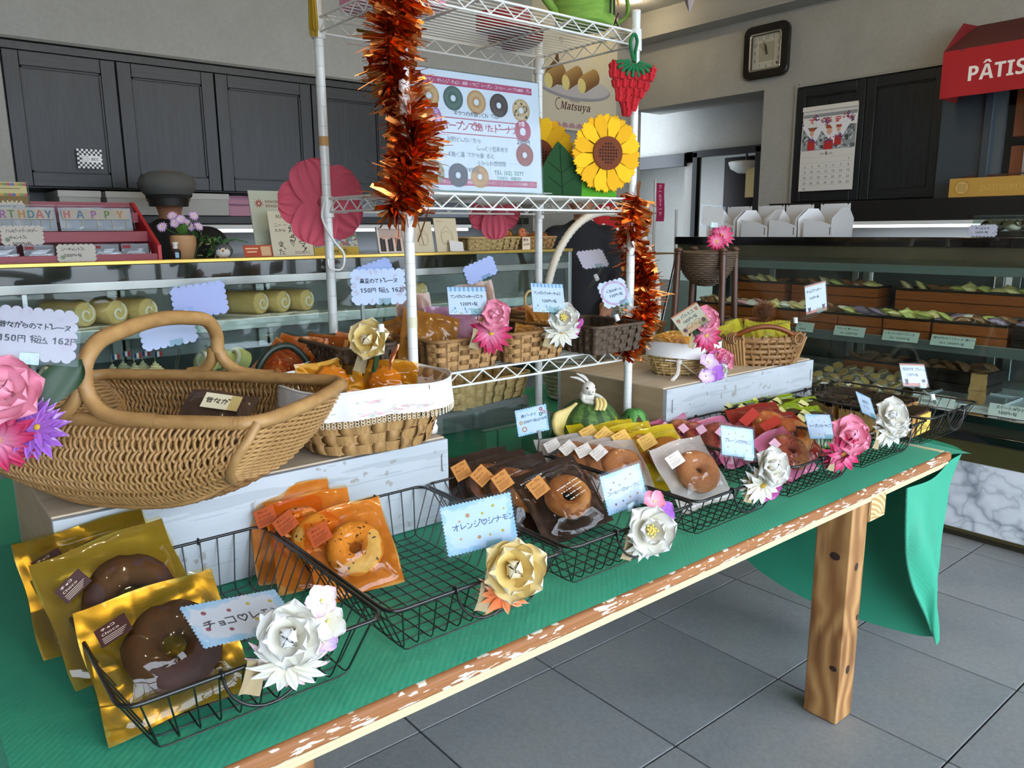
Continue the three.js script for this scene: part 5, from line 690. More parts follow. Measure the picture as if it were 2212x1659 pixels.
// goods on the top shelf
{
  const b = thing('gift_box', 'pink gift box at the near left corner of the top shelf', 'box', [-0.40, 1.942, -0.18]); part(b, 'body', bl(-0.1, 0.1, 0, 0.09, -0.1, 0.1, 0.003), M(0xd787a8, 0.5)); part(b, 'lid', bl(-0.104, 0.104, 0.07, 0.1, -0.104, 0.104, 0.003), M(0xd98fae, 0.5));
  [[-0.02, -0.16, 'dark red heart shaped sweet box in the middle of the top shelf'], [0.10, -0.26, 'dark red heart shaped sweet box behind the watering can']].forEach(([x, z, l], i) => { const h = new THREE.Shape(); h.moveTo(0, -0.07); h.bezierCurveTo(-0.1, 0.0, -0.09, 0.08, -0.045, 0.08); h.bezierCurveTo(-0.015, 0.08, 0, 0.06, 0, 0.045); h.bezierCurveTo(0, 0.06, 0.015, 0.08, 0.045, 0.08); h.bezierCurveTo(0.09, 0.08, 0.1, 0, 0, -0.07); const t = thing('heart_box', l, 'box', [x, 1.942 + 0.026, z], [-PI / 2, 0, i * 0.4]); part(t, 'box', ext(h, 0.05, 0.005, 2), M(0x7a0f18, 0.3)); part(t, 'ribbon', bl(-0.006, 0.006, -0.06, 0.05, 0.0255, 0.0275), M(0xd9d4cc, 0.5)); });
  const c = thing('watering_can', 'green felted watering can with a bee at the far right of the top shelf', 'ornament', [0.135, 1.942, -0.02], -0.3), gm = M(0xffffff, 0.95, { map: texOf(128, 128, (u, v) => mix3(hex(0x55802a), hex(0x8fb04e), fbm(u, v, 12, 30, 3, 140))) });
  part(c, 'body', warp(lathe([[0.001, 0.004], [0.06, 0.004], [0.075, 0.02], [0.078, 0.07], [0.068, 0.1], [0.06, 0.105]], 32), (x, y, z) => { const n = 1 + 0.06 * (vn(x * 90 + 40, y * 90 + 40, 999, 999, 3) - 0.5); return V(x * n * 1.15, y, z * n); }), gm);
  part(c, 'handle', tube(smooth([[0.082, 0.10, 0.01], [0.125, 0.10, 0.012], [0.132, 0.05, 0.012], [0.09, 0.015, 0.012]], 24), 0.0085, 8, false, 0.6), gm); part(c, 'spout', tube([[-0.08, 0.03, 0], [-0.12, 0.07, 0], [-0.15, 0.11, 0]], 0.012, 8), gm);
  const bee = part(c, 'felt_bee', at(ext((() => { const s = new THREE.Shape(); s.absellipse(0, 0, 0.027, 0.03, 0, 7); return s; })(), 0.004, 0.001), 0.045, 0.055, 0.078, 0, 0.35), felt(0xd99a1e)); part(bee, 'stripes', [at(bx(0.007, 0.052, 0.001), 0.038, 0.055, 0.0832, 0, 0.35), at(bx(0.007, 0.056, 0.001), 0.052, 0.055, 0.0782, 0, 0.35)], M(0x14100c, 0.9)); part(c, 'felt_bow', [ball(0.014, -0.03, 0.085, 0.078, [1.3, 0.8, 0.4]), ball(0.014, -0.005, 0.088, 0.082, [1.3, 0.8, 0.4])], felt(0xc22a62));
  part(c, 'ribbon_knot', tube(smooth([[0.088, 0.01, 0.01], [0.092, 0.035, 0.02], [0.1, 0.05, 0.018], [0.09, 0.03, 0.022], [0.1, 0.012, 0.02]], 20), 0.002, 5), M(0x1a100c, 0.7));
}
// ---------- wicker and woven baskets ----------
const canCache = {};
const canTex = (a, b, s) => { const q = hex(b), k = Math.round((q[0] + q[1] + q[2]) * 2.2); return (canCache[k] ||= canTexNew(a, b, s)); };
const canTexNew = (a, b, s) => texOf(256, 64, (u, v) => mix3(hex(a), hex(b), fbm(u, v, 40, 6, 3, s) * 0.7 + vn(u * 12, v * 2, 12, 2, s) * 0.3));
const cane = M(0xffffff, 0.5, { map: canTex(0x8a6236, 0xc29a62, 150) }), caneDark = M(0xffffff, 0.55, { map: canTex(0x6e4a26, 0xa87f4c, 154) });
// coil wrapped rail: ridged tube
function coil(pts, r, pitch, closed, n = 9, ridge = 0.1) {
  const c = new THREE.CatmullRomCurve3(pts.map((p) => (p.isVector3 ? p : V(...p))), closed, 'centripetal'), L = c.getLength(), k = Math.round(L / pitch), N = k * 4;
  return tube(c.getSpacedPoints(N).slice(0, closed ? N : N + 1), (t) => r * (1 - ridge + ridge * 1.2 * Math.sqrt(Math.abs(Math.sin(t * N / 4 * PI)))), n, closed);
}
{
  const t = thing('wicker_basket', 'big honey coloured wicker basket with a wrapped arch handle at the table near end', 'basket', [-1.125, 0.9105, 0.135], -0.87);
  const H = 0.168, PX0 = (q) => lerp(0.285, 0.205, Math.pow(q, 1.3));
  const front = (s, q, sg) => V(s * PX0(q), H * (1 - q) + 0.05 * q * Math.pow(Math.abs(s), 3), sg * (0.198 + 0.028 * Math.sin(q * PI) - 0.05 * q ** 4 - 0.02 * s * s));
  const end = (s, q, sg) => { const e = front(1, q, 1); return V(sg * (e.x + 0.02 * (1 - s * s)), e.y - 0.012 * q * (1 - s * s), s * e.z); };
  const str = [], str2 = [];
  for (const sg of [1, -1]) for (let i = 0; i < 104; i++) { const s = (i / 103) * 2 - 1, pts = []; for (let j = 0; j <= 26; j++) { const q = j / 26, p = front(s * 0.985 + 0.006 * Math.sin(q * 30 + i), q, sg); p.z += sg * 0.0042 * Math.cos(q * PI * 9 + (i % 2) * PI); p.x += 0.003 * Math.sin(q * PI * 9 + (i % 2) * PI * 0.5); pts.push(p); } str.push(tube(pts, 0.0031, 5)); }
  for (const sg of [1, -1]) for (let i = 0; i < 30; i++) { const q = 0.03 + (i / 29) * 0.95, pts = []; for (let j = 0; j <= 44; j++) { const s = (j / 44) * 2 - 1, p = end(s, q, sg); p.x += sg * 0.004 * Math.cos(s * PI * 8 + (i % 2) * PI); pts.push(p); } str2.push(tube(pts, 0.0032, 5)); }
  part(t, 'side_weave', str, cane).userData.kind = 'stuff'; part(t, 'end_weave', str2, cane).userData.kind = 'stuff';
  const bot = []; for (let i = 0; i < 46; i++) { const s = (i / 45) * 2 - 1, A = front(s, 0.98, 1), B = front(s, 0.98, -1), pts = []; for (let j = 0; j <= 20; j++) { const k = j / 20, p = A.clone().lerp(B, k); p.y = Math.max(0.001, p.y - 0.02 * Math.sin(k * PI)) + 0.003 * Math.cos(k * 30 + (i % 2) * PI); pts.push(p); } bot.push(tube(pts, 0.0045, 5)); } part(t, 'base_weave', bot, caneDark).userData.kind = 'stuff';
  const rimP = []; for (let i = 0; i < 8; i++) rimP.push(front(-0.94 + (i / 7) * 1.88, 0, 1)); for (let i = 0; i < 5; i++) rimP.push(end(0.86 - (i / 4) * 1.72, 0, 1)); for (let i = 0; i < 8; i++) rimP.push(front(0.94 - (i / 7) * 1.88, 0, -1)); for (let i = 0; i < 5; i++) rimP.push(end(-0.86 + (i / 4) * 1.72, 0, -1));
  part(t, 'rim', coil(rimP, 0.0125, 0.0062, true), cane);
  for (const a of [1, -1]) for (const b of [1, -1]) part(t, 'corner_rib', coil([0, 0.25, 0.5, 0.75, 0.95].map((q) => { const p = front(a, q, b); p.x += a * 0.003; return p; }), 0.0088, 0.006, false, 8), cane);
  for (const b of [1, -1]) part(t, 'base_rim', coil(Array.from({ length: 9 }, (_, i) => front(-1 + i / 4, 0.97, b)), 0.0075, 0.006, false, 8), cane);
  part(t, 'handle', coil([[-0.005, H + 0.055, 0.2], [-0.002, H + 0.095, 0.197], [0, H + 0.125, 0.165], [0, H + 0.137, 0.1], [0, H + 0.145, 0.0], [0, H + 0.137, -0.1], [0, H + 0.122, -0.165], [-0.002, H + 0.09, -0.195], [-0.005, H + 0.055, -0.2]], 0.0142, 0.0066, false, 10), cane);
  for (const b of [1, -1]) { part(t, 'handle_leg', coil([[-0.004, H + 0.06, b * 0.2], [0.006, H + 0.035, b * 0.202], [0.03, H + 0.014, b * 0.205], [0.075, H + 0.005, b * 0.203], [0.12, H + 0.004, b * 0.2]], 0.0128, 0.0064, false, 9), cane); part(t, 'handle_leg', coil([[-0.014, H + 0.062, b * 0.199], [-0.022, H + 0.035, b * 0.202], [-0.045, H + 0.012, b * 0.205], [-0.08, H + 0.004, b * 0.203]], 0.0125, 0.0064, false, 9), cane); }
  const p = thing('madeleine_packet', 'single brown film packet with a paper label inside the big wicker basket', 'packet', [-1.06, 0.978, 0.13], [-0.95, -0.5, -0.25]);
  part(p, 'film', filmGeo(0.14, 0.13, 0.014, 5, 0.008), M(0x6a5040, 0.2, { transmission: 0.5 })); part(p, 'back_film', filmGeo(0.14, 0.13, 0.004, 6, 0.006, -1), M(0x5a4234, 0.3)); part(p, 'label', xyuv(at(bx(0.075, 0.04, 0.001), 0, 0, 0), -0.0375, 0.0375, -0.02, 0.02).translate(0.01, 0.085, 0.022), M(0xffffff, 0.6, { map: canvasTex(150, 80, (c) => { c.fillStyle = '#e8dfc0'; c.fillRect(0, 0, 150, 80); c.fillStyle = '#c8b070'; c.fillRect(108, 0, 42, 80); write(c, '昔なが', 12, 22, 32, '#2a2018', 0.12); }) }));
}
// splint basket: wide strips over and under upright stakes
function splint(t, o) {
  const { a, b, a1, b1, H, rows, nS, p = 4, amp = 0.003, th = 0.0012, mat, mat2, y0 = 0.004 } = o;
  const pt = (ang, q) => { const c = Math.cos(ang), s = Math.sin(ang), k = Math.pow(Math.pow(Math.abs(c), p) + Math.pow(Math.abs(s), p), -1 / p); return V(lerp(a1, a, q) * c * k, 0, lerp(b1, b, q) * s * k); };
  const angs = []; { const N = 400, cum = [0]; for (let i = 1; i <= N; i++) cum.push(cum[i - 1] + pt((i / N) * 2 * PI, 1).distanceTo(pt(((i - 1) / N) * 2 * PI, 1))); for (let i = 0; i < nS * 4; i++) { const L = (i / (nS * 4)) * cum[N]; let j = 1; while (cum[j] < L) j++; angs.push(((j - 1 + (L - cum[j - 1]) / (cum[j] - cum[j - 1])) / N) * 2 * PI); } }
  const hgt = H / rows;
  for (let r = 0; r < rows; r++) {
    const pos = [], idx = [], uv = [], n = nS * 4;
    for (let i = 0; i <= n; i++) { const an = angs[i % n], off = amp * Math.cos((i / 4) * PI + r * PI + PI / 2 * 0) ; for (const e of [0, 1]) for (const d of [0, 1]) { const q = (r + (e ? 0.965 : 0.035)) / rows, v = pt(an, q), l = Math.hypot(v.x, v.z), nx = v.x / l, nz = v.z / l; pos.push(v.x + nx * (off + d * th), y0 + q * H, v.z + nz * (off + d * th)); uv.push(i * 0.12 + r * 0.37, e * 0.5 + r * 0.13); } }
    for (let i = 0; i < n; i++) { const A = i * 4, Bq = A + 4; idx.push(A + 1, A + 3, Bq + 1, Bq + 1, A + 3, Bq + 3, A, Bq, A + 2, A + 2, Bq, Bq + 2, A + 2, Bq + 2, A + 3, A + 3, Bq + 2, Bq + 3, A, A + 1, Bq, Bq, A + 1, Bq + 1); }
    let g = new THREE.BufferGeometry(); g.setAttribute('position', new THREE.Float32BufferAttribute(pos, 3)); g.setAttribute('uv', new THREE.Float32BufferAttribute(uv, 2)); g.setIndex(idx); g = g.toNonIndexed(); g.computeVertexNormals();
    part(t, 'splint', g, mat);
  }
  const w = (o.sw || 0.4) * pt(angs[0], 1).distanceTo(pt(angs[4], 1));
  for (let k = 0; k < nS; k++) { const an = angs[k * 4], pts = []; for (let j = 0; j <= rows * 3; j++) { const q = j / (rows * 3), v = pt(an, q), l = Math.hypot(v.x, v.z), off = -amp * 0.9 * Math.cos((k + Math.floor(q * rows * 0.9999)) * PI) * Math.abs(Math.sin(q * rows * PI)) ** 0.5; pts.push(V(v.x * (1 + off / l), y0 + q * H, v.z * (1 + off / l))); } const v = pt(an, 1), m = part(t, 'stake', tube(pts, w, 4, false, 0.0009 / w, V(v.x, 0, v.z).normalize()), mat2 || mat); }
  return pt;
}
const rimOf = (pt, y, r, pitch, n = 40) => coil(Array.from({ length: n }, (_, i) => { const v = pt((i / n) * 2 * PI, 1); v.y = y; return v; }), r, pitch, true, 7, 0.18);
const floorOf = (pt, y, nu = 40) => sheet((u, v) => { const q = pt(u * 2 * PI, 0).multiplyScalar(v); q.y = y; return q; }, nu, 3);
const chip = M(0xffffff, 0.55, { map: canTex(0xa2703c, 0xd0a468, 160) }), grassA = M(0xffffff, 0.7, { map: canTex(0x7d7248, 0xc2b888, 164) }), grassD = M(0xffffff, 0.7, { map: canTex(0x4c3e2e, 0x8f7c60, 168) }), grassDark = M(0xffffff, 0.7, { map: canTex(0x3a2c20, 0x64503c, 170) }), bamboo = M(0xffffff, 0.55, { map: canTex(0xa88a52, 0xd6bd86, 172) });
{
  const t = thing('chip_basket', 'round woven chip basket with a floral cloth lining on the riser', 'basket', [-0.70, 0.9105, 0.135], -0.15);
  const pt = splint(t, { a: 0.185, b: 0.15, a1: 0.135, b1: 0.112, H: 0.142, rows: 6, nS: 26, p: 2.8, amp: 0.0035, mat: chip, sw: 0.42 });
  part(t, 'floor', floorOf(pt, 0.006), chip);
  const flo = M(0xffffff, 0.85, { map: canvasTex(1024, 256, (c, w, h) => { c.fillStyle = '#dcd9d6'; c.fillRect(0, 0, w, h); const r = rng(12); for (let i = 0; i < 34; i++) { const x = r() * w, y = 20 + r() * 200; for (let k = 0; k < 5; k++) { c.fillStyle = ['#c9a0a6', '#d4b4b8', '#c08a94'][k % 3]; c.beginPath(); c.arc(x + r() * 20 - 10, y + r() * 14 - 7, 5 + r() * 5, 0, 7); c.fill(); } for (let k = 0; k < 5; k++) { c.fillStyle = '#a9b5a2'; c.beginPath(); c.ellipse(x + r() * 50 - 25, y + r() * 40 - 20, 8, 3, r() * 3, 0, 7); c.fill(); } } }) });
  const lin = (q0, q1, off0, off1) => sheet((u, v) => { const a = u * 2 * PI, p0 = pt(a, 1), l = Math.hypot(p0.x, p0.z), wob = 0.003 * Math.sin(a * 11) + 0.002 * Math.sin(a * 23), o = lerp(off0, off1, v) + wob * v; return V(p0.x * (1 + o / l), lerp(q0, q1, v) + 0.003 * Math.sin(a * 5), p0.z * (1 + o / l)); }, 120, 8);
  part(t, 'lining_fold', lin(0.15, 0.092, 0.006, 0.0085), flo, 'folded floral cloth'); part(t, 'lining_inside', lin(0.15, 0.05, 0.004, -0.055), M(0xdfd2c4, 0.9)); part(t, 'lining_edge', coil(Array.from({ length: 60 }, (_, i) => { const a = (i / 60) * 2 * PI, v = pt(a, 1), l = Math.hypot(v.x, v.z); return V(v.x * (1 + 0.005 / l), 0.1505 + 0.003 * Math.sin(a * 5), v.z * (1 + 0.005 / l)); }), 0.0028, 0.05, true, 6, 0), flo);
  const lace = []; for (let i = 0; i < 110; i++) { const a = (i / 110) * 2 * PI, v = pt(a, 1), l = Math.hypot(v.x, v.z), nx = v.x / l, nz = v.z / l; for (const dy of [0, -0.006]) lace.push(at(new THREE.TorusGeometry(0.0036, 0.0011, 4, 8), v.x + nx * 0.0095, 0.088 + dy + 0.003 * Math.sin(a * 5), v.z + nz * 0.0095, 0, Math.atan2(nx, nz))); } part(t, 'lace_trim', lace, M(0xd9cdb6, 0.9));
  // yellow film packets inside
  const yf = M(0xd9a93a, 0.18, { transmission: 0.45 }), sq = M(0xffffff, 0.7, { map: bakeTex(hex(0xb8701e), hex(0xe0a040)) });
  [[-0.72, 1.03, 0.03, -0.25, -0.25, 0.1], [-0.61, 1.02, 0.06, -0.2, -0.6, -0.12], [-0.74, 1.0, 0.14, -1.2, -0.2, 0.1], [-0.66, 0.995, 0.16, -1.15, -0.3, -0.1]].forEach(([x, y, z, rx, ry, rz], i) => { const p = thing('madeleine_packet', ['yellow film madeleine packet standing at the back of the lined chip basket', 'yellow film madeleine packet standing at the right of the lined chip basket', 'yellow film madeleine packet lying at the left of the lined chip basket', 'yellow film madeleine packet lying at the front of the lined chip basket'][i], 'packet', [x, y - 0.045, z], [rx, ry, rz], 'yellow madeleine packets'); part(p, 'back_film', filmGeo(0.15, 0.105, 0.004, i + 2, 0.006, -1), yf); part(p, 'madeleine', at(warp(lathe([[0.001, 0], [0.03, 0.002], [0.037, 0.009], [0.04, 0.01], [0.033, 0.018], [0.001, 0.024]], 24), (X, Y, Z) => { const k = 1 + 0.06 * Math.cos(Math.atan2(Z, X) * 14); return V(X * k, Y, Z * k); }), 0, 0.05, 0.001, PI / 2), sq); part(p, 'front_film', filmGeo(0.15, 0.105, 0.028, i + 6, 0.01), clear(0xffe9a8, 0.05)); });
}
{
  // striped basket with orange brown packets
  const t = thing('striped_basket', 'low dark basket with green and copper stripes and a green wrapped handle', 'basket', [-0.73, 0.9105, -0.17], 0.35);
  const a = 0.165, b = 0.11, P = (an, q) => V(Math.cos(an) * lerp(0.13, a, q), 0, Math.sin(an) * lerp(0.085, b, q)), gcol = M(0x16261a, 0.45), ccol = M(0x9a6230, 0.4, { metalness: 0.15 });
  for (let i = 0; i < 56; i++) { const an = (i / 56) * 2 * PI, q = [0, 0.5, 1].map((k) => { const v = P(an, k); v.y = 0.006 + k * 0.10; return v; }), v = P(an, 1); part(t, 'stripe', tube([...q, v.clone().multiplyScalar(1.03).setY(0.112), v.clone().multiplyScalar(0.98).setY(0.116)], 0.0068, 6, false, 0.5, V(v.x, 0, v.z).normalize()), i % 2 ? gcol : ccol); }
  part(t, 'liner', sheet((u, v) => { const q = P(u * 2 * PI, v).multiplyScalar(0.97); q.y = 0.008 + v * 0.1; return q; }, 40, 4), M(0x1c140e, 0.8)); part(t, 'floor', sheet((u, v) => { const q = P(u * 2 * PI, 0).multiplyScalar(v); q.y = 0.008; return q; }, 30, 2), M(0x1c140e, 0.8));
  part(t, 'handle', coil([[-0.155, 0.1, 0.03], [-0.15, 0.16, 0.04], [-0.12, 0.2, 0.055], [-0.08, 0.205, 0.07], [-0.045, 0.17, 0.085], [-0.03, 0.11, 0.1]], 0.0088, 0.005, false, 8), gcol, 'dark green wrapped handle');
  const of = M(0xb5763a, 0.25, { transmission: 0.3 }), oc = M(0xffffff, 0.7, { map: bakeTex(hex(0x6a3c1a), hex(0xa8713a)) }), oc2 = clear(0xf8d8b0, 0.06);
  R = rng(77);
  for (let i = 0; i < 11; i++) { const u = (i % 6) / 5, r = Math.floor(i / 6), x = -0.845 + u * 0.25 - r * 0.01 + 0.02, z = -0.19 + u * 0.05 + r * 0.07, o = thing('madeleine_packet', `orange brown madeleine packet, ${ORD[i % 6]} along the ${r ? 'front' : 'back'} file in the striped basket`, 'packet', [x, 0.985 - r * 0.012 - 0.005, z], [-0.25 - r * 0.3, -0.4 - R() * 0.5, -0.45 + u * 0.25 + (R() - 0.5) * 0.5], 'madeleines in the striped basket'); part(o, 'back_film', filmGeo(0.11, 0.145, 0.006, i + 1, 0.008, -1), of); part(o, 'cake', at(warp(new THREE.SphereGeometry(0.036, 16, 10), (X, Y, Z) => V(X * 0.85, Y * 1.2, Z * 0.5 * (1 + 0.1 * Math.cos(X * 250)))), 0, 0.065, 0.016), oc); part(o, 'front_film', filmGeo(0.11, 0.145, 0.034, i + 5, 0.012), oc2); part(o, 'side_seam', at(bx(0.011, 0.14, 0.004, 0.0015), 0.052, 0.072, 0.005), M(0xc07c36, 0.3)); }
}
// seagrass baskets on the lower tier
function seagrass(label, x0, x1, z0, z1, mat, mat2, yaw = 0) {
  const t = thing('seagrass_basket', label, 'basket', [(x0 + x1) / 2, 1.0275, (z0 + z1) / 2], yaw), a = (x1 - x0) / 2, b = (z1 - z0) / 2;
  const pt = splint(t, { a, b, a1: a - 0.012, b1: b - 0.014, H: 0.078, rows: 6, nS: 30, p: 14, amp: 0.0026, mat, mat2, sw: 0.4 });
  part(t, 'floor', floorOf(pt, 0.005), mat2); part(t, 'rim', rimOf(pt, 0.083, 0.0055, 0.009, 60), mat2);
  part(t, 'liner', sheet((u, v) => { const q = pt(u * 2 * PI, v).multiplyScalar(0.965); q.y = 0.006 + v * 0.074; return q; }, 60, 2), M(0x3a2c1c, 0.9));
}
seagrass('pale green brown seagrass basket with vanilla almond cookies at the left of the lower tier', -0.475, -0.258, -0.25, 0.09, grassA, grassD);
seagrass('pale seagrass basket with chocolate almond cookies in the middle of the lower tier', -0.24, -0.03, -0.22, 0.10, grassA, grassD);
seagrass('dark brown seagrass basket for walnut balls at the right of the lower tier', 0.022, 0.235, -0.09, 0.155, grassDark, grassDark);
seagrass('dark seagrass basket behind the tall near pole on the lower tier', -0.70, -0.545, -0.22, 0.03, grassDark, grassDark);
{
  const t = wireBasket(0.16, 0.2, 0.07); t.userData.label = 'small black wire basket below the cream rose on the lower tier'; t.userData.category = 'basket'; t.position.set(-0.635, 0.92, 0.02); t.rotation.y = 0.5; t.scale.setScalar(0.8);
  // film bags standing in the seagrass baskets
  const bag = (label, x, y, z, rot, w, h, m, seed) => { const o = thing('cookie_bag', label, 'packet', [x, y, z], rot, 'film cookie bags on the lower tier'); part(o, 'film', filmGeo(w, h, 0.022, seed, 0.014, 1), m); part(o, 'back_film', filmGeo(w, h, 0.01, seed + 3, 0.01, -1), m); part(o, 'cookies', [0, 1, 2].map((i) => at(cyl(0.022, 0.022, 0.008, 16), (i - 1) * 0.012, 0.03 + i * 0.012, 0.004, PI / 2 - 0.2)), bake.pale); };
  const am = M(0xc98a34, 0.18, { transmission: 0.55 }), pk = M(0xc98fa8, 0.2, { transmission: 0.5 }), sal = M(0xc9a08a, 0.25, { transmission: 0.45 });
  bag('large amber film bag leaning in the first seagrass basket', -0.445, 1.036, 0.0, [-0.45, -0.3, -0.25], 0.15, 0.15, am, 3); bag('amber film bag lying flat behind the near pole', -0.46, 1.036, -0.08, [-0.6, -0.2, 0.3], 0.12, 0.13, am, 7);
  bag('pink film bag beside the crimson flower', -0.275, 1.036, -0.03, [-0.35, -0.5, 0.3], 0.11, 0.13, pk, 11); bag('pink film bag standing behind the first seagrass basket', -0.31, 1.036, -0.12, [-0.3, -0.2, -0.1], 0.1, 0.14, pk, 15); bag('salmon film bag with two pointed corners behind the almond card', -0.17, 1.036, -0.11, [-0.15, -0.45, 0.15], 0.12, 0.20, sal, 19); bag('small checked amber bag left of the white flower', -0.135, 1.036, 0.05, [-0.4, -0.3, -0.2], 0.09, 0.09, am, 23); bag('square amber bag right of the almond chocolate card', 0.0, 1.036, -0.05, [-0.15, -0.35, 0.05], 0.08, 0.13, am, 27); bag('salmon film bag behind the vanilla card', -0.34, 1.036, -0.2, [-0.1, -0.3, 0.05], 0.1, 0.17, sal, 29);
}
// oval willow baskets with handles
function willow(label, p, yaw, a, b, a1, b1, H, mat, rows, nS, extra) {
  const t = thing('willow_basket', label, 'basket', p, yaw), g = [], P = (an, q) => V(Math.cos(an) * lerp(a1, a, q), 0, Math.sin(an) * lerp(b1, b, q)), dy = H / rows;
  for (let r = 0; r < rows; r++) { const pts = []; for (let i = 0; i < nS * 4; i++) { const an = (i / (nS * 4)) * 2 * PI, v = P(an, (r + 0.5) / rows), l = Math.hypot(v.x, v.z), o = 0.0032 * Math.cos((i / 4) * PI + r * PI); pts.push(V(v.x * (1 + o / l), 0.004 + (r + 0.5) * dy, v.z * (1 + o / l))); } g.push(tube(pts, dy * 0.52, 5, true)); }
  part(t, 'weave', g, mat).userData.kind = 'stuff';
  for (let k = 0; k < nS; k++) { const an = (k / nS) * 2 * PI, A = P(an, 0), B = P(an, 1); A.y = 0; B.y = H; part(t, 'stake', rod(A, B, 0.0028, 5), mat); }
  part(t, 'rim', coil(Array.from({ length: 36 }, (_, i) => { const v = P((i / 36) * 2 * PI, 1); v.y = H + 0.003; return v; }), 0.0065, 0.016, true, 7, 0.2), mat);
  part(t, 'floor', sheet((u, v) => { const q = P(u * 2 * PI, 0).multiplyScalar(v); q.y = 0.003; return q; }, 30, 2), mat);
  if (extra) extra(t, P);
  return t;
}
const willowMat = M(0xffffff, 0.5, { map: canTex(0xa8874e, 0xdcc690, 176) }), honey = M(0xffffff, 0.45, { map: canTex(0x6a4420, 0xab7a3e, 178) }), whiteWil = M(0xffffff, 0.6, { map: canTex(0xb9b098, 0xdedac8, 180) }), brownWil = M(0xffffff, 0.5, { map: canTex(0x6a3f1a, 0xa56c34, 182) });
willow('pale willow basket lined with white cloth and tied with a cloth bow on the riser', [0.565, 0.9055, 0.03], -0.15, 0.135, 0.098, 0.10, 0.07, 0.085, willowMat, 9, 20, (t, P) => {
  part(t, 'cloth_lining', sheet((u, v) => { const an = -0.9 + u * 4.2, v0 = P(an, 1), l = Math.hypot(v0.x, v0.z), o = 0.011 + 0.003 * Math.sin(u * 19); return V(v0.x * (1 + o / l), lerp(0.112 + 0.006 * Math.sin(u * 9), 0.058 - 0.012 * Math.sin(u * 5), v), v0.z * (1 + o / l)); }, 60, 8), M(0xd8d5d0, 0.9)); part(t, 'lining_inside', sheet((u, v) => { const an = -0.9 + u * 4.2, v0 = P(an, 1), l = Math.hypot(v0.x, v0.z); return V(v0.x * (1 + lerp(0.011, -0.03, v) / l), lerp(0.112 + 0.006 * Math.sin(u * 9), 0.05, v), v0.z * (1 + lerp(0.011, -0.03, v) / l)); }, 60, 5), M(0xd2c9be, 0.9));
  part(t, 'handle', coil([[-0.11, 0.08, -0.05], [-0.12, 0.115, -0.02], [-0.118, 0.118, 0.025], [-0.1, 0.08, 0.075]], 0.0045, 0.012, false, 6, 0.25), willowMat);
  const bowM = M(0xd2c8bc, 0.9); part(t, 'cloth_bow', [[[-0.085, 0.055, 0.075], [-0.11, 0.02, 0.10], [-0.14, -0.001, 0.105]], [[-0.085, 0.055, 0.075], [-0.045, 0.02, 0.10], [-0.02, 0.001, 0.112]], [[-0.085, 0.055, 0.075], [-0.13, 0.06, 0.06]], [[-0.085, 0.055, 0.075], [-0.045, 0.06, 0.088]]].map((q) => tube(smooth(q, 8), 0.007, 6, false, 0.3)).concat([ball(0.011, -0.085, 0.052, 0.078)]), bowM);
});
{ const pm = M(0xd9a13e, 0.2, { transmission: 0.5 }); [[0.50, 0.02, 0.15], [0.54, 0.055, -0.1], [0.62, -0.01, 0.1]].forEach(([x, z, r], i) => { const o = thing('palmier_packet', ['amber palmier packet at the left of the cloth lined willow basket', 'amber palmier packet at the front of the cloth lined willow basket', 'amber palmier packet half under the cloth lining'][i], 'packet', [x, 0.955, z - 0.01], [-0.6, -0.5, r], 'palmier packets'); part(o, 'film', filmGeo(0.1, 0.09, 0.014, i + 41, 0.012), pm); part(o, 'palmier', at(new THREE.TorusGeometry(0.02, 0.008, 8, 20), 0, 0.045, 0.008), bake.maple); }); }
willow('oval honey brown stick basket with wooden grips and yellow packets on the riser', [0.925, 0.9055, 0.085], -0.72, 0.158, 0.105, 0.13, 0.085, 0.095, honey, 5, 14, (t, P) => {
  for (let k = 0; k < 34; k++) { const an = (k / 34) * 2 * PI, pts = [0, 0.25, 0.5, 0.75, 1].map((q) => { const v = P(an + 0.05 * Math.sin(q * 9 + k), q).multiplyScalar(1.05); v.y = q * 0.108; return v; }); part(t, 'upright_stick', tube(pts, 0.0052, 6), honey); }
  for (const c of [PI / 2 + 0.75, -0.15]) { const g = []; for (let k = 0; k < 9; k++) { const an = c - 0.28 + k * 0.07, pts = []; for (let j = 0; j <= 30; j++) { const q = j / 30, v = P(an, q).multiplyScalar(1.085); v.y = q * 0.095; pts.push(v); } g.push(coil(pts.filter((_, i) => i % 5 === 0), 0.0052, 0.008, false, 6, 0.3)); } part(t, 'rope_panel', g, M(0xffffff, 0.8, { map: canTex(0x8a683a, 0xb8935c, 184) })); }
  for (const s of [1, -1]) { const c = s > 0 ? PI / 2 : -PI / 2, pts = []; for (let i = 0; i <= 14; i++) { const k = i / 14 * 2 - 1, v = P(c - k * 0.75, 1).multiplyScalar(1.03); v.y = 0.105 + 0.042 * Math.cos(k * PI / 2) - 0.004; pts.push(v); } part(t, 'wooden_grip', tube(pts, 0.012, 8, false, 0.75), M(0xffffff, 0.4, { map: pineTex, color: 0xc08858 })); for (const e of [-0.72, 0.72]) { const v = P(c - e, 1); part(t, 'binding', [-0.006, 0, 0.006, 0.012].map((d) => at(new THREE.TorusGeometry(0.019, 0.0032, 6, 14), v.x * 1.03 + d * Math.sin(c), 0.098, v.z * 1.03 + d, 0, 0.4)), honey); } }
});
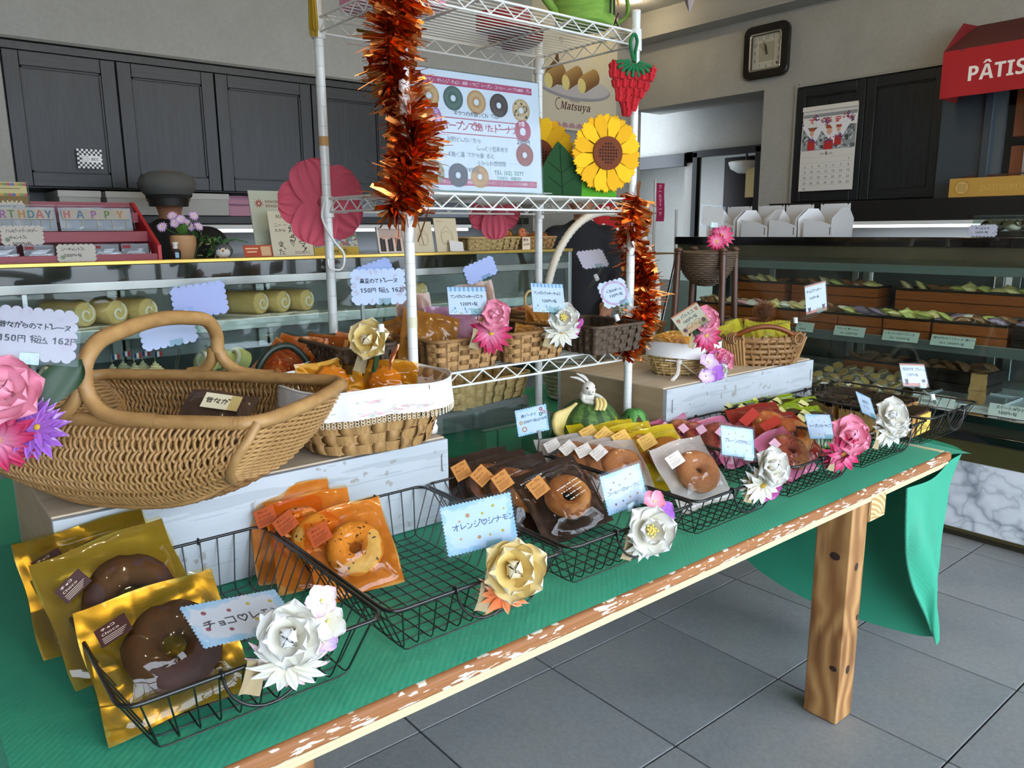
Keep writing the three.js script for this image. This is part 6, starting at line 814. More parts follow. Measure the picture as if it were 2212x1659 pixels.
{ const ym = M(0xd2c83a, 0.2, { transmission: 0.5 }); [[0.86, 0.05, 0.3], [0.90, 0.0, 0.1], [0.93, 0.08, -0.2], [0.99, 0.12, 0.1]].forEach(([x, z, r], i) => { const o = thing('cookie_packet', ['yellow crimped cookie packet at the left of the oval stick basket', 'yellow crimped cookie packet at the back of the oval stick basket', 'yellow crimped cookie packet below the wooden grip', 'yellow crimped cookie packet at the right of the oval stick basket'][i], 'packet', [x, 0.935, z], [-0.35, -0.4 - i * 0.2, r], 'yellow cookie packets'); part(o, 'film', warp(filmGeo(0.12, 0.12, 0.02, i + 51, 0.008), (X, Y, Z) => V(X, Y + 0.002 * Math.cos(X * 500) * (Y > 0.11), Z)), ym); part(o, 'cookie', at(cyl(0.03, 0.03, 0.01, 20), 0, 0.05, 0.006, PI / 2), bake.pale); }); }
{
  R = rng(88); const t = thing('chestnut_burr', 'spiny brown chestnut burr on the oval stick basket', 'ornament', [0.985, 1.085, 0.07]), g = [];
  for (let i = 0; i < 520; i++) { const y = 1 - (i + 0.5) / 260, a = i * 2.39996, r = Math.sqrt(1 - y * y), d = V(Math.cos(a) * r, y, Math.sin(a) * r).add(V(R() - 0.5, R() - 0.5, R() - 0.5).multiplyScalar(0.35)).normalize(); g.push(at(new THREE.ConeGeometry(0.0011, 0.02, 3, 1, true), 0, 0.01, 0).applyQuaternion(new THREE.Quaternion().setFromUnitVectors(V(0, 1, 0), d)).translate(d.x * 0.028, d.y * 0.028, d.z * 0.028)); }
  part(t, 'spines', g, M(0x7a4a20, 0.7)).userData.kind = 'stuff'; part(t, 'shell', ball(0.03), M(0x4a2a12, 0.9));
  part(t, 'stalk', rod([0, -0.025, 0], [0, -0.09, 0.0], 0.004, 6), M(0x4a2a12, 0.8));
}
{ // rattan stand with two bowls
  const t = thing('rattan_stand', 'dark brown rattan stand with a woven bowl between its legs on the riser', 'stand', [0.945, 0.9055, -0.165]), m = M(0x4a2c1a, 0.4), wv = M(0xffffff, 0.55, { map: canTex(0x2e1c12, 0x5a3a26, 190) });
  const r0 = 0.118, legs = [0.45, 2.0, 3.6, 5.2];
  for (const a of legs) { const l = part(t, 'leg', rod([Math.cos(a) * r0 * 1.12, 0, Math.sin(a) * r0 * 1.12], [Math.cos(a) * r0, 0.40, Math.sin(a) * r0], 0.0125, 12), m); part(l, 'leg_top', [ball(0.0165, Math.cos(a) * r0, 0.40, Math.sin(a) * r0, [1, 0.6, 1]), at(new THREE.TorusGeometry(0.014, 0.003, 6, 14), Math.cos(a) * r0, 0.387, Math.sin(a) * r0, PI / 2)], m); }
  const bowl = (y, R1, h, name) => { const g = []; for (let i = 0; i < 16; i++) { const q = i / 15, rad = R1 * Math.sqrt(1 - (1 - q) ** 2 * 0.92), pts = []; for (let k = 0; k < 64; k++) { const a = (k / 64) * 2 * PI, w = 0.0022 * Math.cos(k * PI / 2 + i * PI); pts.push(V(Math.cos(a) * (rad + w), y + q * h, Math.sin(a) * (rad + w))); } g.push(tube(pts, 0.0052, 5, true)); } part(t, name, g, wv).userData.kind = 'stuff'; part(t, name + '_inner', lathe([[0.001, y], [R1 * 0.55, y + 0.01], [R1 * 0.85, y + h * 0.4], [R1 * 0.985, y + h]], 32), wv); part(t, name + '_rim', at(new THREE.TorusGeometry(R1, 0.007, 8, 36), 0, y + h, 0, PI / 2), wv); };
  bowl(0.268, 0.105, 0.12, 'upper_bowl'); bowl(0.06, 0.1, 0.075, 'lower_bowl');
}
// white arch basket and small willow baskets behind
willow('large white willow basket with a tall arched handle behind the near right pole', [0.80, 0.7025, -0.60], 0, 0.30, 0.17, 0.24, 0.13, 0.24, whiteWil, 14, 24, (t) => part(t, 'arched_handle', coil(Array.from({ length: 17 }, (_, i) => { const a = (i / 16) * PI; return V(Math.cos(a) * 0.34, 0.24 + Math.pow(Math.sin(a), 0.8) * 0.51, 0.04); }), 0.016, 0.022, false, 9, 0.14), M(0xcfc6b4, 0.6)));
{ const t = thing('wooden_stool', 'small light wood stool carrying the white willow basket behind the riser', 'stool', [0.76, 0.7025, -0.36]); part(t, 'seat', buv(bl(-0.16, 0.13, 0.30, 0.322, -0.06, 0.055, 0.003), 2), pine); for (const x of [-0.14, 0.11]) for (const z of [-0.045, 0.04]) part(t, 'leg', bl(x - 0.011, x + 0.011, 0, 0.30, z - 0.011, z + 0.011, 0.002), pine); }
willow('small white willow basket with red packets behind the copper tinsel', [0.76, 1.0265, -0.36], 0.1, 0.105, 0.065, 0.07, 0.045, 0.085, whiteWil, 9, 16, (t) => part(t, 'handle', coil([[-0.03, 0.085, -0.06], [-0.02, 0.14, -0.055], [0.03, 0.155, -0.05], [0.07, 0.13, -0.05], [0.08, 0.085, -0.045]], 0.0045, 0.01, false, 6, 0.2), willowMat));
willow('small brown willow basket with red packets behind the walnut ball card', [0.13, 1.0275, -0.225], 0.1, 0.10, 0.065, 0.085, 0.055, 0.10, brownWil, 9, 16, (t) => part(t, 'handle', coil([[-0.075, 0.10, 0.03], [-0.07, 0.15, 0.02], [-0.03, 0.165, 0.01], [0.02, 0.14, 0.03], [0.05, 0.10, 0.055]], 0.0045, 0.01, false, 6, 0.2), willowMat));
{ const rm = M(0xb8321e, 0.2, { transmission: 0.35 }); [[0.74, 1.095, -0.365], [0.79, 1.095, -0.355], [0.10, 1.105, -0.225], [0.16, 1.105, -0.225]].forEach(([x, y, z], i) => { const o = thing('red_packet', ['red film packet at the left of the small white willow basket', 'red film packet at the right of the small white willow basket', 'red film packet at the left of the small brown willow basket', 'red film packet at the right of the small brown willow basket'][i], 'packet', [x, y - 0.012, z], [-1.1, 0.2 * i, 0.1], 'red film packets'); part(o, 'film', filmGeo(0.11, 0.075, 0.02, i + 61, 0.012), rm); part(o, 'cookie', at(cyl(0.024, 0.024, 0.008, 16), 0, 0.04, 0.006, PI / 2), bake.pale); }); }
// woven tray, acrylic riser, melon house, palm
{
  const t = thing('woven_tray', 'rectangular woven bamboo tray on the grey block under the shelf', 'tray', [0.07, 0.7885, -0.52], 0.15), pt = splint(t, { a: 0.2, b: 0.13, a1: 0.18, b1: 0.11, H: 0.085, rows: 4, nS: 26, p: 12, amp: 0.003, mat: bamboo, sw: 0.45 }); part(t, 'floor', floorOf(pt, 0.005), bamboo); part(t, 'rim', rimOf(pt, 0.09, 0.005, 0.03, 60), bamboo);
  const a = thing('acrylic_riser', 'clear acrylic riser table behind the maple donuts', 'riser', [-0.16, 0.7025, -0.03], 0); const cl = M(0xdfe8e4, 0.03, { transmission: 1, thickness: 0, ior: 1.45 }); part(a, 'top_plate', bl(-0.15, 0.15, 0.146, 0.15, -0.1, 0.1), cl); for (const x of [-0.15, 0.146]) part(a, 'side_plate', bl(x, x + 0.004, 0, 0.146, -0.1, 0.1), cl);
  const bl2 = thing('clear_clip_stand', 'clear round footed clip stand under the acrylic riser', 'stand', [-0.18, 0.7025, -0.04]); part(bl2, 'foot', lathe([[0.001, 0.004], [0.022, 0.004], [0.026, 0], [0.001, 0]], 20), cl); part(bl2, 'stem', rod([0, 0.004, 0], [0, 0.11, 0], 0.003, 8), cl);
}
{
  const t = thing('melon_house', 'watermelon shaped house ornament with a white rabbit and bananas on its roof', 'ornament', [0.075, 0.7025, 0.075], -0.75);
  const rind = M(0xffffff, 0.55, { map: texOf(512, 256, (u, v) => { const st = Math.sin((u + 0.03 * (fbm(u, v, 12, 12, 3, 200) - 0.5)) * 2 * PI * 12), n = fbm(u, v, 40, 40, 3, 203); return mix3(mix3(hex(0x2c4a1e), hex(0x6d8f45), n), hex(0x1c3618), st > 0.25 ? 0.55 : 0); }) });
  const r = 0.118, H = 0.185, ang = 0.56; // the door faces +z
  part(t, 'rind', sheet((u, v) => { const lat = v * PI * 0.5, y = Math.sin(lat) * H, hw = Math.acos(Math.min(1, Math.max(-1, 1 - 0)) ) , rad = r * Math.pow(Math.cos(lat * 0.985), 0.75), d = y < 0.115 ? ang * Math.sqrt(Math.max(0, 1 - (y / 0.115) ** 2)) : 0, a = PI / 2 + d + u * (2 * PI - 2 * d); return V(Math.cos(a) * rad, y, Math.sin(a) * rad); }, 90, 40), rind);
  part(t, 'flesh_inside', sheet((u, v) => { const lat = v * PI * 0.5, y = Math.sin(lat) * H * 0.94, rad = r * 0.93 * Math.pow(Math.cos(lat * 0.985), 0.75), d = y < 0.112 ? ang * Math.sqrt(Math.max(0, 1 - (y / 0.112) ** 2)) : 0, a = PI / 2 + d + u * (2 * PI - 2 * d); return V(Math.cos(a) * rad, y, Math.sin(a) * rad); }, 70, 24), M(0x8c1218, 0.6)); part(t, 'floor', at(cyl(r * 0.9, r * 0.9, 0.003, 30), 0, 0.002, 0), M(0x6a0e12, 0.6));
  part(t, 'door_rim', tube(Array.from({ length: 21 }, (_, i) => { const k = (i / 20) * PI, y = Math.sin(k) * 0.115, lat = Math.asin(Math.min(1, y / H)), rad = r * 0.97 * Math.pow(Math.cos(lat * 0.985), 0.75), a = PI / 2 + ang * Math.cos(k); return V(Math.cos(a) * rad, y, Math.sin(a) * rad); }), 0.0045, 6), M(0xc9c98a, 0.6));
  const ban = M(0xd9c27a, 0.6); for (let i = 0; i < 4; i++) part(t, 'banana', tube(smooth([[-0.035 - i * 0.008, 0.178 - i * 0.006, 0.03 + i * 0.004], [-0.066 - i * 0.01, 0.15, 0.05 + i * 0.008], [-0.078 - i * 0.006, 0.11, 0.062 + i * 0.007], [-0.07 + i * 0.002, 0.078, 0.078 + i * 0.003]], 10), (k) => 0.003 + 0.0078 * Math.sqrt(Math.sin(Math.min(1, k * 0.96 + 0.04) * PI)), 8), ban);
  part(t, 'small_bananas', [0, 1, 2].map((i) => tube(smooth([[0.022 + i * 0.009, 0.196, 0.05], [0.024 + i * 0.011, 0.184, 0.066], [0.02 + i * 0.01, 0.168, 0.07]], 8), 0.0062, 7)), ban);
  const rab = M(0xd9d3c6, 0.8), rb = sub(t, 'rabbit'); rb.position.set(0.0, 0.183, 0.015); rb.rotation.y = 0.45;
  part(rb, 'body', [warp(ball(0.021, 0, 0.038, 0, 1, 22, 16), (x, y, z) => V(x * 0.95, y + (z > 0 ? -0.1 * z : 0), z * 1.12)), ball(0.011, 0, 0.03, 0.017, [1, 0.85, 1]), warp(ball(0.022, 0, 0.012, -0.01, 1, 18, 12), (x, y, z) => V(x * 1.05, y, z * 1.1)), tube(smooth([[-0.018, 0.018, 0], [-0.024, 0.006, 0.014], [-0.006, 0.001, 0.026]], 8), 0.0062, 8), tube(smooth([[0.018, 0.018, 0], [0.03, 0.012, 0.016], [0.034, 0.002, 0.03]], 8), 0.0062, 8), ball(0.008, -0.004, 0.001, 0.027), ball(0.008, 0.034, 0.001, 0.031)], rab); part(rb, 'ear', tube(smooth([[-0.008, 0.054, -0.006], [-0.024, 0.066, -0.022], [-0.044, 0.07, -0.034]], 10), (k) => 0.003 + 0.006 * Math.sin(Math.min(1, k + 0.05) * PI), 7, false, 0.45), rab); part(rb, 'ear', tube(smooth([[0.004, 0.056, -0.008], [-0.006, 0.07, -0.024], [-0.022, 0.078, -0.036]], 10), (k) => 0.003 + 0.006 * Math.sin(Math.min(1, k + 0.05) * PI), 7, false, 0.45), rab); part(rb, 'eyes', [ball(0.0032, -0.013, 0.042, 0.0165), ball(0.0032, 0.013, 0.042, 0.0165)], M(0x120e0c, 0.2)); part(rb, 'nose', ball(0.0022, 0, 0.032, 0.028), M(0xc08a84, 0.6));
}
{
  const t = thing('palm_tree', 'small palm tree ornament with an orange brown trunk beside the melon house', 'ornament', [0.222, 0.7025, 0.125]), pts = []; for (let i = 0; i <= 24; i++) pts.push(V(0.006 * Math.sin(i * 0.12), i * 0.0055, 0)); part(t, 'trunk', tube(pts, (k) => lerp(0.018, 0.011, k) + 0.0012 * Math.abs(Math.sin(k * 34)), 10), M(0x9a5a3a, 0.7)); part(t, 'root_base', lathe([[0.001, 0.006], [0.02, 0.005], [0.026, 0], [0.001, 0]], 16), M(0x6d8a3a, 0.7));
  for (let i = 0; i < 7; i++) { const a = (i / 7) * 2 * PI, l = part(t, 'frond', sheet((u, v) => { const k = u * 2 - 1, w = 0.014 * Math.sin(Math.min(1, v * 0.93 + 0.07) * PI) * (1 + 0.12 * Math.cos(v * 40)); return V(k * w, 0.012 * Math.sin(v * 2.4) - 0.05 * v * v - 0.006 * Math.abs(k), v * 0.05); }, 4, 14), M(i % 2 ? 0x3f7a3a : 0x5c9a4c, 0.6)); l.position.set(0.003, 0.138, 0); l.rotation.y = a; }
  part(t, 'coconuts', [ball(0.008, -0.008, 0.126, 0.006), ball(0.008, 0.012, 0.124, 0.004)], M(0x6a3a22, 0.7));
  const d = thing('santa_figure', 'small red and white figurine half hidden beside the lined chip basket', 'ornament', [-0.545, 0.9105, 0.165]); part(d, 'body', lathe([[0.001, 0], [0.016, 0], [0.018, 0.014], [0.01, 0.03], [0.001, 0.034]], 14), M(0xd9cfc2, 0.8)); part(d, 'hat', at(lathe([[0.013, 0], [0.011, 0.01], [0.001, 0.03]], 14), 0, 0.028, 0, 0, 0, -0.4), M(0xb0141c, 0.8)); part(d, 'hat_trim', at(new THREE.TorusGeometry(0.012, 0.0045, 8, 14), 0, 0.028, 0, PI / 2), M(0xe2ddd4, 0.9));
}
// ---------- display cases ----------
const alu = M(0x9aa09e, 0.32, { metalness: 0.85 }), caseBlack = M(0x0c0c0d, 0.12, { clearcoat: 1 }), paneMat = M(0xf1f7f4, 0.02, { transmission: 1, thickness: 0, ior: 1.42 }), shelfGlass = M(0xdcebe6, 0.03, { transmission: 0.85, thickness: 0 });
const marbleTex = texOf(512, 512, (u, v) => { const w = fbm(u, v, 4, 4, 5, 210), a = Math.abs(fbm(u + w * 0.12, v + w * 0.1, 5, 5, 4, 214) - 0.5) * 2, b = Math.abs(fbm(u - w * 0.1, v, 9, 9, 4, 219) - 0.5) * 2; const k = Math.pow(1 - a, 14) * 0.65 + Math.pow(1 - b, 18) * 0.4; return mix3(hex(0xd6d9de), hex(0x777d86), Math.min(1, k + (w - 0.4) * 0.4)); });
{
  // left case along x
  const X0 = -2.3, X1 = 1.03, ZF0 = -1.0, ZB0 = -1.75, t = thing('display_case', 'long refrigerated glass display case with roll cakes behind the wicker baskets', 'display case', [0, 0, 0]);
  part(t, 'base', bl(X0, X1, 0, 0.70, ZB0, ZF0 - 0.02), M(0x2b2c2d, 0.5)); part(t, 'base_panel', buv(bl(X0, X1, 0.08, 0.62, ZF0 - 0.02, ZF0, 0.002), 0.8), M(0xffffff, 0.25, { map: marbleTex }));
  part(t, 'bottom_rail', bl(X0, X1, 0.63, 0.73, ZF0 - 0.03, ZF0 + 0.01, 0.004), alu); part(t, 'deck', bl(X0, X1, 0.86, 0.875, ZB0 + 0.03, ZF0 - 0.04), M(0x50585a, 0.35)); part(t, 'riser_panel', bl(X0, X1, 0.72, 0.86, ZF0 - 0.06, ZF0 - 0.045), M(0x30383a, 0.4));
  part(t, 'back_panel', bl(X0, X1, 0.70, 1.26, ZB0, ZB0 + 0.012), M(0xa8b0b0, 0.35));
  for (let i = 0; i < 6; i++) { const x = X0 + 0.3 + i * 0.6; part(t, 'sliding_door_frame', [bl(x - 0.02, x + 0.02, 0.88, 1.24, ZB0 + 0.012, ZB0 + 0.035, 0.003), bl(x + 0.025, x + 0.045, 0.88, 1.24, ZB0 + 0.02, ZB0 + 0.045, 0.003)], alu); }
  part(t, 'shelf', bl(X0 + 0.03, X1 - 0.03, 1.058, 1.066, ZB0 + 0.06, ZF0 - 0.16), M(0xc8d4d2, 0.15, { transmission: 0.3, thickness: 0 })); part(t, 'shelf_rail', bl(X0 + 0.03, X1 - 0.03, 1.03, 1.072, ZF0 - 0.162, ZF0 - 0.145, 0.004), M(0xb9bfbe, 0.25, { metalness: 0.7 }));
  part(t, 'top', bl(X0, X1, 1.27, 1.292, ZB0, ZF0 - 0.012, 0.003), caseBlack); part(t, 'gold_edge', bl(X0, X1 + 0.004, 1.284, 1.298, ZF0 - 0.014, ZF0 + 0.006, 0.003), M(0xb99a4e, 0.28, { metalness: 0.85 })); part(t, 'top_front_glass', bl(X0, X1, 1.235, 1.284, ZF0 - 0.004, ZF0 + 0.001), M(0x23261f, 0.06, { clearcoat: 1 })); part(t, 'lamp_rail', bl(X0, X1, 1.205, 1.236, ZF0 - 0.012, ZF0, 0.003), M(0x8e908a, 0.2, { metalness: 0.8 }));
  for (let i = 0; i < 3; i++) { const a = X0 + i * 1.11 + 0.002, b = X0 + (i + 1) * 1.11 - 0.002; part(t, 'front_pane', bl(a, b, 0.73, 1.206, ZF0 - 0.006, ZF0), paneMat); } for (const x of [X0 + 1.11, X0 + 2.22]) part(t, 'pane_joint', bl(x - 0.006, x + 0.006, 0.73, 1.206, ZF0 - 0.008, ZF0 + 0.002), alu);
  part(t, 'end_pane', bl(X1 - 0.006, X1, 0.73, 1.27, ZB0, ZF0), paneMat); part(t, 'end_post', bl(X1 - 0.02, X1 + 0.002, 0.7, 1.285, ZF0 - 0.02, ZF0 + 0.002, 0.003), alu);
  const l = sub(t, 'case_light'); l.position.set(-0.6, 1.262, -1.06); part(l, 'glowing_tube', at(cyl(0.008, 0.008, 3.1, 8), 0, 0, 0, 0, 0, PI / 2), new THREE.MeshStandardMaterial({ color: 0xffffff, emissive: new THREE.Color(1, 0.9, 0.68), emissiveIntensity: 1.6 })); const q = new THREE.RectAreaLight(new THREE.Color(1, 0.9, 0.68), 7, 3.1, 0.03); q.position.y = -0.012; q.rotation.x = -PI / 2; l.add(q);
}
{ // roll cakes, cut rolls and small cakes
  const sponge = M(0xffffff, 0.85, { map: bakeTex(hex(0xc9ab68), hex(0xe2cf96)) }), cream = M(0xe8e2d2, 0.6), wrapc = clear(0xffffff, 0.06), board = M(0xd9d6c8, 0.6);
  const roll = (label, p, yaw) => { const o = thing('roll_cake', label, 'cake', p, yaw, 'roll cakes on the upper glass shelf'); part(o, 'sponge', at(lathe([[0.001, 0], [0.038, 0], [0.042, 0.006], [0.043, 0.02], [0.043, 0.18], [0.038, 0.19], [0.001, 0.19]], 24), 0, 0.044, -0.095, PI / 2), sponge); const sp = []; for (let i = 0; i <= 40; i++) { const a = i / 40 * 2.4 * PI, r = 0.006 + 0.026 * (i / 40); sp.push(V(Math.cos(a) * r, 0.044 + Math.sin(a) * r, 0.0965)); } part(o, 'cream_swirl', tube(sp, 0.0045, 6), cream); part(o, 'film_wrap', warp(at(cyl(0.048, 0.048, 0.2, 20, 6), 0, 0.046, 0, PI / 2), (x, y, z) => { const n = 1 + 0.05 * (cr(x * 40 + 9, z * 30 + y * 20 + 9, 4) - 0.5); return V(x * n, Math.max(0.001, y * n), z); }), wrapc); part(o, 'board', bl(-0.05, 0.05, -0.003, 0.001, -0.105, 0.105), board); return o; };
  [-1.03, -0.93, -0.83, -0.42, -0.33, -0.23, 0.32].forEach((x, i) => roll(['cream roll cake behind the pinkish madeleine card', 'cream roll cake left of the wicker arch handle', 'cream roll cake just left of the wicker arch', 'cream roll cake right of the lavender card back', 'cream roll cake above the striped basket', 'cream roll cake behind the far left shelf pole', 'cream roll cake behind the vanilla cookie card'][i], [x, 1.0695, -1.34], 0.5));
  const fl = M(0xffffff, 0.7, { map: canvasTex(60, 40, (c) => { c.fillStyle = '#24408a'; c.fillRect(0, 0, 20, 40); c.fillStyle = '#eee'; c.fillRect(20, 0, 20, 40); c.fillStyle = '#c4242c'; c.fillRect(40, 0, 20, 40); }) });
  [[-0.93, -1.22], [-0.865, -1.2], [-0.83, -1.23], [-0.80, -1.19], [-0.885, -1.27]].forEach(([x, z], i) => { const o = thing('flag_cupcake', `cream cupcake with a small tricolour flag, ${ORD[i]} from the left in its group`, 'cupcake', [x, 0.8765, z], 0, 'flag cupcakes'); part(o, 'cup', lathe([[0.001, 0], [0.02, 0], [0.028, 0.028], [0.001, 0.03]], 20), M(0xd9b24e, 0.7)); part(o, 'cream_swirl', tube(Array.from({ length: 50 }, (_, k) => { const a = k * 0.42, q = k / 49; return V(Math.cos(a) * 0.02 * (1 - q), 0.032 + q * 0.032, Math.sin(a) * 0.02 * (1 - q)); }), (k) => 0.0085 * (1 - k * 0.6), 7), M(0xe9e2bc, 0.6)); part(o, 'flag_stick', rod([0, 0.05, 0], [0, 0.098, 0], 0.001, 5), M(0xd8cfae, 0.8)); part(o, 'flag', xyuv(sheet((u, v) => V(u * 0.026, 0.08 + v * 0.018, 0.002 * Math.sin(u * 5)), 6, 2), 0, 0.026, 0.08, 0.098), fl); });
  [[-0.62, -1.2], [-0.565, -1.19], [-0.51, -1.18], [-1.12, -1.19]].forEach(([x, z], i) => { const o = thing('roll_slice', ['pale green roll slice leaning left of its row', 'pale green roll slice in the middle of its row', 'pale green roll slice at the right of its row', 'wrapped layered cake slice behind the violet carnation'][i], 'cake', [x, 0.876, z], 0.3, 'cut cakes on the case deck'); part(o, 'sponge', at(cyl(0.042, 0.042, 0.045, 24), 0, 0.042, 0, 0.2, 0, PI / 2 - 0.5), M(i < 3 ? 0xd9d98a : 0xc99a62, 0.8)); part(o, 'cream', at(new THREE.TorusGeometry(0.027, 0.008, 8, 20), -0.022, 0.054, 0.006, 0.2, PI / 2, 0), cream); part(o, 'film', warp(at(cyl(0.047, 0.047, 0.055, 18, 4), 0, 0.046, 0, 0.2, 0, PI / 2 - 0.5), (x, y, z) => V(x, Math.max(0.001, y), z)), wrapc); });
}
{ // right case along z
  const Z0 = -1.42, Z1 = 1.9, t = thing('display_case', 'long glass display case with wooden sweet trays, marble front and black top', 'display case', [0, 0, 0]);
  const G = (x, y) => V(x, y, 0), sl = (q) => [lerp(2.14, 2.34, q), lerp(0.585, 1.262, q)];
  part(t, 'marble_front', buv(bl(2.13, 2.15, 0.045, 0.36, Z0, Z1, 0.002), 0.85, 0.3, 0.1), M(0xffffff, 0.2, { map: marbleTex })); part(t, 'kick_plate', bl(2.15, 2.17, 0.0, 0.05, Z0, Z1), M(0x4a4436, 0.4, { metalness: 0.7 })); part(t, 'base', bl(2.17, 2.9, 0.0, 0.36, Z0, Z1), M(0x222324, 0.6)); part(t, 'kick_strip', bl(2.125, 2.15, 0.03, 0.046, Z0, Z1, 0.002), M(0x6a6044, 0.3, { metalness: 0.8 }));
  part(t, 'lower_rail', bl(2.125, 2.2, 0.36, 0.455, Z0, Z1, 0.006), M(0x6b6340, 0.25, { metalness: 0.75 }), 'dull gold rail'); part(t, 'black_rail', [bl(2.12, 2.2, 0.455, 0.495, Z0, Z1, 0.004), bl(2.12, 2.18, 0.535, 0.575, Z0, Z1, 0.004)], caseBlack); part(t, 'rail_strip', bl(2.128, 2.2, 0.495, 0.535, Z0, Z1, 0.002), M(0x47443a, 0.25, { metalness: 0.7 }));
  part(t, 'deck', bl(2.16, 2.88, 0.36, 0.575, Z0, Z1), M(0xdfe2e4, 0.3));
  const q0 = sl(0), q1 = sl(1); for (let i = 0; i < 3; i++) { const a = Z0 + i * 1.106 + 0.002, b = Z0 + (i + 1) * 1.106 - 0.002; part(t, 'front_pane', J([0, 1].map((k) => sheet((u, v) => V(lerp(q0[0], q1[0], v) + k * 0.005, lerp(q0[1], q1[1], v), lerp(a, b, u)), 1, 1))), paneMat); }
  part(t, 'top', bl(2.33, 2.92, 1.30, 1.332, Z0 - 0.01, Z1, 0.004), caseBlack); part(t, 'top_front', bl(2.318, 2.338, 1.292, 1.338, Z0 - 0.01, Z1, 0.003), caseBlack); part(t, 'lamp_cover', bl(2.332, 2.36, 1.205, 1.296, Z0, Z1, 0.003), M(0x6f6c58, 0.18, { metalness: 0.75 })); part(t, 'upper_rail', bl(2.336, 2.362, 1.165, 1.204, Z0, Z1, 0.003), M(0x8a9a98, 0.25, { metalness: 0.6 }));
  part(t, 'shelf', bl(2.30, 2.84, 0.832, 0.842, Z0 + 0.02, Z1), shelfGlass); part(t, 'shelf_rail', bl(2.285, 2.302, 0.812, 0.86, Z0 + 0.02, Z1, 0.003), M(0x868c8c, 0.28, { metalness: 0.7 })); part(t, 'rear_shelf', bl(2.60, 2.84, 0.955, 0.963, Z0 + 0.02, Z1), shelfGlass);
  part(t, 'back_rails', [bl(2.86, 2.9, 0.575, 0.615, Z0, Z1, 0.003), bl(2.86, 2.9, 0.815, 0.85, Z0, Z1, 0.003), bl(2.86, 2.9, 1.18, 1.30, Z0, Z1, 0.003)], alu);
  for (const z of [-1.38, -1.09, -0.55, -0.485, 0.2, 0.275, 0.95, 1.6]) part(t, 'sliding_door_frame', bl(2.865, 2.895, 0.575, 1.3, z - 0.02, z + 0.02, 0.003), alu); for (const z of [-1.235, -0.8, -0.14, 0.6, 1.25]) part(t, 'rear_pane', bl(2.879, 2.882, 0.61, 1.19, z - 0.31, z + 0.31), M(0x6f7876, 0.1, { transmission: 0.55, thickness: 0 }));
  part(t, 'end_pane', J([0, 0.006].map((k) => new THREE.ShapeGeometry(shapeOf([[q0[0], q0[1]], [2.88, 0.585], [2.88, 1.3], [q1[0], q1[1]]])).translate(0, 0, Z0 + k))), paneMat); part(t, 'end_frame', [rod([q0[0], q0[1], Z0], [q1[0], q1[1], Z0], 0.009, 6), bl(2.13, 2.9, 0.36, 0.58, Z0 - 0.012, Z0), bl(2.15, 2.9, 0.0, 0.36, Z0 - 0.012, Z0)], caseBlack);
  const l = sub(t, 'case_light'); l.position.set(2.40, 1.225, 0.1); part(l, 'glowing_tube', at(cyl(0.007, 0.007, 2.6, 8), 0, 0, 0, PI / 2), new THREE.MeshStandardMaterial({ color: 0xffffff, emissive: new THREE.Color(1, 0.95, 0.82), emissiveIntensity: 1.4 })); const q = new THREE.RectAreaLight(new THREE.Color(1, 0.95, 0.82), 4, 0.03, 2.6); q.position.y = -0.012; q.rotation.x = -PI / 2; l.add(q);
  // trays of wrapped sweets
  const trayM = M(0xffffff, 0.45, { map: pineTex, color: 0xf0b070 }), trim = M(0x1d1512, 0.4), WC = { y: 0xd9cf8a, g: 0xb9c06a, w: 0xd9d6cc, p: 0xc88a9a, v: 0x8a7a94, b: 0x8a6242, c: 0xd9c79a }, wm = {};
  for (const k in WC) wm[k] = M(WC[k], 0.22, { clearcoat: 0.8, clearcoatRoughness: 0.15 });
  const pil = [0, 1, 2].map((s) => J([1, -1].map((sg) => sheet((u, v) => { const e = Math.pow(Math.sin(u * PI) * Math.sin(v * PI), 0.6), c = cr(u * 5 + s * 3, v * 4 + s, s + 240) - 0.5; return V((u - 0.5) * 0.085 * (1 + 0.1 * Math.abs(v - 0.5)), sg * (0.014 * e + 0.008 * c * Math.min(1, e * 2)) , (v - 0.5) * 0.06); }, 9, 7))));
  let tn = 0;
  const tray = (x, y, z0, z1, d, lab, cols, rows, black) => { const w = z1 - z0, o = thing('sweet_tray', lab + ' of wrapped sweets in the right display case', 'tray', [x, y, (z0 + z1) / 2]); const hh = 0.1; for (let k = 0; k < 2; k++) { const y0 = k * (hh / 2 + 0.001), y1 = y0 + hh / 2 - 0.003; part(o, 'tray_box', [bl(0, 0.01, y0, y1, -w / 2, w / 2, 0.0015), bl(d - 0.01, d, y0, y1, -w / 2, w / 2, 0.0015), bl(0.01, d - 0.01, y0, y1, -w / 2, -w / 2 + 0.01, 0.0015), bl(0.01, d - 0.01, y0, y1, w / 2 - 0.01, w / 2, 0.0015), bl(0.01, d - 0.01, y0 + 0.01, y0 + 0.016, -w / 2 + 0.01, w / 2 - 0.01)], black ? trim : trayM); } part(o, 'black_trim', [bl(-0.003, 0.013, hh - 0.002, hh + 0.01, -w / 2 - 0.003, w / 2 + 0.003, 0.002), bl(d - 0.013, d + 0.003, hh - 0.002, hh + 0.01, -w / 2 - 0.003, w / 2 + 0.003, 0.002), bl(0.013, d - 0.013, hh - 0.002, hh + 0.01, -w / 2 - 0.003, -w / 2 + 0.013, 0.002), bl(0.013, d - 0.013, hh - 0.002, hh + 0.01, w / 2 - 0.013, w / 2 + 0.003, 0.002)], trim);
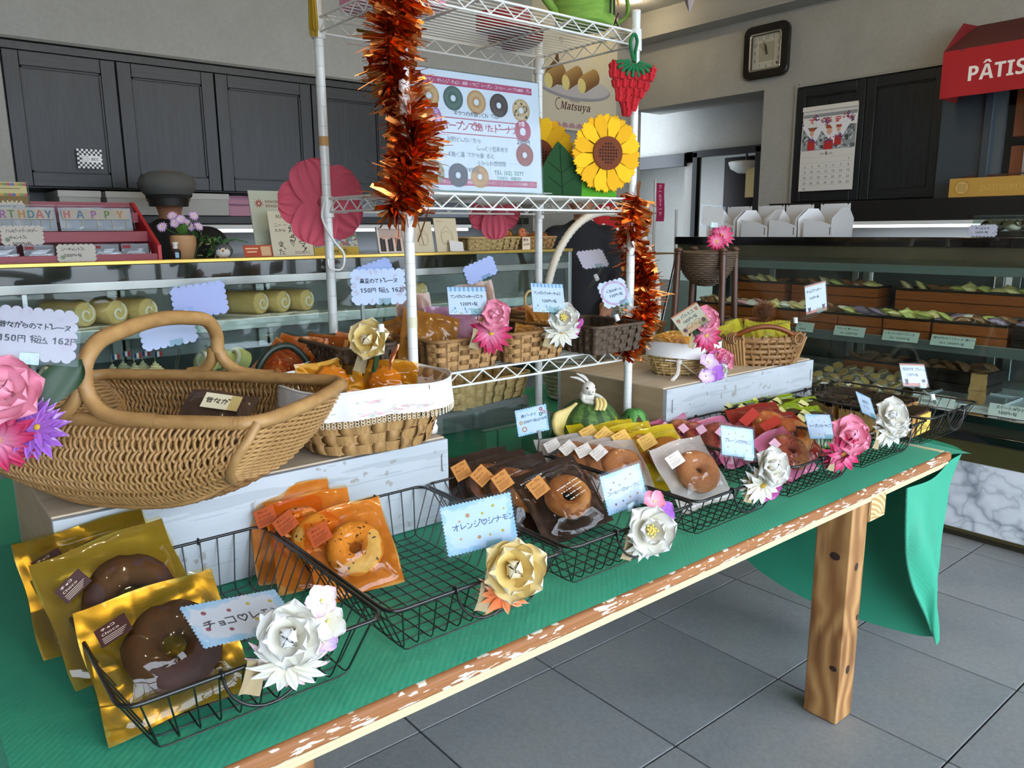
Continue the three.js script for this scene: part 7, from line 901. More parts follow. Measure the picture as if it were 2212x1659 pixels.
    R = rng(300 + tn++); const n = Math.max(2, Math.round((w - 0.04) / 0.062)); for (let r = 0; r < rows; r++) for (let i = 0; i < n; i++) for (let h = 0; h < 2; h++) { const m = one('wrapped_sweet', `small film wrapped sweet heaped in the ${lab}`, 'sweet', pil[(R() * 3) | 0], wm[cols[(R() * cols.length) | 0]], [x + 0.05 + r * ((d - 0.1) / Math.max(1, rows - 1)) + (R() - 0.5) * 0.015, y + hh - 0.006 + h * 0.024, (z0 + z1) / 2 - w / 2 + 0.045 + (i / (n - 1)) * (w - 0.09) + (R() - 0.5) * 0.02], [(R() - 0.5) * 0.9, PI / 2 + (R() - 0.5) * 0.9, (R() - 0.5) * 0.9 + 0.3], 'sweets in the ' + lab); } };
  const T = [[-1.27, -1.065, 'first front tray from the cake box end', 'cyb'], [-1.06, -0.865, 'second front tray from the cake box end', 'pwyg'], [-0.86, -0.58, 'third front tray from the cake box end', 'yycw'], [-0.575, -0.36, 'fourth front tray from the cake box end', 'bcw'], [-0.355, -0.13, 'fifth front tray from the cake box end', 'gwbyv'], [-0.12, 0.10, 'sixth front tray from the cake box end', 'ywgy'], [0.115, 0.43, 'seventh front tray from the cake box end', 'vbgw'], [0.45, 0.75, 'low black front tray past the wooden ones', 'vb']];
  T.forEach((a, i) => tray(2.335, 0.8425, a[0], a[1], 0.2, a[2], a[3], 2, i === 7));
  [[-1.2, -0.85, 'left rear shelf tray'], [-0.8, -0.3, 'middle rear shelf tray'], [-0.2, 0.5, 'right rear shelf tray']].forEach((a) => tray(2.62, 0.9635, a[0], a[1], 0.16, a[2], 'ycgb', 1));
  [[-1.3, -0.95, 'left lower deck tray'], [-0.42, -0.13, 'middle lower deck tray'], [-0.05, 0.3, 'right lower deck tray']].forEach((a, i) => tray(2.55, 0.576, a[0], a[1], 0.22, a[2], 'b', 2, i === 2));
  // labels on the shelf rail
  const lab = (l1, l2, z, w, k) => one('shelf_label', 'pale green handwritten label on the shelf rail, ' + k, 'label', xyuv(bx(w, 0.05, 0.0015), -w / 2, w / 2, -0.025, 0.025), M(0xffffff, 0.5, { map: canvasTex(300, 100, (c, W, H) => { c.fillStyle = '#b9c8c0'; c.fillRect(0, 0, W, H); write(c, l1, 16, 14, 24, '#26302c', 0.1, { adv: 0.86 }); write(c, l2, 60, 58, 24, '#26302c', 0.1, { adv: 0.86 }); }) }), [2.268, 0.868, z], [-0.35, -PI / 2, 0]);
  lab('マドレーヌ 焼ドーナツ', '10入 2300円+税', -0.255, 0.16, 'below the fifth tray'); lab('レモンケーキとマドレーヌ', '10入 2050円+税', 0.0, 0.17, 'below the sixth tray'); lab('昔ながらのマドレーヌ 焼ドーナツ', '15入 2800円+税', 0.235, 0.19, 'below the seventh tray'); lab('クッキー', '1200円+税', -0.5, 0.1, 'below the fourth tray');
  const dl = (z, x, k) => one('shelf_label', 'white sweet potato price label standing on the case deck, ' + k, 'label', xyuv(bx(0.19, 0.05, 0.0015), -0.095, 0.095, -0.025, 0.025), M(0xffffff, 0.5, { map: canvasTex(300, 80, (c, W, H) => { c.fillStyle = '#d9dcd8'; c.fillRect(0, 0, W, H); write(c, 'スイートポテト', 40, 8, 30, '#26302c', 0.1, { adv: 0.86 }); write(c, '180円+税', 60, 44, 28, '#26302c', 0.1, { adv: 0.86 }); }) }), [x, 0.598, z], [-0.3, -PI / 2, 0]);
  dl(0.53, 2.21, 'nearest to the paper bag'); dl(0.2, 2.21, 'behind the castella basket');
  { const o = thing('glass_tray', 'clear white ribbed tray under the brown paper bag in the case', 'tray', [2.45, 0.5755, 0.27]); part(o, 'tray', [bl(-0.19, 0.17, 0, 0.006, -0.17, 0.17, 0.002), bl(-0.19, 0.17, 0.006, 0.014, -0.17, -0.163, 0.002), bl(-0.19, 0.17, 0.006, 0.014, 0.163, 0.17, 0.002), bl(-0.19, -0.183, 0.006, 0.014, -0.163, 0.163, 0.002), bl(0.163, 0.17, 0.006, 0.014, -0.163, 0.163, 0.002)], M(0xd5dde0, 0.12, { clearcoat: 1 }));
    const b = thing('paper_bag', 'crumpled brown paper bag standing on the clear tray in the case', 'bag', [2.36, 0.583, 0.33], 0.3); part(b, 'bag', warp(new THREE.BoxGeometry(0.065, 0.135, 0.07, 6, 10, 6), (x, y, z) => { const q = y / 0.135 + 0.5, n = cr(x * 30 + z * 22 + 7, y * 30 + 7, 251) - 0.5; return V(x * (1 - 0.35 * q * (q > 0.5 ? 1 : 0.4)) + 0.007 * n + 0.012 * (q > 0.55), y + 0.0675, z * (1 - 0.12 * q) + 0.008 * n); }), M(0x9a7442, 0.85)); part(b, 'fold_band', bl(-0.035, 0.035, 0.058, 0.066, -0.038, 0.038, 0.002), M(0x8a6436, 0.85)); }
  { const o = thing('tray', 'gold tray of silver film cookies behind the castella basket', 'tray', [2.36, 0.5755, -0.22]); part(o, 'plate', bl(-0.19, 0.25, 0, 0.008, -0.27, 0.27, 0.004), M(0xa08a4a, 0.3, { metalness: 0.8 })); R = rng(61); for (let i = 0; i < 6; i++) for (let j = 0; j < 4; j++) { const p = thing('silver_film_cookie', `cookie in silver clear film on the gold tray, ${ORD[j]} row, ${ORD[i]} along`, 'cookie', [2.22 + j * 0.095 + (R() - 0.5) * 0.02, 0.597 + j * 0.012, -0.43 + i * 0.085 + (R() - 0.5) * 0.02], [(R() - 0.5) * 0.6 - 0.3, R() * 2, (R() - 0.5) * 0.6 + 0.3], 'silver film cookies'); part(p, 'film', pil[i % 3], M(0xc9c6c0, 0.12, { metalness: 0.6 })); part(p, 'cookie', at(cyl(0.026, 0.026, 0.006, 14), 0, 0.014, 0), M(0xb99a5e, 0.7)); } }
  // white cake boxes with standing flaps on top
  const paper = M(0xd3d5d8, 0.6), paperIn = M(0xa9a6a2, 0.7);
  [-1.14, -0.925, -0.745, -0.535].forEach((z, i) => { const o = thing('cake_box', ['open white cake box furthest left on the case top', 'open white cake box second from the left on the case top', 'open white cake box third from the left on the case top', 'open white cake box nearest the lamp with both flaps in view'][i], 'box', [2.47, 1.3335, z], -PI / 2, 'open cake boxes on the case top'); const w = 0.085;
    part(o, 'rear_panel', at(ext([[-w, 0], [w, 0], [w, 0.175], [w - 0.004, 0.182], [w - 0.016, 0.172], [w - 0.02, 0.18], [-w + 0.02, 0.18], [-w + 0.016, 0.172], [-w + 0.004, 0.182], [-w, 0.175]], 0.0016), 0, 0, -0.09), paper); part(o, 'front_panel', at(ext([[-w, 0], [w, 0], [w, 0.06], [0.02, 0.085], [-w, 0.1]], 0.0016), 0, 0, 0.075), paper);
    for (const s of [-1, 1]) { const g = part(o, 'side_flap', at(ext([[-0.08, 0], [0.08, 0], [0.08, 0.1], [0.04, 0.155], [-0.02, 0.155], [-0.08, 0.1]], 0.0016), 0, 0, 0, 0, PI / 2), s < 0 ? paper : paperIn); g.position.set(s * w, 0, -0.008); g.rotation.z = -s * 0.06; g.rotation.y = s < 0 ? -0.5 : -0.25; } part(o, 'floor', bl(-w, w, 0, 0.002, -0.09, 0.075), paperIn); part(o, 'slot', bl(w - 0.02, w - 0.014, 0.015, 0.055, 0.0755, 0.0768), M(0x6a6a6a, 0.8)); });
  // mochi dome and its card
  { const o = thing('mochi_case', 'clear acrylic case of leaf wrapped mochi on the black case top', 'container', [2.62, 1.3335, 0.38]); part(o, 'acrylic_box', [bl(-0.12, 0.12, 0.1, 0.104, -0.2, 0.2), bl(-0.12, -0.117, 0, 0.1, -0.2, 0.2), bl(0.117, 0.12, 0, 0.1, -0.2, 0.2), bl(-0.117, 0.117, 0, 0.1, -0.2, -0.197), bl(-0.117, 0.117, 0, 0.1, 0.197, 0.2)], paneMat); part(o, 'base', bl(-0.118, 0.118, 0, 0.03, -0.198, 0.198), M(0x1c1a16, 0.5));
    R = rng(66); for (let i = 0; i < 8; i++) { const p = thing('leaf_mochi', `leaf wrapped rice cake in the acrylic case, ${ORD[i % 4]} along the ${i < 4 ? 'front' : 'back'} row`, 'sweet', [2.57 + (i < 4 ? 0 : 0.09), 1.365, 0.235 + (i % 4) * 0.095], [(R() - 0.5) * 0.3, R() * 3, 0], 'leaf wrapped mochi'); part(p, 'mochi', warp(new THREE.SphereGeometry(0.036, 16, 10), (x, y, z) => V(x, y * 0.6 + 0.02, z)), M(0xd9d2be, 0.5)); part(p, 'leaf', sheet((u, v) => V((u - 0.5) * 0.1, 0.046 - 2.4 * (v - 0.5) ** 2 * 0.03 + 0.006 * Math.sin(u * 12), (v - 0.5) * 0.08 * (1 - (2 * u - 1) ** 2 * 0.5)), 10, 6), M(0x4a4226, 0.6)); }
    card('price_card', 'scalloped pink card for leaf mochi standing before the acrylic case', [2.44, 1.366, 0.25, -1.25, -0.15, 0], 0.115, 0.056, 'scallop', (c, w, h) => { petals(c, w, h, '#ecdcdc'); write(c, 'かしわもち', 90, 36, 40, '#2a2626', 0.12, { adv: 0.95 }); write(c, '160円+税', 90, 96, 40, '#2a2626', 0.12, { adv: 0.95 }); }, null).name; }
  { const o = thing('carry_box', 'ochre carry box lettered in pale print on the black shelf below the awning', 'box', [3.44, 1.553, 0.02], -PI / 2); const W = 0.62, H = 0.105; part(o, 'front', xyuv(at(bx(W, H, 0.003), 0.0, H / 2, 0.06), -W / 2, W / 2, 0, H), M(0xffffff, 0.55, { map: canvasTex(1024, 174, (c, w, h) => { c.fillStyle = '#b98f3e'; c.fillRect(0, 0, w, h); c.strokeStyle = '#8a6a28'; c.lineWidth = 6; c.setLineDash([10, 5]); c.beginPath(); c.arc(112, 88, 66, 0, 7); c.stroke(); c.setLineDash([]); c.fillStyle = '#c9a868'; c.beginPath(); c.arc(112, 88, 54, 0, 7); c.fill(); c.fillStyle = '#9a7a34'; for (let i = 0; i < 6; i++) c.fillRect(72, 56 + i * 12, 80, 5); c.fillStyle = '#c6a052'; c.font = '92px sans-serif'; c.fillText('patisserie', 270, 118); }) })); part(o, 'sides', [bl(-W / 2, -W / 2 + 0.003, 0, H, -0.1, 0.058), bl(W / 2 - 0.003, W / 2, 0, H, -0.1, 0.058), bl(-W / 2, W / 2, 0, 0.003, -0.1, 0.058)], M(0xb98f3e, 0.6)); const bk = new THREE.Shape([[-W / 2, 0], [W / 2, 0], [W / 2, 0.135], [-W / 2, 0.125]].map((p) => new THREE.Vector2(...p))); bk.holes.push(new THREE.Path([[-0.07, 0.105], [0.05, 0.105], [0.05, 0.122], [-0.07, 0.122]].map((p) => new THREE.Vector2(...p)))); part(o, 'rear_panel', at(ext(bk, 0.003), 0, 0, -0.1), M(0x4a2a1c, 0.6)); }
}
// ---------- goods on the left case top ----------
const YT = 1.2925;
{
  const red = M(0x84202e, 0.45), t = thing('candle_rack', 'stepped red wooden rack of cake candles on the glass case', 'rack', [-1.02, YT, -1.18]);
  const side = [[0.12, 0], [0.12, 0.05], [-0.16, 0.195], [-0.18, 0.195], [-0.18, 0]], sideG = at(ext(side.map(([z, y]) => [-z, y]), 0.012, 0.001), 0, 0, 0, 0, PI / 2);
  for (const x of [-0.36, 0.235]) { const m = part(t, 'side_board', sideG, M(0xb01c22, 0.4)); m.position.set(x, 0, 0); }
  for (const [y, z] of [[0, 0.115], [0.062, 0.02], [0.125, -0.08]]) { part(t, 'front_board', buv(bl(-0.354, 0.229, y, y + 0.024 + (y ? 0.01 : 0), z - 0.008, z, 0.001), 3), red); part(t, 'tier', bl(-0.354, 0.229, y, y + 0.006, z - 0.095, z - 0.008), red); }
  part(t, 'back_board', buv(bl(-0.354, 0.229, 0, 0.195, -0.18, -0.172), 3), red);
  const film = clear(0xf4f6f8, 0.05);
  const pack = (name, label, x, y, z, w, h, tex, o = {}) => { const p = thing(name, label, 'candles', [-1.02 + x, YT + y, -1.18 + z], [-0.2, o.yaw || 0, 0], o.group); part(p, 'card', xyuv(at(bx(w, h, 0.002), 0, h / 2, 0), -w / 2, w / 2, 0, h), M(0xffffff, 0.6, { map: tex })); part(p, 'film', warp(at(new THREE.BoxGeometry(w + 0.006, h * 0.97, 0.014, 6, 6, 1), 0, h / 2, 0.009), (X, Y, Z) => V(X, Y, Z + 0.004 * (cr(X * 50 + 9, Y * 50 + 9, 5) - 0.4) * (Z > 0.01 ? 1 : 0))), film); return p; };
  const rainbow = canvasTex(160, 300, (c, w, h) => { c.fillStyle = '#8a6a2c'; c.fillRect(0, 0, w, h); c.fillStyle = '#d9c88a'; c.fillRect(0, 0, w, 110); for (let i = 0; i < 9; i++) { c.fillStyle = ['#c05a5a', '#5a7ac0', '#d9a03a', '#7aa05a'][i % 4]; c.beginPath(); c.arc(10 + i * 18, 18, 12, 0, 7); c.arc(10 + i * 18, 100, 11, 0, 7); c.fill(); } c.fillStyle = '#7a5a3a'; c.fillRect(30, 48, 100, 6); for (let i = 0; i < 6; i++) { c.fillStyle = ['#3a2a1c', '#c9b88a', '#c98a9a', '#b9c4a0', '#d9c070', '#c05a3a'][i]; c.fillRect(24 + i * 20, 170, 6, 80); c.fillStyle = '#e8dca0'; c.beginPath(); c.ellipse(27 + i * 20, 156, 4, 10, 0, 0, 7); c.fill(); } });
  pack('candle_pack', 'gold rainbow candle pack standing at the top left of the red rack', -0.245, 0.135, -0.115, 0.1, 0.12, rainbow); pack('candle_pack', 'gold rainbow candle pack standing right beside the other gold one', -0.135, 0.135, -0.115, 0.1, 0.12, rainbow);
  const word = (s, cols) => { const t2 = thing('letter_candle_pack', `clear pack of pastel letter candles spelling ${s}`, 'candles', [0, 0, 0], 0, 'letter candle packs'); return [t2, s, cols]; };
  for (const [s, x0] of [['BIRTHDAY', -0.135], ['HAPPY', 0.09]]) { const p = word(s)[0]; p.position.set(-1.02 + x0, YT + 0.099, -1.18 - 0.03); p.rotation.x = -0.25; part(p, 'backing', bl(-0.108, 0.108, 0, 0.076, -0.004, -0.002), M(0xaeb4ba, 0.25, { clearcoat: 1 })); part(p, 'letters', xyuv(bl(-0.1, 0.1, 0.036, 0.07, 0, 0.004), -0.1, 0.1, 0.036, 0.07), M(0xffffff, 0.5, { map: canvasTex(480, 82, (c, w, h) => { c.fillStyle = '#b0a696'; c.fillRect(0, 0, w, h); c.font = 'bold 84px sans-serif'; const st = w / s.length; [...s].forEach((ch, i) => { c.fillStyle = ['#a85a5a', '#46688a', '#8a5a8a', '#5a7a4a', '#b07a3a', '#4a7a8a'][i % 6]; c.fillText(ch, i * st + 4, 72); }); }) })); part(p, 'sticks', Array.from({ length: s.length }, (_, i) => rod([-0.09 + (i * 0.18) / (s.length - 1), 0.006, 0.002], [-0.09 + (i * 0.18) / (s.length - 1), 0.036, 0.002], 0.0012, 5)), M(0xc9b88a, 0.5)); part(p, 'film', warp(at(new THREE.BoxGeometry(0.222, 0.078, 0.02, 12, 5, 1), 0, 0.04, 0.008), (X, Y, Z) => V(X, Y, Z + 0.006 * (cr(X * 40 + 9, Y * 40 + 9, 8) - 0.4))), film); }
  const car = canvasTex(170, 100, (c, w, h) => { c.fillStyle = '#8f8f92'; c.fillRect(0, 0, w, h); c.fillStyle = '#a8202c'; c.fillRect(8, 6, 50, 22); c.fillStyle = '#c9ccd0'; c.beginPath(); c.moveTo(20, 74); c.lineTo(44, 50); c.lineTo(106, 48); c.lineTo(150, 66); c.lineTo(152, 80); c.lineTo(20, 80); c.fill(); c.fillStyle = '#1c1c1e'; for (const x of [48, 126]) { c.beginPath(); c.arc(x, 80, 12, 0, 7); c.fill(); } });
  [-0.2, -0.1, 0.0, 0.085, 0.175].forEach((x, i) => pack('car_candle_pack', `silver car candle pack, ${ORD[i]} from the left on the lowest tier`, x, 0.01, 0.065, 0.082, 0.045, car, { group: 'car candle packs' }));
  [['0', -0.305, 0.085, 0.0, '#c9a8b4'], ['4', -0.325, 0.012, 0.075, '#c9a02a'], ['5', -0.27, 0.012, 0.07, '#c9a02a']].forEach(([n, x, y, z, col]) => { const p = pack('number_candle', `clear pack holding a number candle shaped like ${n}`, x, y, z, 0.05, 0.085, canvasTex(90, 150, (c, w, h) => { c.fillStyle = '#6a5a66'; c.fillRect(0, 0, w, h); c.fillStyle = col; c.font = 'bold 92px sans-serif'; c.fillText(n, 18, 100); }), { group: 'number candle packs' }); });
  { const p = thing('ball_candle_pack', 'black and white football candle pack left of the gold packs', 'candles', [-1.35, YT + 0.135, -1.28]); part(p, 'balls', [0, 1, 2, 3].map((i) => ball(0.017, 0, 0.014 + i * 0.026, 0)), M(0xc9c9cc, 0.5)); part(p, 'film', bl(-0.02, 0.02, -0.004, 0.112, -0.02, 0.02), film); }
  const tagCard = (label, x, y, z, w, h, lines) => card('price_card', label, [-1.02 + x, YT + y, -1.18 + z, -0.15, -0.15, 0], w, h, 'scallop', (c, W, H) => { c.fillStyle = '#dcd4c6'; c.fillRect(0, 0, W, H); c.fillStyle = '#8a9a7a'; c.beginPath(); c.arc(60, H * 0.7, 22, 0, 7); c.fill(); lines.forEach((l, i) => write(c, l, 50 + i * 24, 36 + i * 66, 40, '#2a2626', 0.1, { adv: 0.8 })); }, null, { film: 0 });
  tagCard('white tag for colourful rainbow candles on the gold packs', -0.16, 0.165, -0.07, 0.115, 0.048, ['カラフルなまぜまぜ', 'レインボー', 'キャンドル']); tagCard('white tag for happy birthday candles on the letter packs', -0.135, 0.085, 0.03, 0.115, 0.062, ['ハッピーバースデー', 'キャンドル', '500円+税']); tagCard('white tag for car candles at the foot of the red rack', -0.01, 0.03, 0.125, 0.11, 0.058, ['シーキャンドル', '500円+税']); tagCard('white tag at the left end of the red rack', -0.33, 0.03, 0.13, 0.085, 0.058, ['キャンドル']);
}
{
  const p = thing('flower_pot', 'tan flower pot with lilac daisies before the capped man', 'plant', [-0.69, YT, -1.12]); part(p, 'pot', lathe([[0.001, 0], [0.03, 0], [0.042, 0.05], [0.042, 0.078], [0.036, 0.082], [0.034, 0.078], [0.001, 0.074]], 28), M(0xb58a5e, 0.6)); part(p, 'print', xyuv(sheet((u, v) => { const a = PI / 2 + 0.5 - u, r = 0.0385 + v * 0.004; return V(Math.cos(a) * r, 0.045 + v * 0.022, Math.sin(a) * r); }, 8, 2), -0.02, 0.02, 0.045, 0.067), M(0xffffff, 0.7, { map: canvasTex(160, 90, (c) => { c.fillStyle = '#b58a5e'; c.fillRect(0, 0, 160, 90); c.fillStyle = '#5a4630'; c.font = 'italic 26px serif'; c.fillText('plant in home', 6, 34); c.font = 'italic 20px serif'; c.fillText('so sweet', 40, 66); }) }));
  R = rng(91); for (let i = 0; i < 9; i++) { const a = i * 2.4, r = 0.018 + 0.006 * (i % 5), q = [Math.cos(a) * r * 1.5, 0.11 + 0.012 * (i % 4), Math.sin(a) * r]; part(p, 'stem', rod([0, 0.075, 0], q, 0.0013, 4), M(0x3d6a2c, 0.7)); bloom(p, 'daisy', 'lilac', q, [Math.cos(a) * 0.5 - 0.2, 0.5, 0.8], 0.017); } for (let i = 0; i < 6; i++) part(p, 'leaf', at(petalGeo(0.045, 0.012, 0.4, -0.3), 0, 0.085, 0, 0.9, i * 1.1, 0), M(0x4f7a30, 0.6));
  const v = thing('small_vase', 'small black and white vase in front of the tan flower pot', 'vase', [-0.735, YT, -1.06]); part(v, 'vase', lathe([[0.001, 0], [0.016, 0], [0.018, 0.03], [0.008, 0.04], [0.007, 0.052], [0.011, 0.058], [0.001, 0.055]], 4).rotateY(PI / 4), M(0x2a1a16, 0.3)); part(v, 'neck', lathe([[0.0085, 0.038], [0.0075, 0.052], [0.012, 0.06], [0.001, 0.057]], 20), M(0xd9d6cf, 0.4)); part(v, 'picture', bl(-0.006, 0.006, 0.008, 0.026, 0.0125, 0.0135), M(0x7aa0b4, 0.5));
  const iv = thing('ivy_plant', 'variegated ivy trailing right of the tan flower pot', 'plant', [-0.635, YT, -1.1]); R = rng(93); part(iv, 'stem', tube(smooth([[-0.03, 0.0, 0], [-0.01, 0.05, 0.005], [0.02, 0.07, 0.01], [0.03, 0.03, 0.02], [0.0, 0.005, 0.03]], 20), 0.0016, 5), M(0x3a5a24, 0.7)); for (let i = 0; i < 20; i++) { const l = part(iv, 'leaf', petalGeo(0.02, 0.009, 0.4, -0.2), M(i % 3 ? 0x35602a : 0xa8b070, 0.5)); l.position.set((R() - 0.4) * 0.07, R() * 0.075 + 0.008, (R() - 0.3) * 0.04); l.rotation.set(R() * 1.5, R() * 6, R() * 2); }
  const pg = thing('penguin_planter', 'penguin shaped planter with a small succulent on the glass case', 'planter', [-0.565, YT, -1.1], -0.3); part(pg, 'body', warp(new THREE.SphereGeometry(0.03, 24, 16), (x, y, z) => V(x * 1.15, y * 0.88 + 0.026, z)), M(0x55595c, 0.35)); part(pg, 'face', warp(new THREE.SphereGeometry(0.0245, 20, 14), (x, y, z) => V(x * 1.1, y * 0.86 + 0.023, z * 0.8 + 0.0125)), M(0xd9d6cc, 0.4)); part(pg, 'beak', at(new THREE.ConeGeometry(0.0045, 0.01, 8), 0, 0.027, 0.036, PI / 2), M(0xd08a2a, 0.4)); part(pg, 'eyes', [ball(0.0028, -0.009, 0.034, 0.0275), ball(0.0028, 0.009, 0.034, 0.0275)], M(0x101010, 0.2)); part(pg, 'feet', [ball(0.006, -0.01, 0.003, 0.027, [1, 0.5, 1.3]), ball(0.006, 0.01, 0.003, 0.027, [1, 0.5, 1.3])], M(0xd08a2a, 0.4)); R = rng(95); for (let i = 0; i < 12; i++) { const a = R() * 6.3; part(pg, 'succulent_stem', tube(smooth([[0, 0.045, 0], [Math.cos(a) * 0.03, 0.062 + R() * 0.015, Math.sin(a) * 0.02], [Math.cos(a) * (0.05 + R() * 0.04), 0.055 + R() * 0.01, Math.sin(a) * 0.03]], 6), (k) => 0.004 * (1 - k * 0.5), 5), M(0x3f6a3a, 0.6)); }
  const flat = (name, label, cat, x0, x1, h, z, pit, tex, o = {}) => { const w = x1 - x0, b = thing(name, label, cat, [(x0 + x1) / 2, YT + 0.001, z], [pit, o.yaw || 0, 0]); part(b, 'print', xyuv(at(bx(w, h, 0.004), 0, h / 2, 0), -w / 2, w / 2, 0, h), M(0xffffff, 0.6, { map: tex })); if (o.film) part(b, 'sleeve', at(bx(w + 0.006, h + 0.006, 0.001), 0, h / 2, 0.004), filmMat); if (o.frame) part(b, 'frame', [at(bx(w + 0.016, 0.009, 0.012, 0.002), 0, h + 0.0035, 0), at(bx(w + 0.016, 0.009, 0.012, 0.002), 0, -0.0005 + 0.004, 0.002), at(bx(0.009, h + 0.01, 0.012, 0.002), -w / 2 - 0.0035, h / 2 + 0.002, 0), at(bx(0.009, h + 0.01, 0.012, 0.002), w / 2 + 0.0035, h / 2 + 0.002, 0)], M(o.frame, 0.5)); return b; };
  flat('leaflet', 'red and orange leaflet standing right of the penguin planter', 'leaflet', -0.495, -0.392, 0.045, -1.08, -0.3, canvasTex(200, 90, (c) => { c.fillStyle = '#b8482a'; c.fillRect(0, 0, 200, 90); c.fillStyle = '#d9b48a'; c.fillRect(120, 10, 70, 70); c.fillStyle = '#e8c8a0'; c.fillRect(12, 20, 90, 10); c.fillRect(20, 44, 70, 10); }));
  flat('brand_board', 'cream board with a red star emblem behind the autograph card', 'sign', -0.42, -0.25, 0.245, -1.16, -0.2, canvasTex(300, 430, (c, w, h) => { c.fillStyle = '#d3c8a8'; c.fillRect(0, 0, w, h); c.fillStyle = '#35552c'; c.fillRect(200, 20, 100, 120); c.save(); c.translate(62, 84); c.fillStyle = '#b0342a'; for (let i = 0; i < 10; i++) { c.rotate(0.628); c.beginPath(); c.moveTo(-5, -8); c.lineTo(0, -36); c.lineTo(5, -8); c.fill(); } c.restore(); c.fillStyle = '#9a5a44'; c.font = 'bold 25px sans-serif'; c.fillText('KANUMA', 104, 80); c.fillText('BRAND', 104, 108); }), { film: 1 });
  flat('autograph_card', 'cream signature card with black brush writing on the glass case', 'sign', -0.382, -0.222, 0.168, -1.1, -0.22, canvasTex(400, 420, (c, w, h) => { c.fillStyle = '#d6cfb9'; c.fillRect(0, 0, w, h); c.fillStyle = '#1c1a18'; c.font = 'italic 44px sans-serif'; c.fillText('Matsuya', 70, 64); c.strokeStyle = '#1c1a18'; c.lineWidth = 6; c.lineCap = 'round'; const r = rng(3), sq = (x, y, s) => { c.beginPath(); c.moveTo(x, y); for (let i = 0; i < 6; i++) c.quadraticCurveTo(x + (r() - 0.5) * s * 2, y + r() * s, x + (r() - 0.5) * s, y + i * s * 0.35); c.stroke(); }; sq(210, 130, 60); sq(210, 220, 60); sq(300, 250, 80); write(c, 'こーぼー', 50, 110, 36, '#1c1a18', 0.1); write(c, 'たから', 50, 160, 36, '#1c1a18', 0.1); write(c, 'まだ', 60, 270, 70, '#1c1a18', 0.08, { vertical: 1 }); c.font = '34px serif'; c.fillText('2022.10.2', 210, 398); }));
  flat('photo_book', 'yellow banded picture book behind the far left shelf pole', 'book', -0.21, -0.02, 0.12, -1.12, -0.25, canvasTex(360, 220, (c, w, h) => { const r = rng(14); c.fillStyle = '#cdb88a'; c.fillRect(0, 0, w, h); for (let i = 0; i < 200; i++) { c.fillStyle = ['#b0605a', '#8a9ab0', '#d9cfc0', '#7a8a5a'][(r() * 4) | 0]; c.fillRect(r() * w, r() * 150, 24, 16); } c.fillStyle = '#d9a82a'; c.fillRect(0, 165, w, 55); c.fillStyle = '#3a2a1a'; c.font = 'bold 34px sans-serif'; c.fillText('Story', 110, 204); write(c, 'の恵', 230, 174, 36, '#3a2a1a', 0.12); }), { film: 1 });
  flat('framed_photo', 'white framed group photo behind the near left pole', 'picture', 0.065, 0.178, 0.1, -1.1, -0.2, canvasTex(220, 190, (c, w, h) => { c.fillStyle = '#8a6a62'; c.fillRect(0, 0, w, h); c.fillStyle = '#b9a49a'; c.fillRect(0, 0, w, 80); for (let i = 0; i < 9; i++) { c.fillStyle = i % 3 === 2 ? '#d9c4b8' : '#1c1a1e'; c.fillRect(10 + i * 23, 70 + (i % 2) * 10, 20, 110); c.fillStyle = '#c99a80'; c.beginPath(); c.arc(20 + i * 23, 60 + (i % 2) * 10, 9, 0, 7); c.fill(); } }), { frame: 0xd9d6d2 });
  const dr = (s) => canvasTex(200, 260, (c, w, h) => { c.fillStyle = '#cfc3a6'; c.fillRect(0, 0, w, h); c.strokeStyle = '#a08f6a'; c.lineWidth = 4; c.beginPath(); c.moveTo(60, 200); c.lineTo(50, 110); c.lineTo(100, 60); c.lineTo(150, 110); c.lineTo(140, 200); c.closePath(); c.stroke(); c.beginPath(); c.ellipse(100, 150, 54, 46, s, 0, 7); c.stroke(); c.fillStyle = '#8a7a5a'; c.font = '18px sans-serif'; c.fillText('2020.4', 20, 30); });
  const sketch = dr(0); flat('drawing_board', 'beige sketch board left of the bread baskets, nearer the near pole', 'picture', 0.225, 0.325, 0.13, -1.1, -0.2, sketch); flat('drawing_board', 'beige sketch board with a white slip right beside the bread basket', 'picture', 0.34, 0.455, 0.145, -1.1, -0.2, sketch);
  one('white_slip', 'white paper slip leaning on the second sketch board', 'paper', bl(-0.035, 0.035, 0, 0.05, -0.001, 0.001), M(0xd8d8d8, 0.6), [0.425, YT + 0.001, -1.075], [-0.4, 0, -0.15]);
  for (const [x0, x1, l, mat] of [[0.50, 0.80, 'shallow straw bread basket left on the case top', bamboo], [0.835, 1.02, 'shallow wicker bread basket at the right end of the case top', grassA]]) { const b = thing('bread_basket', l, 'basket', [(x0 + x1) / 2, YT + 0.001, -1.17]), pt = splint(b, { a: (x1 - x0) / 2, b: 0.09, a1: (x1 - x0) / 2 - 0.012, b1: 0.075, H: 0.055, rows: 5, nS: 26, p: 8, amp: 0.0025, mat, sw: 0.4 }); part(b, 'floor', floorOf(pt, 0.005), mat); part(b, 'rim', rimOf(pt, 0.057, 0.005, 0.01, 50), mat); }
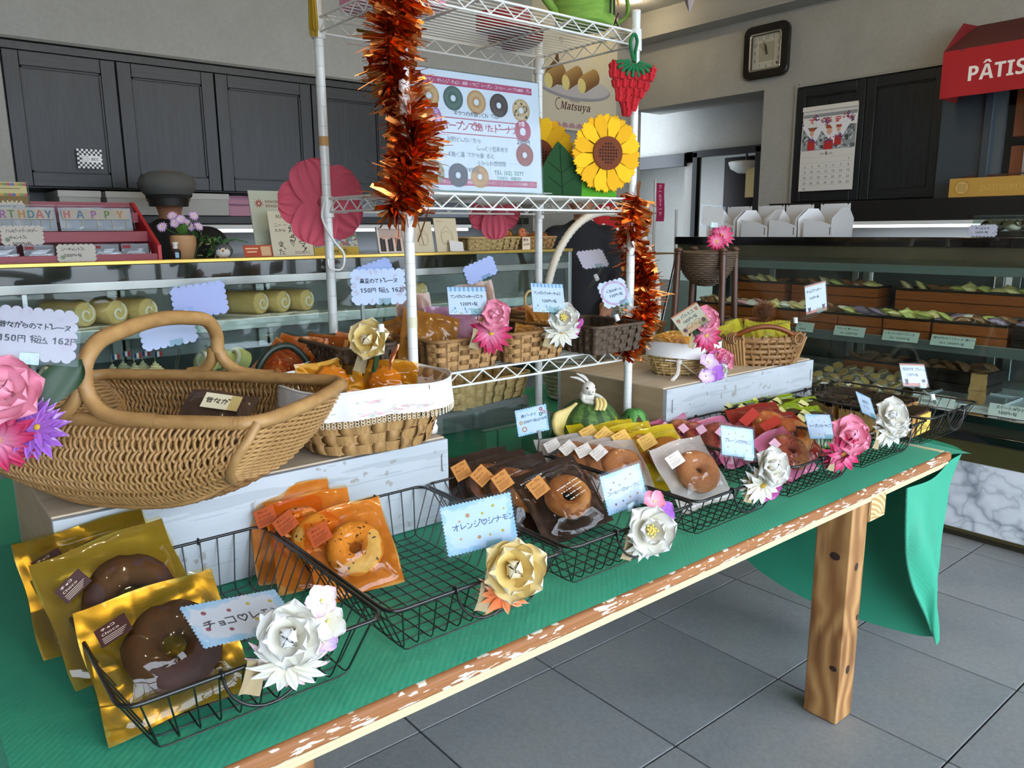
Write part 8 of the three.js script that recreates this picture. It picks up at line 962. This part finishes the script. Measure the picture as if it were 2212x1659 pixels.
  const bf = clear(0xf4e6d0, 0.05); [[0.77, -1.19, 0.07], [0.88, -1.18, 0.055], [0.935, -1.15, 0.055], [0.985, -1.18, 0.055]].forEach(([x, z, y], i) => { const b = thing('wrapped_bread', ['brown bread in clear film bridging the two bread baskets', 'brown bread in clear film at the left of the right bread basket', 'brown bread in clear film in the middle of the right bread basket', 'brown bread in clear film at the right of the right bread basket'][i], 'bread', [x, YT + y, z], i * 0.7, 'wrapped breads'); part(b, 'bread', warp(new THREE.SphereGeometry(0.04, 18, 12), (X, Y, Z) => V(X * 1.2, Y * 0.62, Z * 0.9)), bake.maple); part(b, 'film', warp(new THREE.SphereGeometry(0.05, 16, 12), (X, Y, Z) => { const n = 1 + 0.16 * (cr(X * 30 + 9, Z * 30 + Y * 20 + 9, 12) - 0.5); return V(X * 1.25 * n, Y * 0.62 * n, Z * 0.9 * n); }), bf); });
  const ch = thing('charm_tag', 'orange smiling charm on a paper tag hanging under the middle shelf', 'tag', [0.195, 1.375, -0.37]); part(ch, 'charm', warp(new THREE.SphereGeometry(0.017, 18, 12), (x, y, z) => V(x, y * 0.92, z * 0.6)), M(0xc06a3a, 0.6)); part(ch, 'face', [ball(0.0022, -0.006, 0.003, 0.0095), ball(0.0022, 0.006, 0.003, 0.0095), tube(smooth([[-0.005, -0.004, 0.0098], [0, -0.007, 0.0095], [0.005, -0.004, 0.0098]], 6), 0.0009, 4)], M(0x2a1610, 0.6)); part(ch, 'stalk', rod([0, 0.014, 0], [0.002, 0.06, 0.003], 0.0012, 5), M(0x4a6a2a, 0.7)); part(ch, 'paper_tag', xyuv(at(bx(0.035, 0.042, 0.001), 0.018, -0.036, 0), 0, 0.036, -0.057, -0.015), M(0xffffff, 0.7, { map: canvasTex(80, 96, (c) => { c.fillStyle = '#d9c3a4'; c.fillRect(0, 0, 80, 96); write(c, '焼木', 10, 8, 28, '#5a3424', 0.12); write(c, '250円', 8, 44, 24, '#5a3424', 0.12); }) }));
}
// fig and cream roll banner on the deep back wall
{
  const W = 0.93, H = 1.25, t = thing('wall_banner', 'cream hanging banner showing a fig and three cream rolls on a plate', 'banner', [2.90, 2.17 + H / 2 - 0.02, -2.935]);
  const tex = canvasTex(744, 1000, (c, w, h) => {
    c.fillStyle = '#c9c3ae'; c.fillRect(0, 0, w, h); c.strokeStyle = 'rgba(186,178,120,0.8)'; c.lineWidth = 5; for (let i = 0; i < 6; i++) { c.beginPath(); c.arc(350, 480, 200 + i * 20, 0, 7); c.stroke(); }
    const col = ['たっぷりのクリームと', 'ふんわり焼き上げた', 'やわらかい', 'こだわりの木にて', 'おいしさ温か', 'いちごクリームの', 'ロールです']; col.forEach((s, i) => write(c, s, 610 - i * 76, 60 + (i % 3) * 34 + (i === 5 ? 60 : 0), 40, '#2a2622', 0.09, { vertical: 1 }));
    c.fillStyle = '#8f8f98'; c.beginPath(); c.ellipse(360, 745, 320, 74, 0.03, 0, 7); c.fill(); c.fillStyle = '#b4b3b8'; c.beginPath(); c.ellipse(360, 734, 310, 66, 0.03, 0, 7); c.fill();
    c.fillStyle = '#5e4630'; c.beginPath(); c.moveTo(208, 560); c.bezierCurveTo(190, 640, 90, 640, 110, 740); c.lineTo(310, 740); c.bezierCurveTo(310, 640, 232, 650, 224, 560); c.fill();
    for (const [x, y] of [[140, 735], [290, 730], [430, 735]]) { c.save(); c.translate(x, y); c.rotate(-0.5); const g = c.createLinearGradient(0, -60, 0, 40); g.addColorStop(0, '#a88a54'); g.addColorStop(1, '#6a4a2a'); c.fillStyle = g; c.beginPath(); c.roundRect(-20, -60, 190, 100, 44); c.fill(); c.fillStyle = '#d6cb86'; c.beginPath(); c.ellipse(6, -8, 34, 44, 0.2, 0, 7); c.fill(); c.restore(); }
    c.fillStyle = '#4a2a26'; c.font = 'italic bold 62px serif'; c.fillText('Matsuya', 240, 878); c.beginPath(); c.lineWidth = 5; c.strokeStyle = '#4a2a26'; c.arc(236, 850, 34, 1.6, 5); c.stroke(); c.font = '18px serif'; c.fillText('Pâtisserie', 330, 830);
    c.fillStyle = '#b08a90'; for (let i = 0; i < 12; i++) { c.beginPath(); c.arc(30 + i * 64, 985, 30, PI, 0); c.fill(); }
  });
  part(t, 'cloth', xyuv(sheet((u, v) => V((u - 0.5) * W, (v - 0.5) * H, 0.01 + 0.006 * Math.sin(u * 9)), 30, 6), -W / 2, W / 2, -H / 2, H / 2), M(0xffffff, 0.85, { map: tex })); part(t, 'rod', at(cyl(0.012, 0.012, W + 0.05, 12), 0, H / 2, 0.012, 0, 0, PI / 2), M(0xb9b2a0, 0.5)); part(t, 'side_hem', bl(W / 2, W / 2 + 0.004, -H / 2, H / 2, 0.005, 0.02), M(0xa8a49a, 0.8));
}
// shelf with flags and a spotted cushion at the passage
{
  const t = thing('white_rack', 'small white wire rack with a red flag banner beyond the right pole', 'rack', [2.75, 1.02, -2.2]), wm = M(0xc9c9c6, 0.4); for (const [x, z, h] of [[-0.16, 0, 0.58], [0.16, 0.1, 0.72], [-0.16, 0.25, 0.5], [0.16, 0.3, 0.5]]) part(t, 'post', rod([x, 0, z], [x, h, z], 0.009, 8), wm); part(t, 'rails', [rod([-0.16, 0.5, 0], [0.16, 0.5, 0.1], 0.006), rod([-0.16, 0.2, 0], [0.16, 0.2, 0.1], 0.006), rod([-0.16, 0.2, 0], [0.0, 0.03, 0.05], 0.005), rod([0.0, 0.03, 0.05], [0.16, 0.2, 0.1], 0.005)], wm); part(t, 'shelf_board', bl(-0.16, 0.16, 0.19, 0.2, 0, 0.3), M(0xa88a52, 0.6)); part(t, 'base_cabinet', bl(-0.22, 0.26, -1.02, 0, -0.05, 0.36, 0.004), M(0xc3c8cc, 0.5));
  const f = part(t, 'flag_banner', xyuv(sheet((u, v) => V(0.17 + u * 0.09, 0.42 + v * 0.27, 0.105 + 0.004 * Math.sin(v * 6)), 3, 8), 0.17, 0.26, 0.42, 0.69), M(0xffffff, 0.8, { map: canvasTex(90, 280, (c) => { c.fillStyle = '#9a1c4a'; c.fillRect(0, 0, 90, 280); write(c, 'クールスイーツ', 30, 10, 32, '#e8d8e0', 0.12, { vertical: 1 }); }) })); part(t, 'poster', xyuv(at(bx(0.2, 0.3, 0.003), 0, 0.355, 0.06, -0.1, -0.3), -0.1, 0.1, 0.2, 0.5), M(0xffffff, 0.6, { map: canvasTex(160, 240, (c) => { c.fillStyle = '#d9d4d8'; c.fillRect(0, 0, 160, 240); c.fillStyle = '#b03a4a'; c.beginPath(); c.arc(80, 80, 56, 0, 7); c.fill(); c.fillStyle = '#c86a78'; for (let i = 0; i < 14; i++) c.fillRect(34 + (i % 4) * 26, 44 + ((i / 4) | 0) * 22, 10, 10); write(c, 'かきごー', 20, 170, 34, '#8a2a3a', 0.1); }) }));
  const c = thing('spotted_cushion', 'round red cushion with white dots behind the right shelf pole', 'cushion', [2.28, 1.40, -1.95], -0.5), red = M(0xa8141c, 0.9); part(c, 'cover', warp(new THREE.SphereGeometry(0.165, 28, 20), (x, y, z) => V(x, y * 0.95, z * 0.55)), red); const ds = []; for (let i = 0; i < 60; i++) { const y = 1 - (i + 0.5) / 30, a = i * 2.4, r = Math.sqrt(Math.max(0, 1 - y * y)); ds.push(at(cyl(0.011, 0.011, 0.004, 12), 0, 0, 0, PI / 2).applyQuaternion(new THREE.Quaternion().setFromUnitVectors(V(0, 0, 1), V(Math.cos(a) * r, y, Math.sin(a) * r / 0.55).normalize())).translate(Math.cos(a) * r * 0.165, y * 0.157, Math.sin(a) * r * 0.0907)); } part(c, 'white_dots', ds, M(0xd9d4d0, 0.9)); part(c, 'stand', rod([0, -0.15, 0], [0, -1.395, 0], 0.02, 10), M(0x8a8a86, 0.4)); part(c, 'stand_foot', at(cyl(0.14, 0.15, 0.02, 24), 0, -1.388, 0), M(0x8a8a86, 0.4));
}
// ---------- people behind the cases ----------
function flesh(bones, res, c, half, k = 0.03) { // bones: [ax, ay, az, ra, bx, by, bz, rb, zscale]
  const mc = new MarchingCubes(res, new THREE.MeshStandardMaterial(), false, false, 400000), h = res / 2, f = mc.field;
  for (let z = 0; z < res; z++) for (let y = 0; y < res; y++) for (let x = 0; x < res; x++) {
    const px = c[0] + ((x - h) / h) * half, py = c[1] + ((y - h) / h) * half, pz = c[2] + ((z - h) / h) * half; let d = 9;
    for (const b of bones) {
      const s = b[8] || 1, ax = b[4] - b[0], ay = b[5] - b[1], az = (b[6] - b[2]) / s, qx = px - b[0], qy = py - b[1], qz = (pz - b[2]) / s, L = ax * ax + ay * ay + az * az, t = L ? Math.max(0, Math.min(1, (qx * ax + qy * ay + qz * az) / L)) : 0;
      const e = Math.hypot(qx - ax * t, qy - ay * t, qz - az * t) - lerp(b[3], b[7], t); const hh = Math.max(k - Math.abs(d - e), 0) / k; d = Math.min(d, e) - hh * hh * k * 0.25;
    }
    f[x + y * res + z * res * res] = -d;
  }
  mc.isolation = 0; mc.update();
  const g = new THREE.BufferGeometry(), n = mc.count;
  const P = new Float32Array(n * 3), N = new Float32Array(n * 3);
  for (let i = 0; i < n; i++) { for (let a = 0; a < 3; a++) { P[i * 3 + a] = mc.positionArray[i * 3 + a] * half + c[a]; N[i * 3 + a] = mc.normalArray[i * 3 + a]; } }
  g.setAttribute('position', new THREE.BufferAttribute(P, 3)); g.setAttribute('normal', new THREE.BufferAttribute(N, 3)); g.setAttribute('uv', new THREE.BufferAttribute(new Float32Array(n * 2), 2)); g.computeVertexNormals();
  return g;
}
const skin = M(0x9c6a4e, 0.6), cloth1 = M(0x0d0e10, 0.85), cloth2 = M(0x0b0d14, 0.85), trousers = M(0x1a1b1f, 0.85), hairM = M(0x17120f, 0.6);
// bones in the person's own frame: y up, facing +z, feet at 0
const BODY = (lean, armF) => {
  const sh = 0.17, S = 1.36, out = { torso: [[0, 0.95, 0, 0.125, 0, 1.2, 0.0, 0.135, 0.72], [0, 1.2, 0, 0.135, 0, 1.36, 0, 0.11, 0.7], [-sh + 0.03, S, -0.005, 0.06, sh - 0.03, S, -0.005, 0.06, 0.9], [0, 0.9, 0, 0.13, 0, 0.98, 0, 0.125, 0.78]], legs: [], arms: [], neck: [[0, 1.38, -0.01, 0.052, 0, 1.47, 0.008, 0.048]], hands: [], feet: [] };
  for (const s of [-1, 1]) {
    out.legs.push([s * 0.085, 0.9, 0, 0.088, s * 0.09, 0.48, 0.01, 0.058], [s * 0.09, 0.48, 0.01, 0.058, s * 0.095, 0.09, -0.01, 0.038]); out.feet.push([s * 0.095, 0.045, -0.03, 0.036, s * 0.1, 0.034, 0.13, 0.03]);
    const e = [s * (sh + 0.07), 1.08, armF * 0.05 - 0.02], w = [s * (sh + 0.0), 1.0 + armF * 0.04, armF * 0.25 + 0.05];
    out.arms.push([s * sh, S, 0, 0.053, ...e, 0.04], [...e, 0.04, ...w, 0.028]);
    const d = V(w[0] - e[0], w[1] - e[1], w[2] - e[2]).normalize(), q = (k, o, y = 0) => [w[0] + d.x * k + o[0], w[1] + d.y * k + y, w[2] + d.z * k + o[1]];
    out.hands.push([...w, 0.026, ...q(0.075, [0, 0]), 0.03]); for (let i = 0; i < 4; i++) { const o = [(i - 1.5) * 0.018, 0], l = [0.05, 0.06, 0.057, 0.045][i]; out.hands.push([...q(0.075, o), 0.0095, ...q(0.075 + l, o, -0.012), 0.0085], [...q(0.075 + l, o, -0.012), 0.0085, ...q(0.075 + l * 1.5, o, -0.032), 0.0075]); } out.hands.push([...q(0.02, [-s * 0.018, 0]), 0.012, ...q(0.06, [-s * 0.045, 0], -0.01), 0.0095], [...q(0.06, [-s * 0.045, 0], -0.01), 0.0095, ...q(0.085, [-s * 0.046, 0], -0.022), 0.008]);
  }
  return out;
};
const grow = (list, r, y = 0) => list.map((b) => { const c = b.slice(); c[3] += r; c[7] += r; return c; });
function person(label, p, yaw, h, armF, shirt, cap) {
  const t = thing('person', label, 'person', p, yaw); t.scale.setScalar(h / 1.7);
  const b = BODY(0, armF), hy = 1.585, head = [[0, hy + 0.015, -0.012, 0.082, 0, hy + 0.03, 0.0, 0.082, 1.12], [0, hy - 0.045, 0.03, 0.055, 0, hy - 0.075, 0.052, 0.032], [0, 1.47, 0.008, 0.046, 0, hy - 0.02, 0.0, 0.055]];
  const face = [[0, hy + 0.005, 0.088, 0.007, 0, hy - 0.022, 0.104, 0.012], [-0.02, hy - 0.058, 0.082, 0.007, 0.02, hy - 0.058, 0.082, 0.007], [-0.083, hy + 0.012, -0.01, 0.012, -0.085, hy - 0.022, -0.006, 0.009], [0.083, hy + 0.012, -0.01, 0.012, 0.085, hy - 0.022, -0.006, 0.009]];
  const parts = J([flesh([...b.torso, ...b.legs, ...b.arms, ...b.neck], 96, [0, 0.85, 0], 0.93, 0.05), flesh([...head, ...face], 72, [0, hy, 0.01], 0.15, 0.018), flesh([...b.hands], 84, [0, 1.04 + armF * 0.03, armF * 0.28 + 0.1], 0.3, 0.012)]);
  part(t, 'body', parts, skin);
  part(t, 'shirt', flesh([...grow(b.torso, 0.016), ...grow(b.arms.filter((_, i) => i % 2 === 0), 0.018), [0, 1.37, -0.01, 0.066, 0, 1.41, 0.0, 0.062]], 90, [0, 1.15, 0], 0.42, 0.05), shirt);
  part(t, 'trousers', flesh([...grow(b.legs, 0.014), [0, 0.9, 0, 0.143, 0, 0.95, 0, 0.138, 0.8]], 84, [0, 0.55, 0], 0.6, 0.05), trousers); part(t, 'shoes', flesh(grow(b.feet, 0.012), 56, [0, 0.06, 0.05], 0.24, 0.02), M(0x141414, 0.4));
  part(t, 'hair', cap ? lathe([[0.084, -0.045], [0.088, 0.0], [0.084, 0.03], [0.001, 0.09]], 28).translate(0, hy - 0.005, -0.014) : warp(new THREE.SphereGeometry(0.094, 28, 20), (x, y, z) => V(x, (y > -0.02 ? y : -0.02 + (y + 0.02) * (z < 0 ? 0.9 : 0)) + hy + 0.02, z * 1.1 - 0.016 - (z > 0 && y < 0.04 ? 0.05 : 0))), hairM);
  for (const s of [-1, 1]) { part(t, 'eye', ball(0.0095, s * 0.031, hy + 0.006, 0.076, [1.2, 0.7, 0.6]), M(0xd8d4cc, 0.3)); part(t, 'iris', ball(0.0048, s * 0.031, hy + 0.006, 0.0805, [1, 1, 0.6]), M(0x20140e, 0.2)); part(t, 'eyebrow', at(bx(0.03, 0.005, 0.006, 0.002), s * 0.031, hy + 0.03, 0.08, 0, 0, -s * 0.1), hairM); } part(t, 'mouth', at(bx(0.036, 0.004, 0.006, 0.0015), 0, hy - 0.058, 0.0885), M(0x7a3f38, 0.6));
  if (cap) { const wool = M(0x595956, 0.95); part(t, 'flat_cap', warp(lathe([[0.097, -0.012], [0.118, 0.012], [0.125, 0.038], [0.112, 0.068], [0.07, 0.09], [0.001, 0.096]], 32), (x, y, z) => { const a = Math.atan2(z, x), n = 1 + 0.012 * Math.cos(a * 8); return V(x * n, y * (1 - 0.12 * (z > 0 ? z / 0.12 : 0)), z * n * 1.06); }).translate(0, hy + 0.012, -0.012), wool); part(t, 'cap_band', at(cyl(0.097, 0.094, 0.03, 30, 1), 0, hy + 0.0, -0.012), M(0x1c1b1a, 0.9)); part(t, 'cap_button', ball(0.009, 0, hy + 0.108, -0.012, [1, 0.5, 1]), wool); part(t, 'cap_brim', warp(new THREE.CylinderGeometry(0.1, 0.1, 0.006, 24, 1, false, -PI / 2, PI), (x, y, z) => V(x, y - z * 0.25, z * 0.7)).translate(0, hy + 0.005, 0.065), wool); }
  return t;
}
person('man in black seen from behind wearing a grey flat cap', [-0.455, 0, -2.06], PI - 0.35, 1.66, 0.5, cloth1, true);
person('staff member in a black shirt standing between the two display cases', [1.80, 0, -1.72], -0.55, 1.66, 0.2, cloth2, false);

renderer.render(scene, camera);
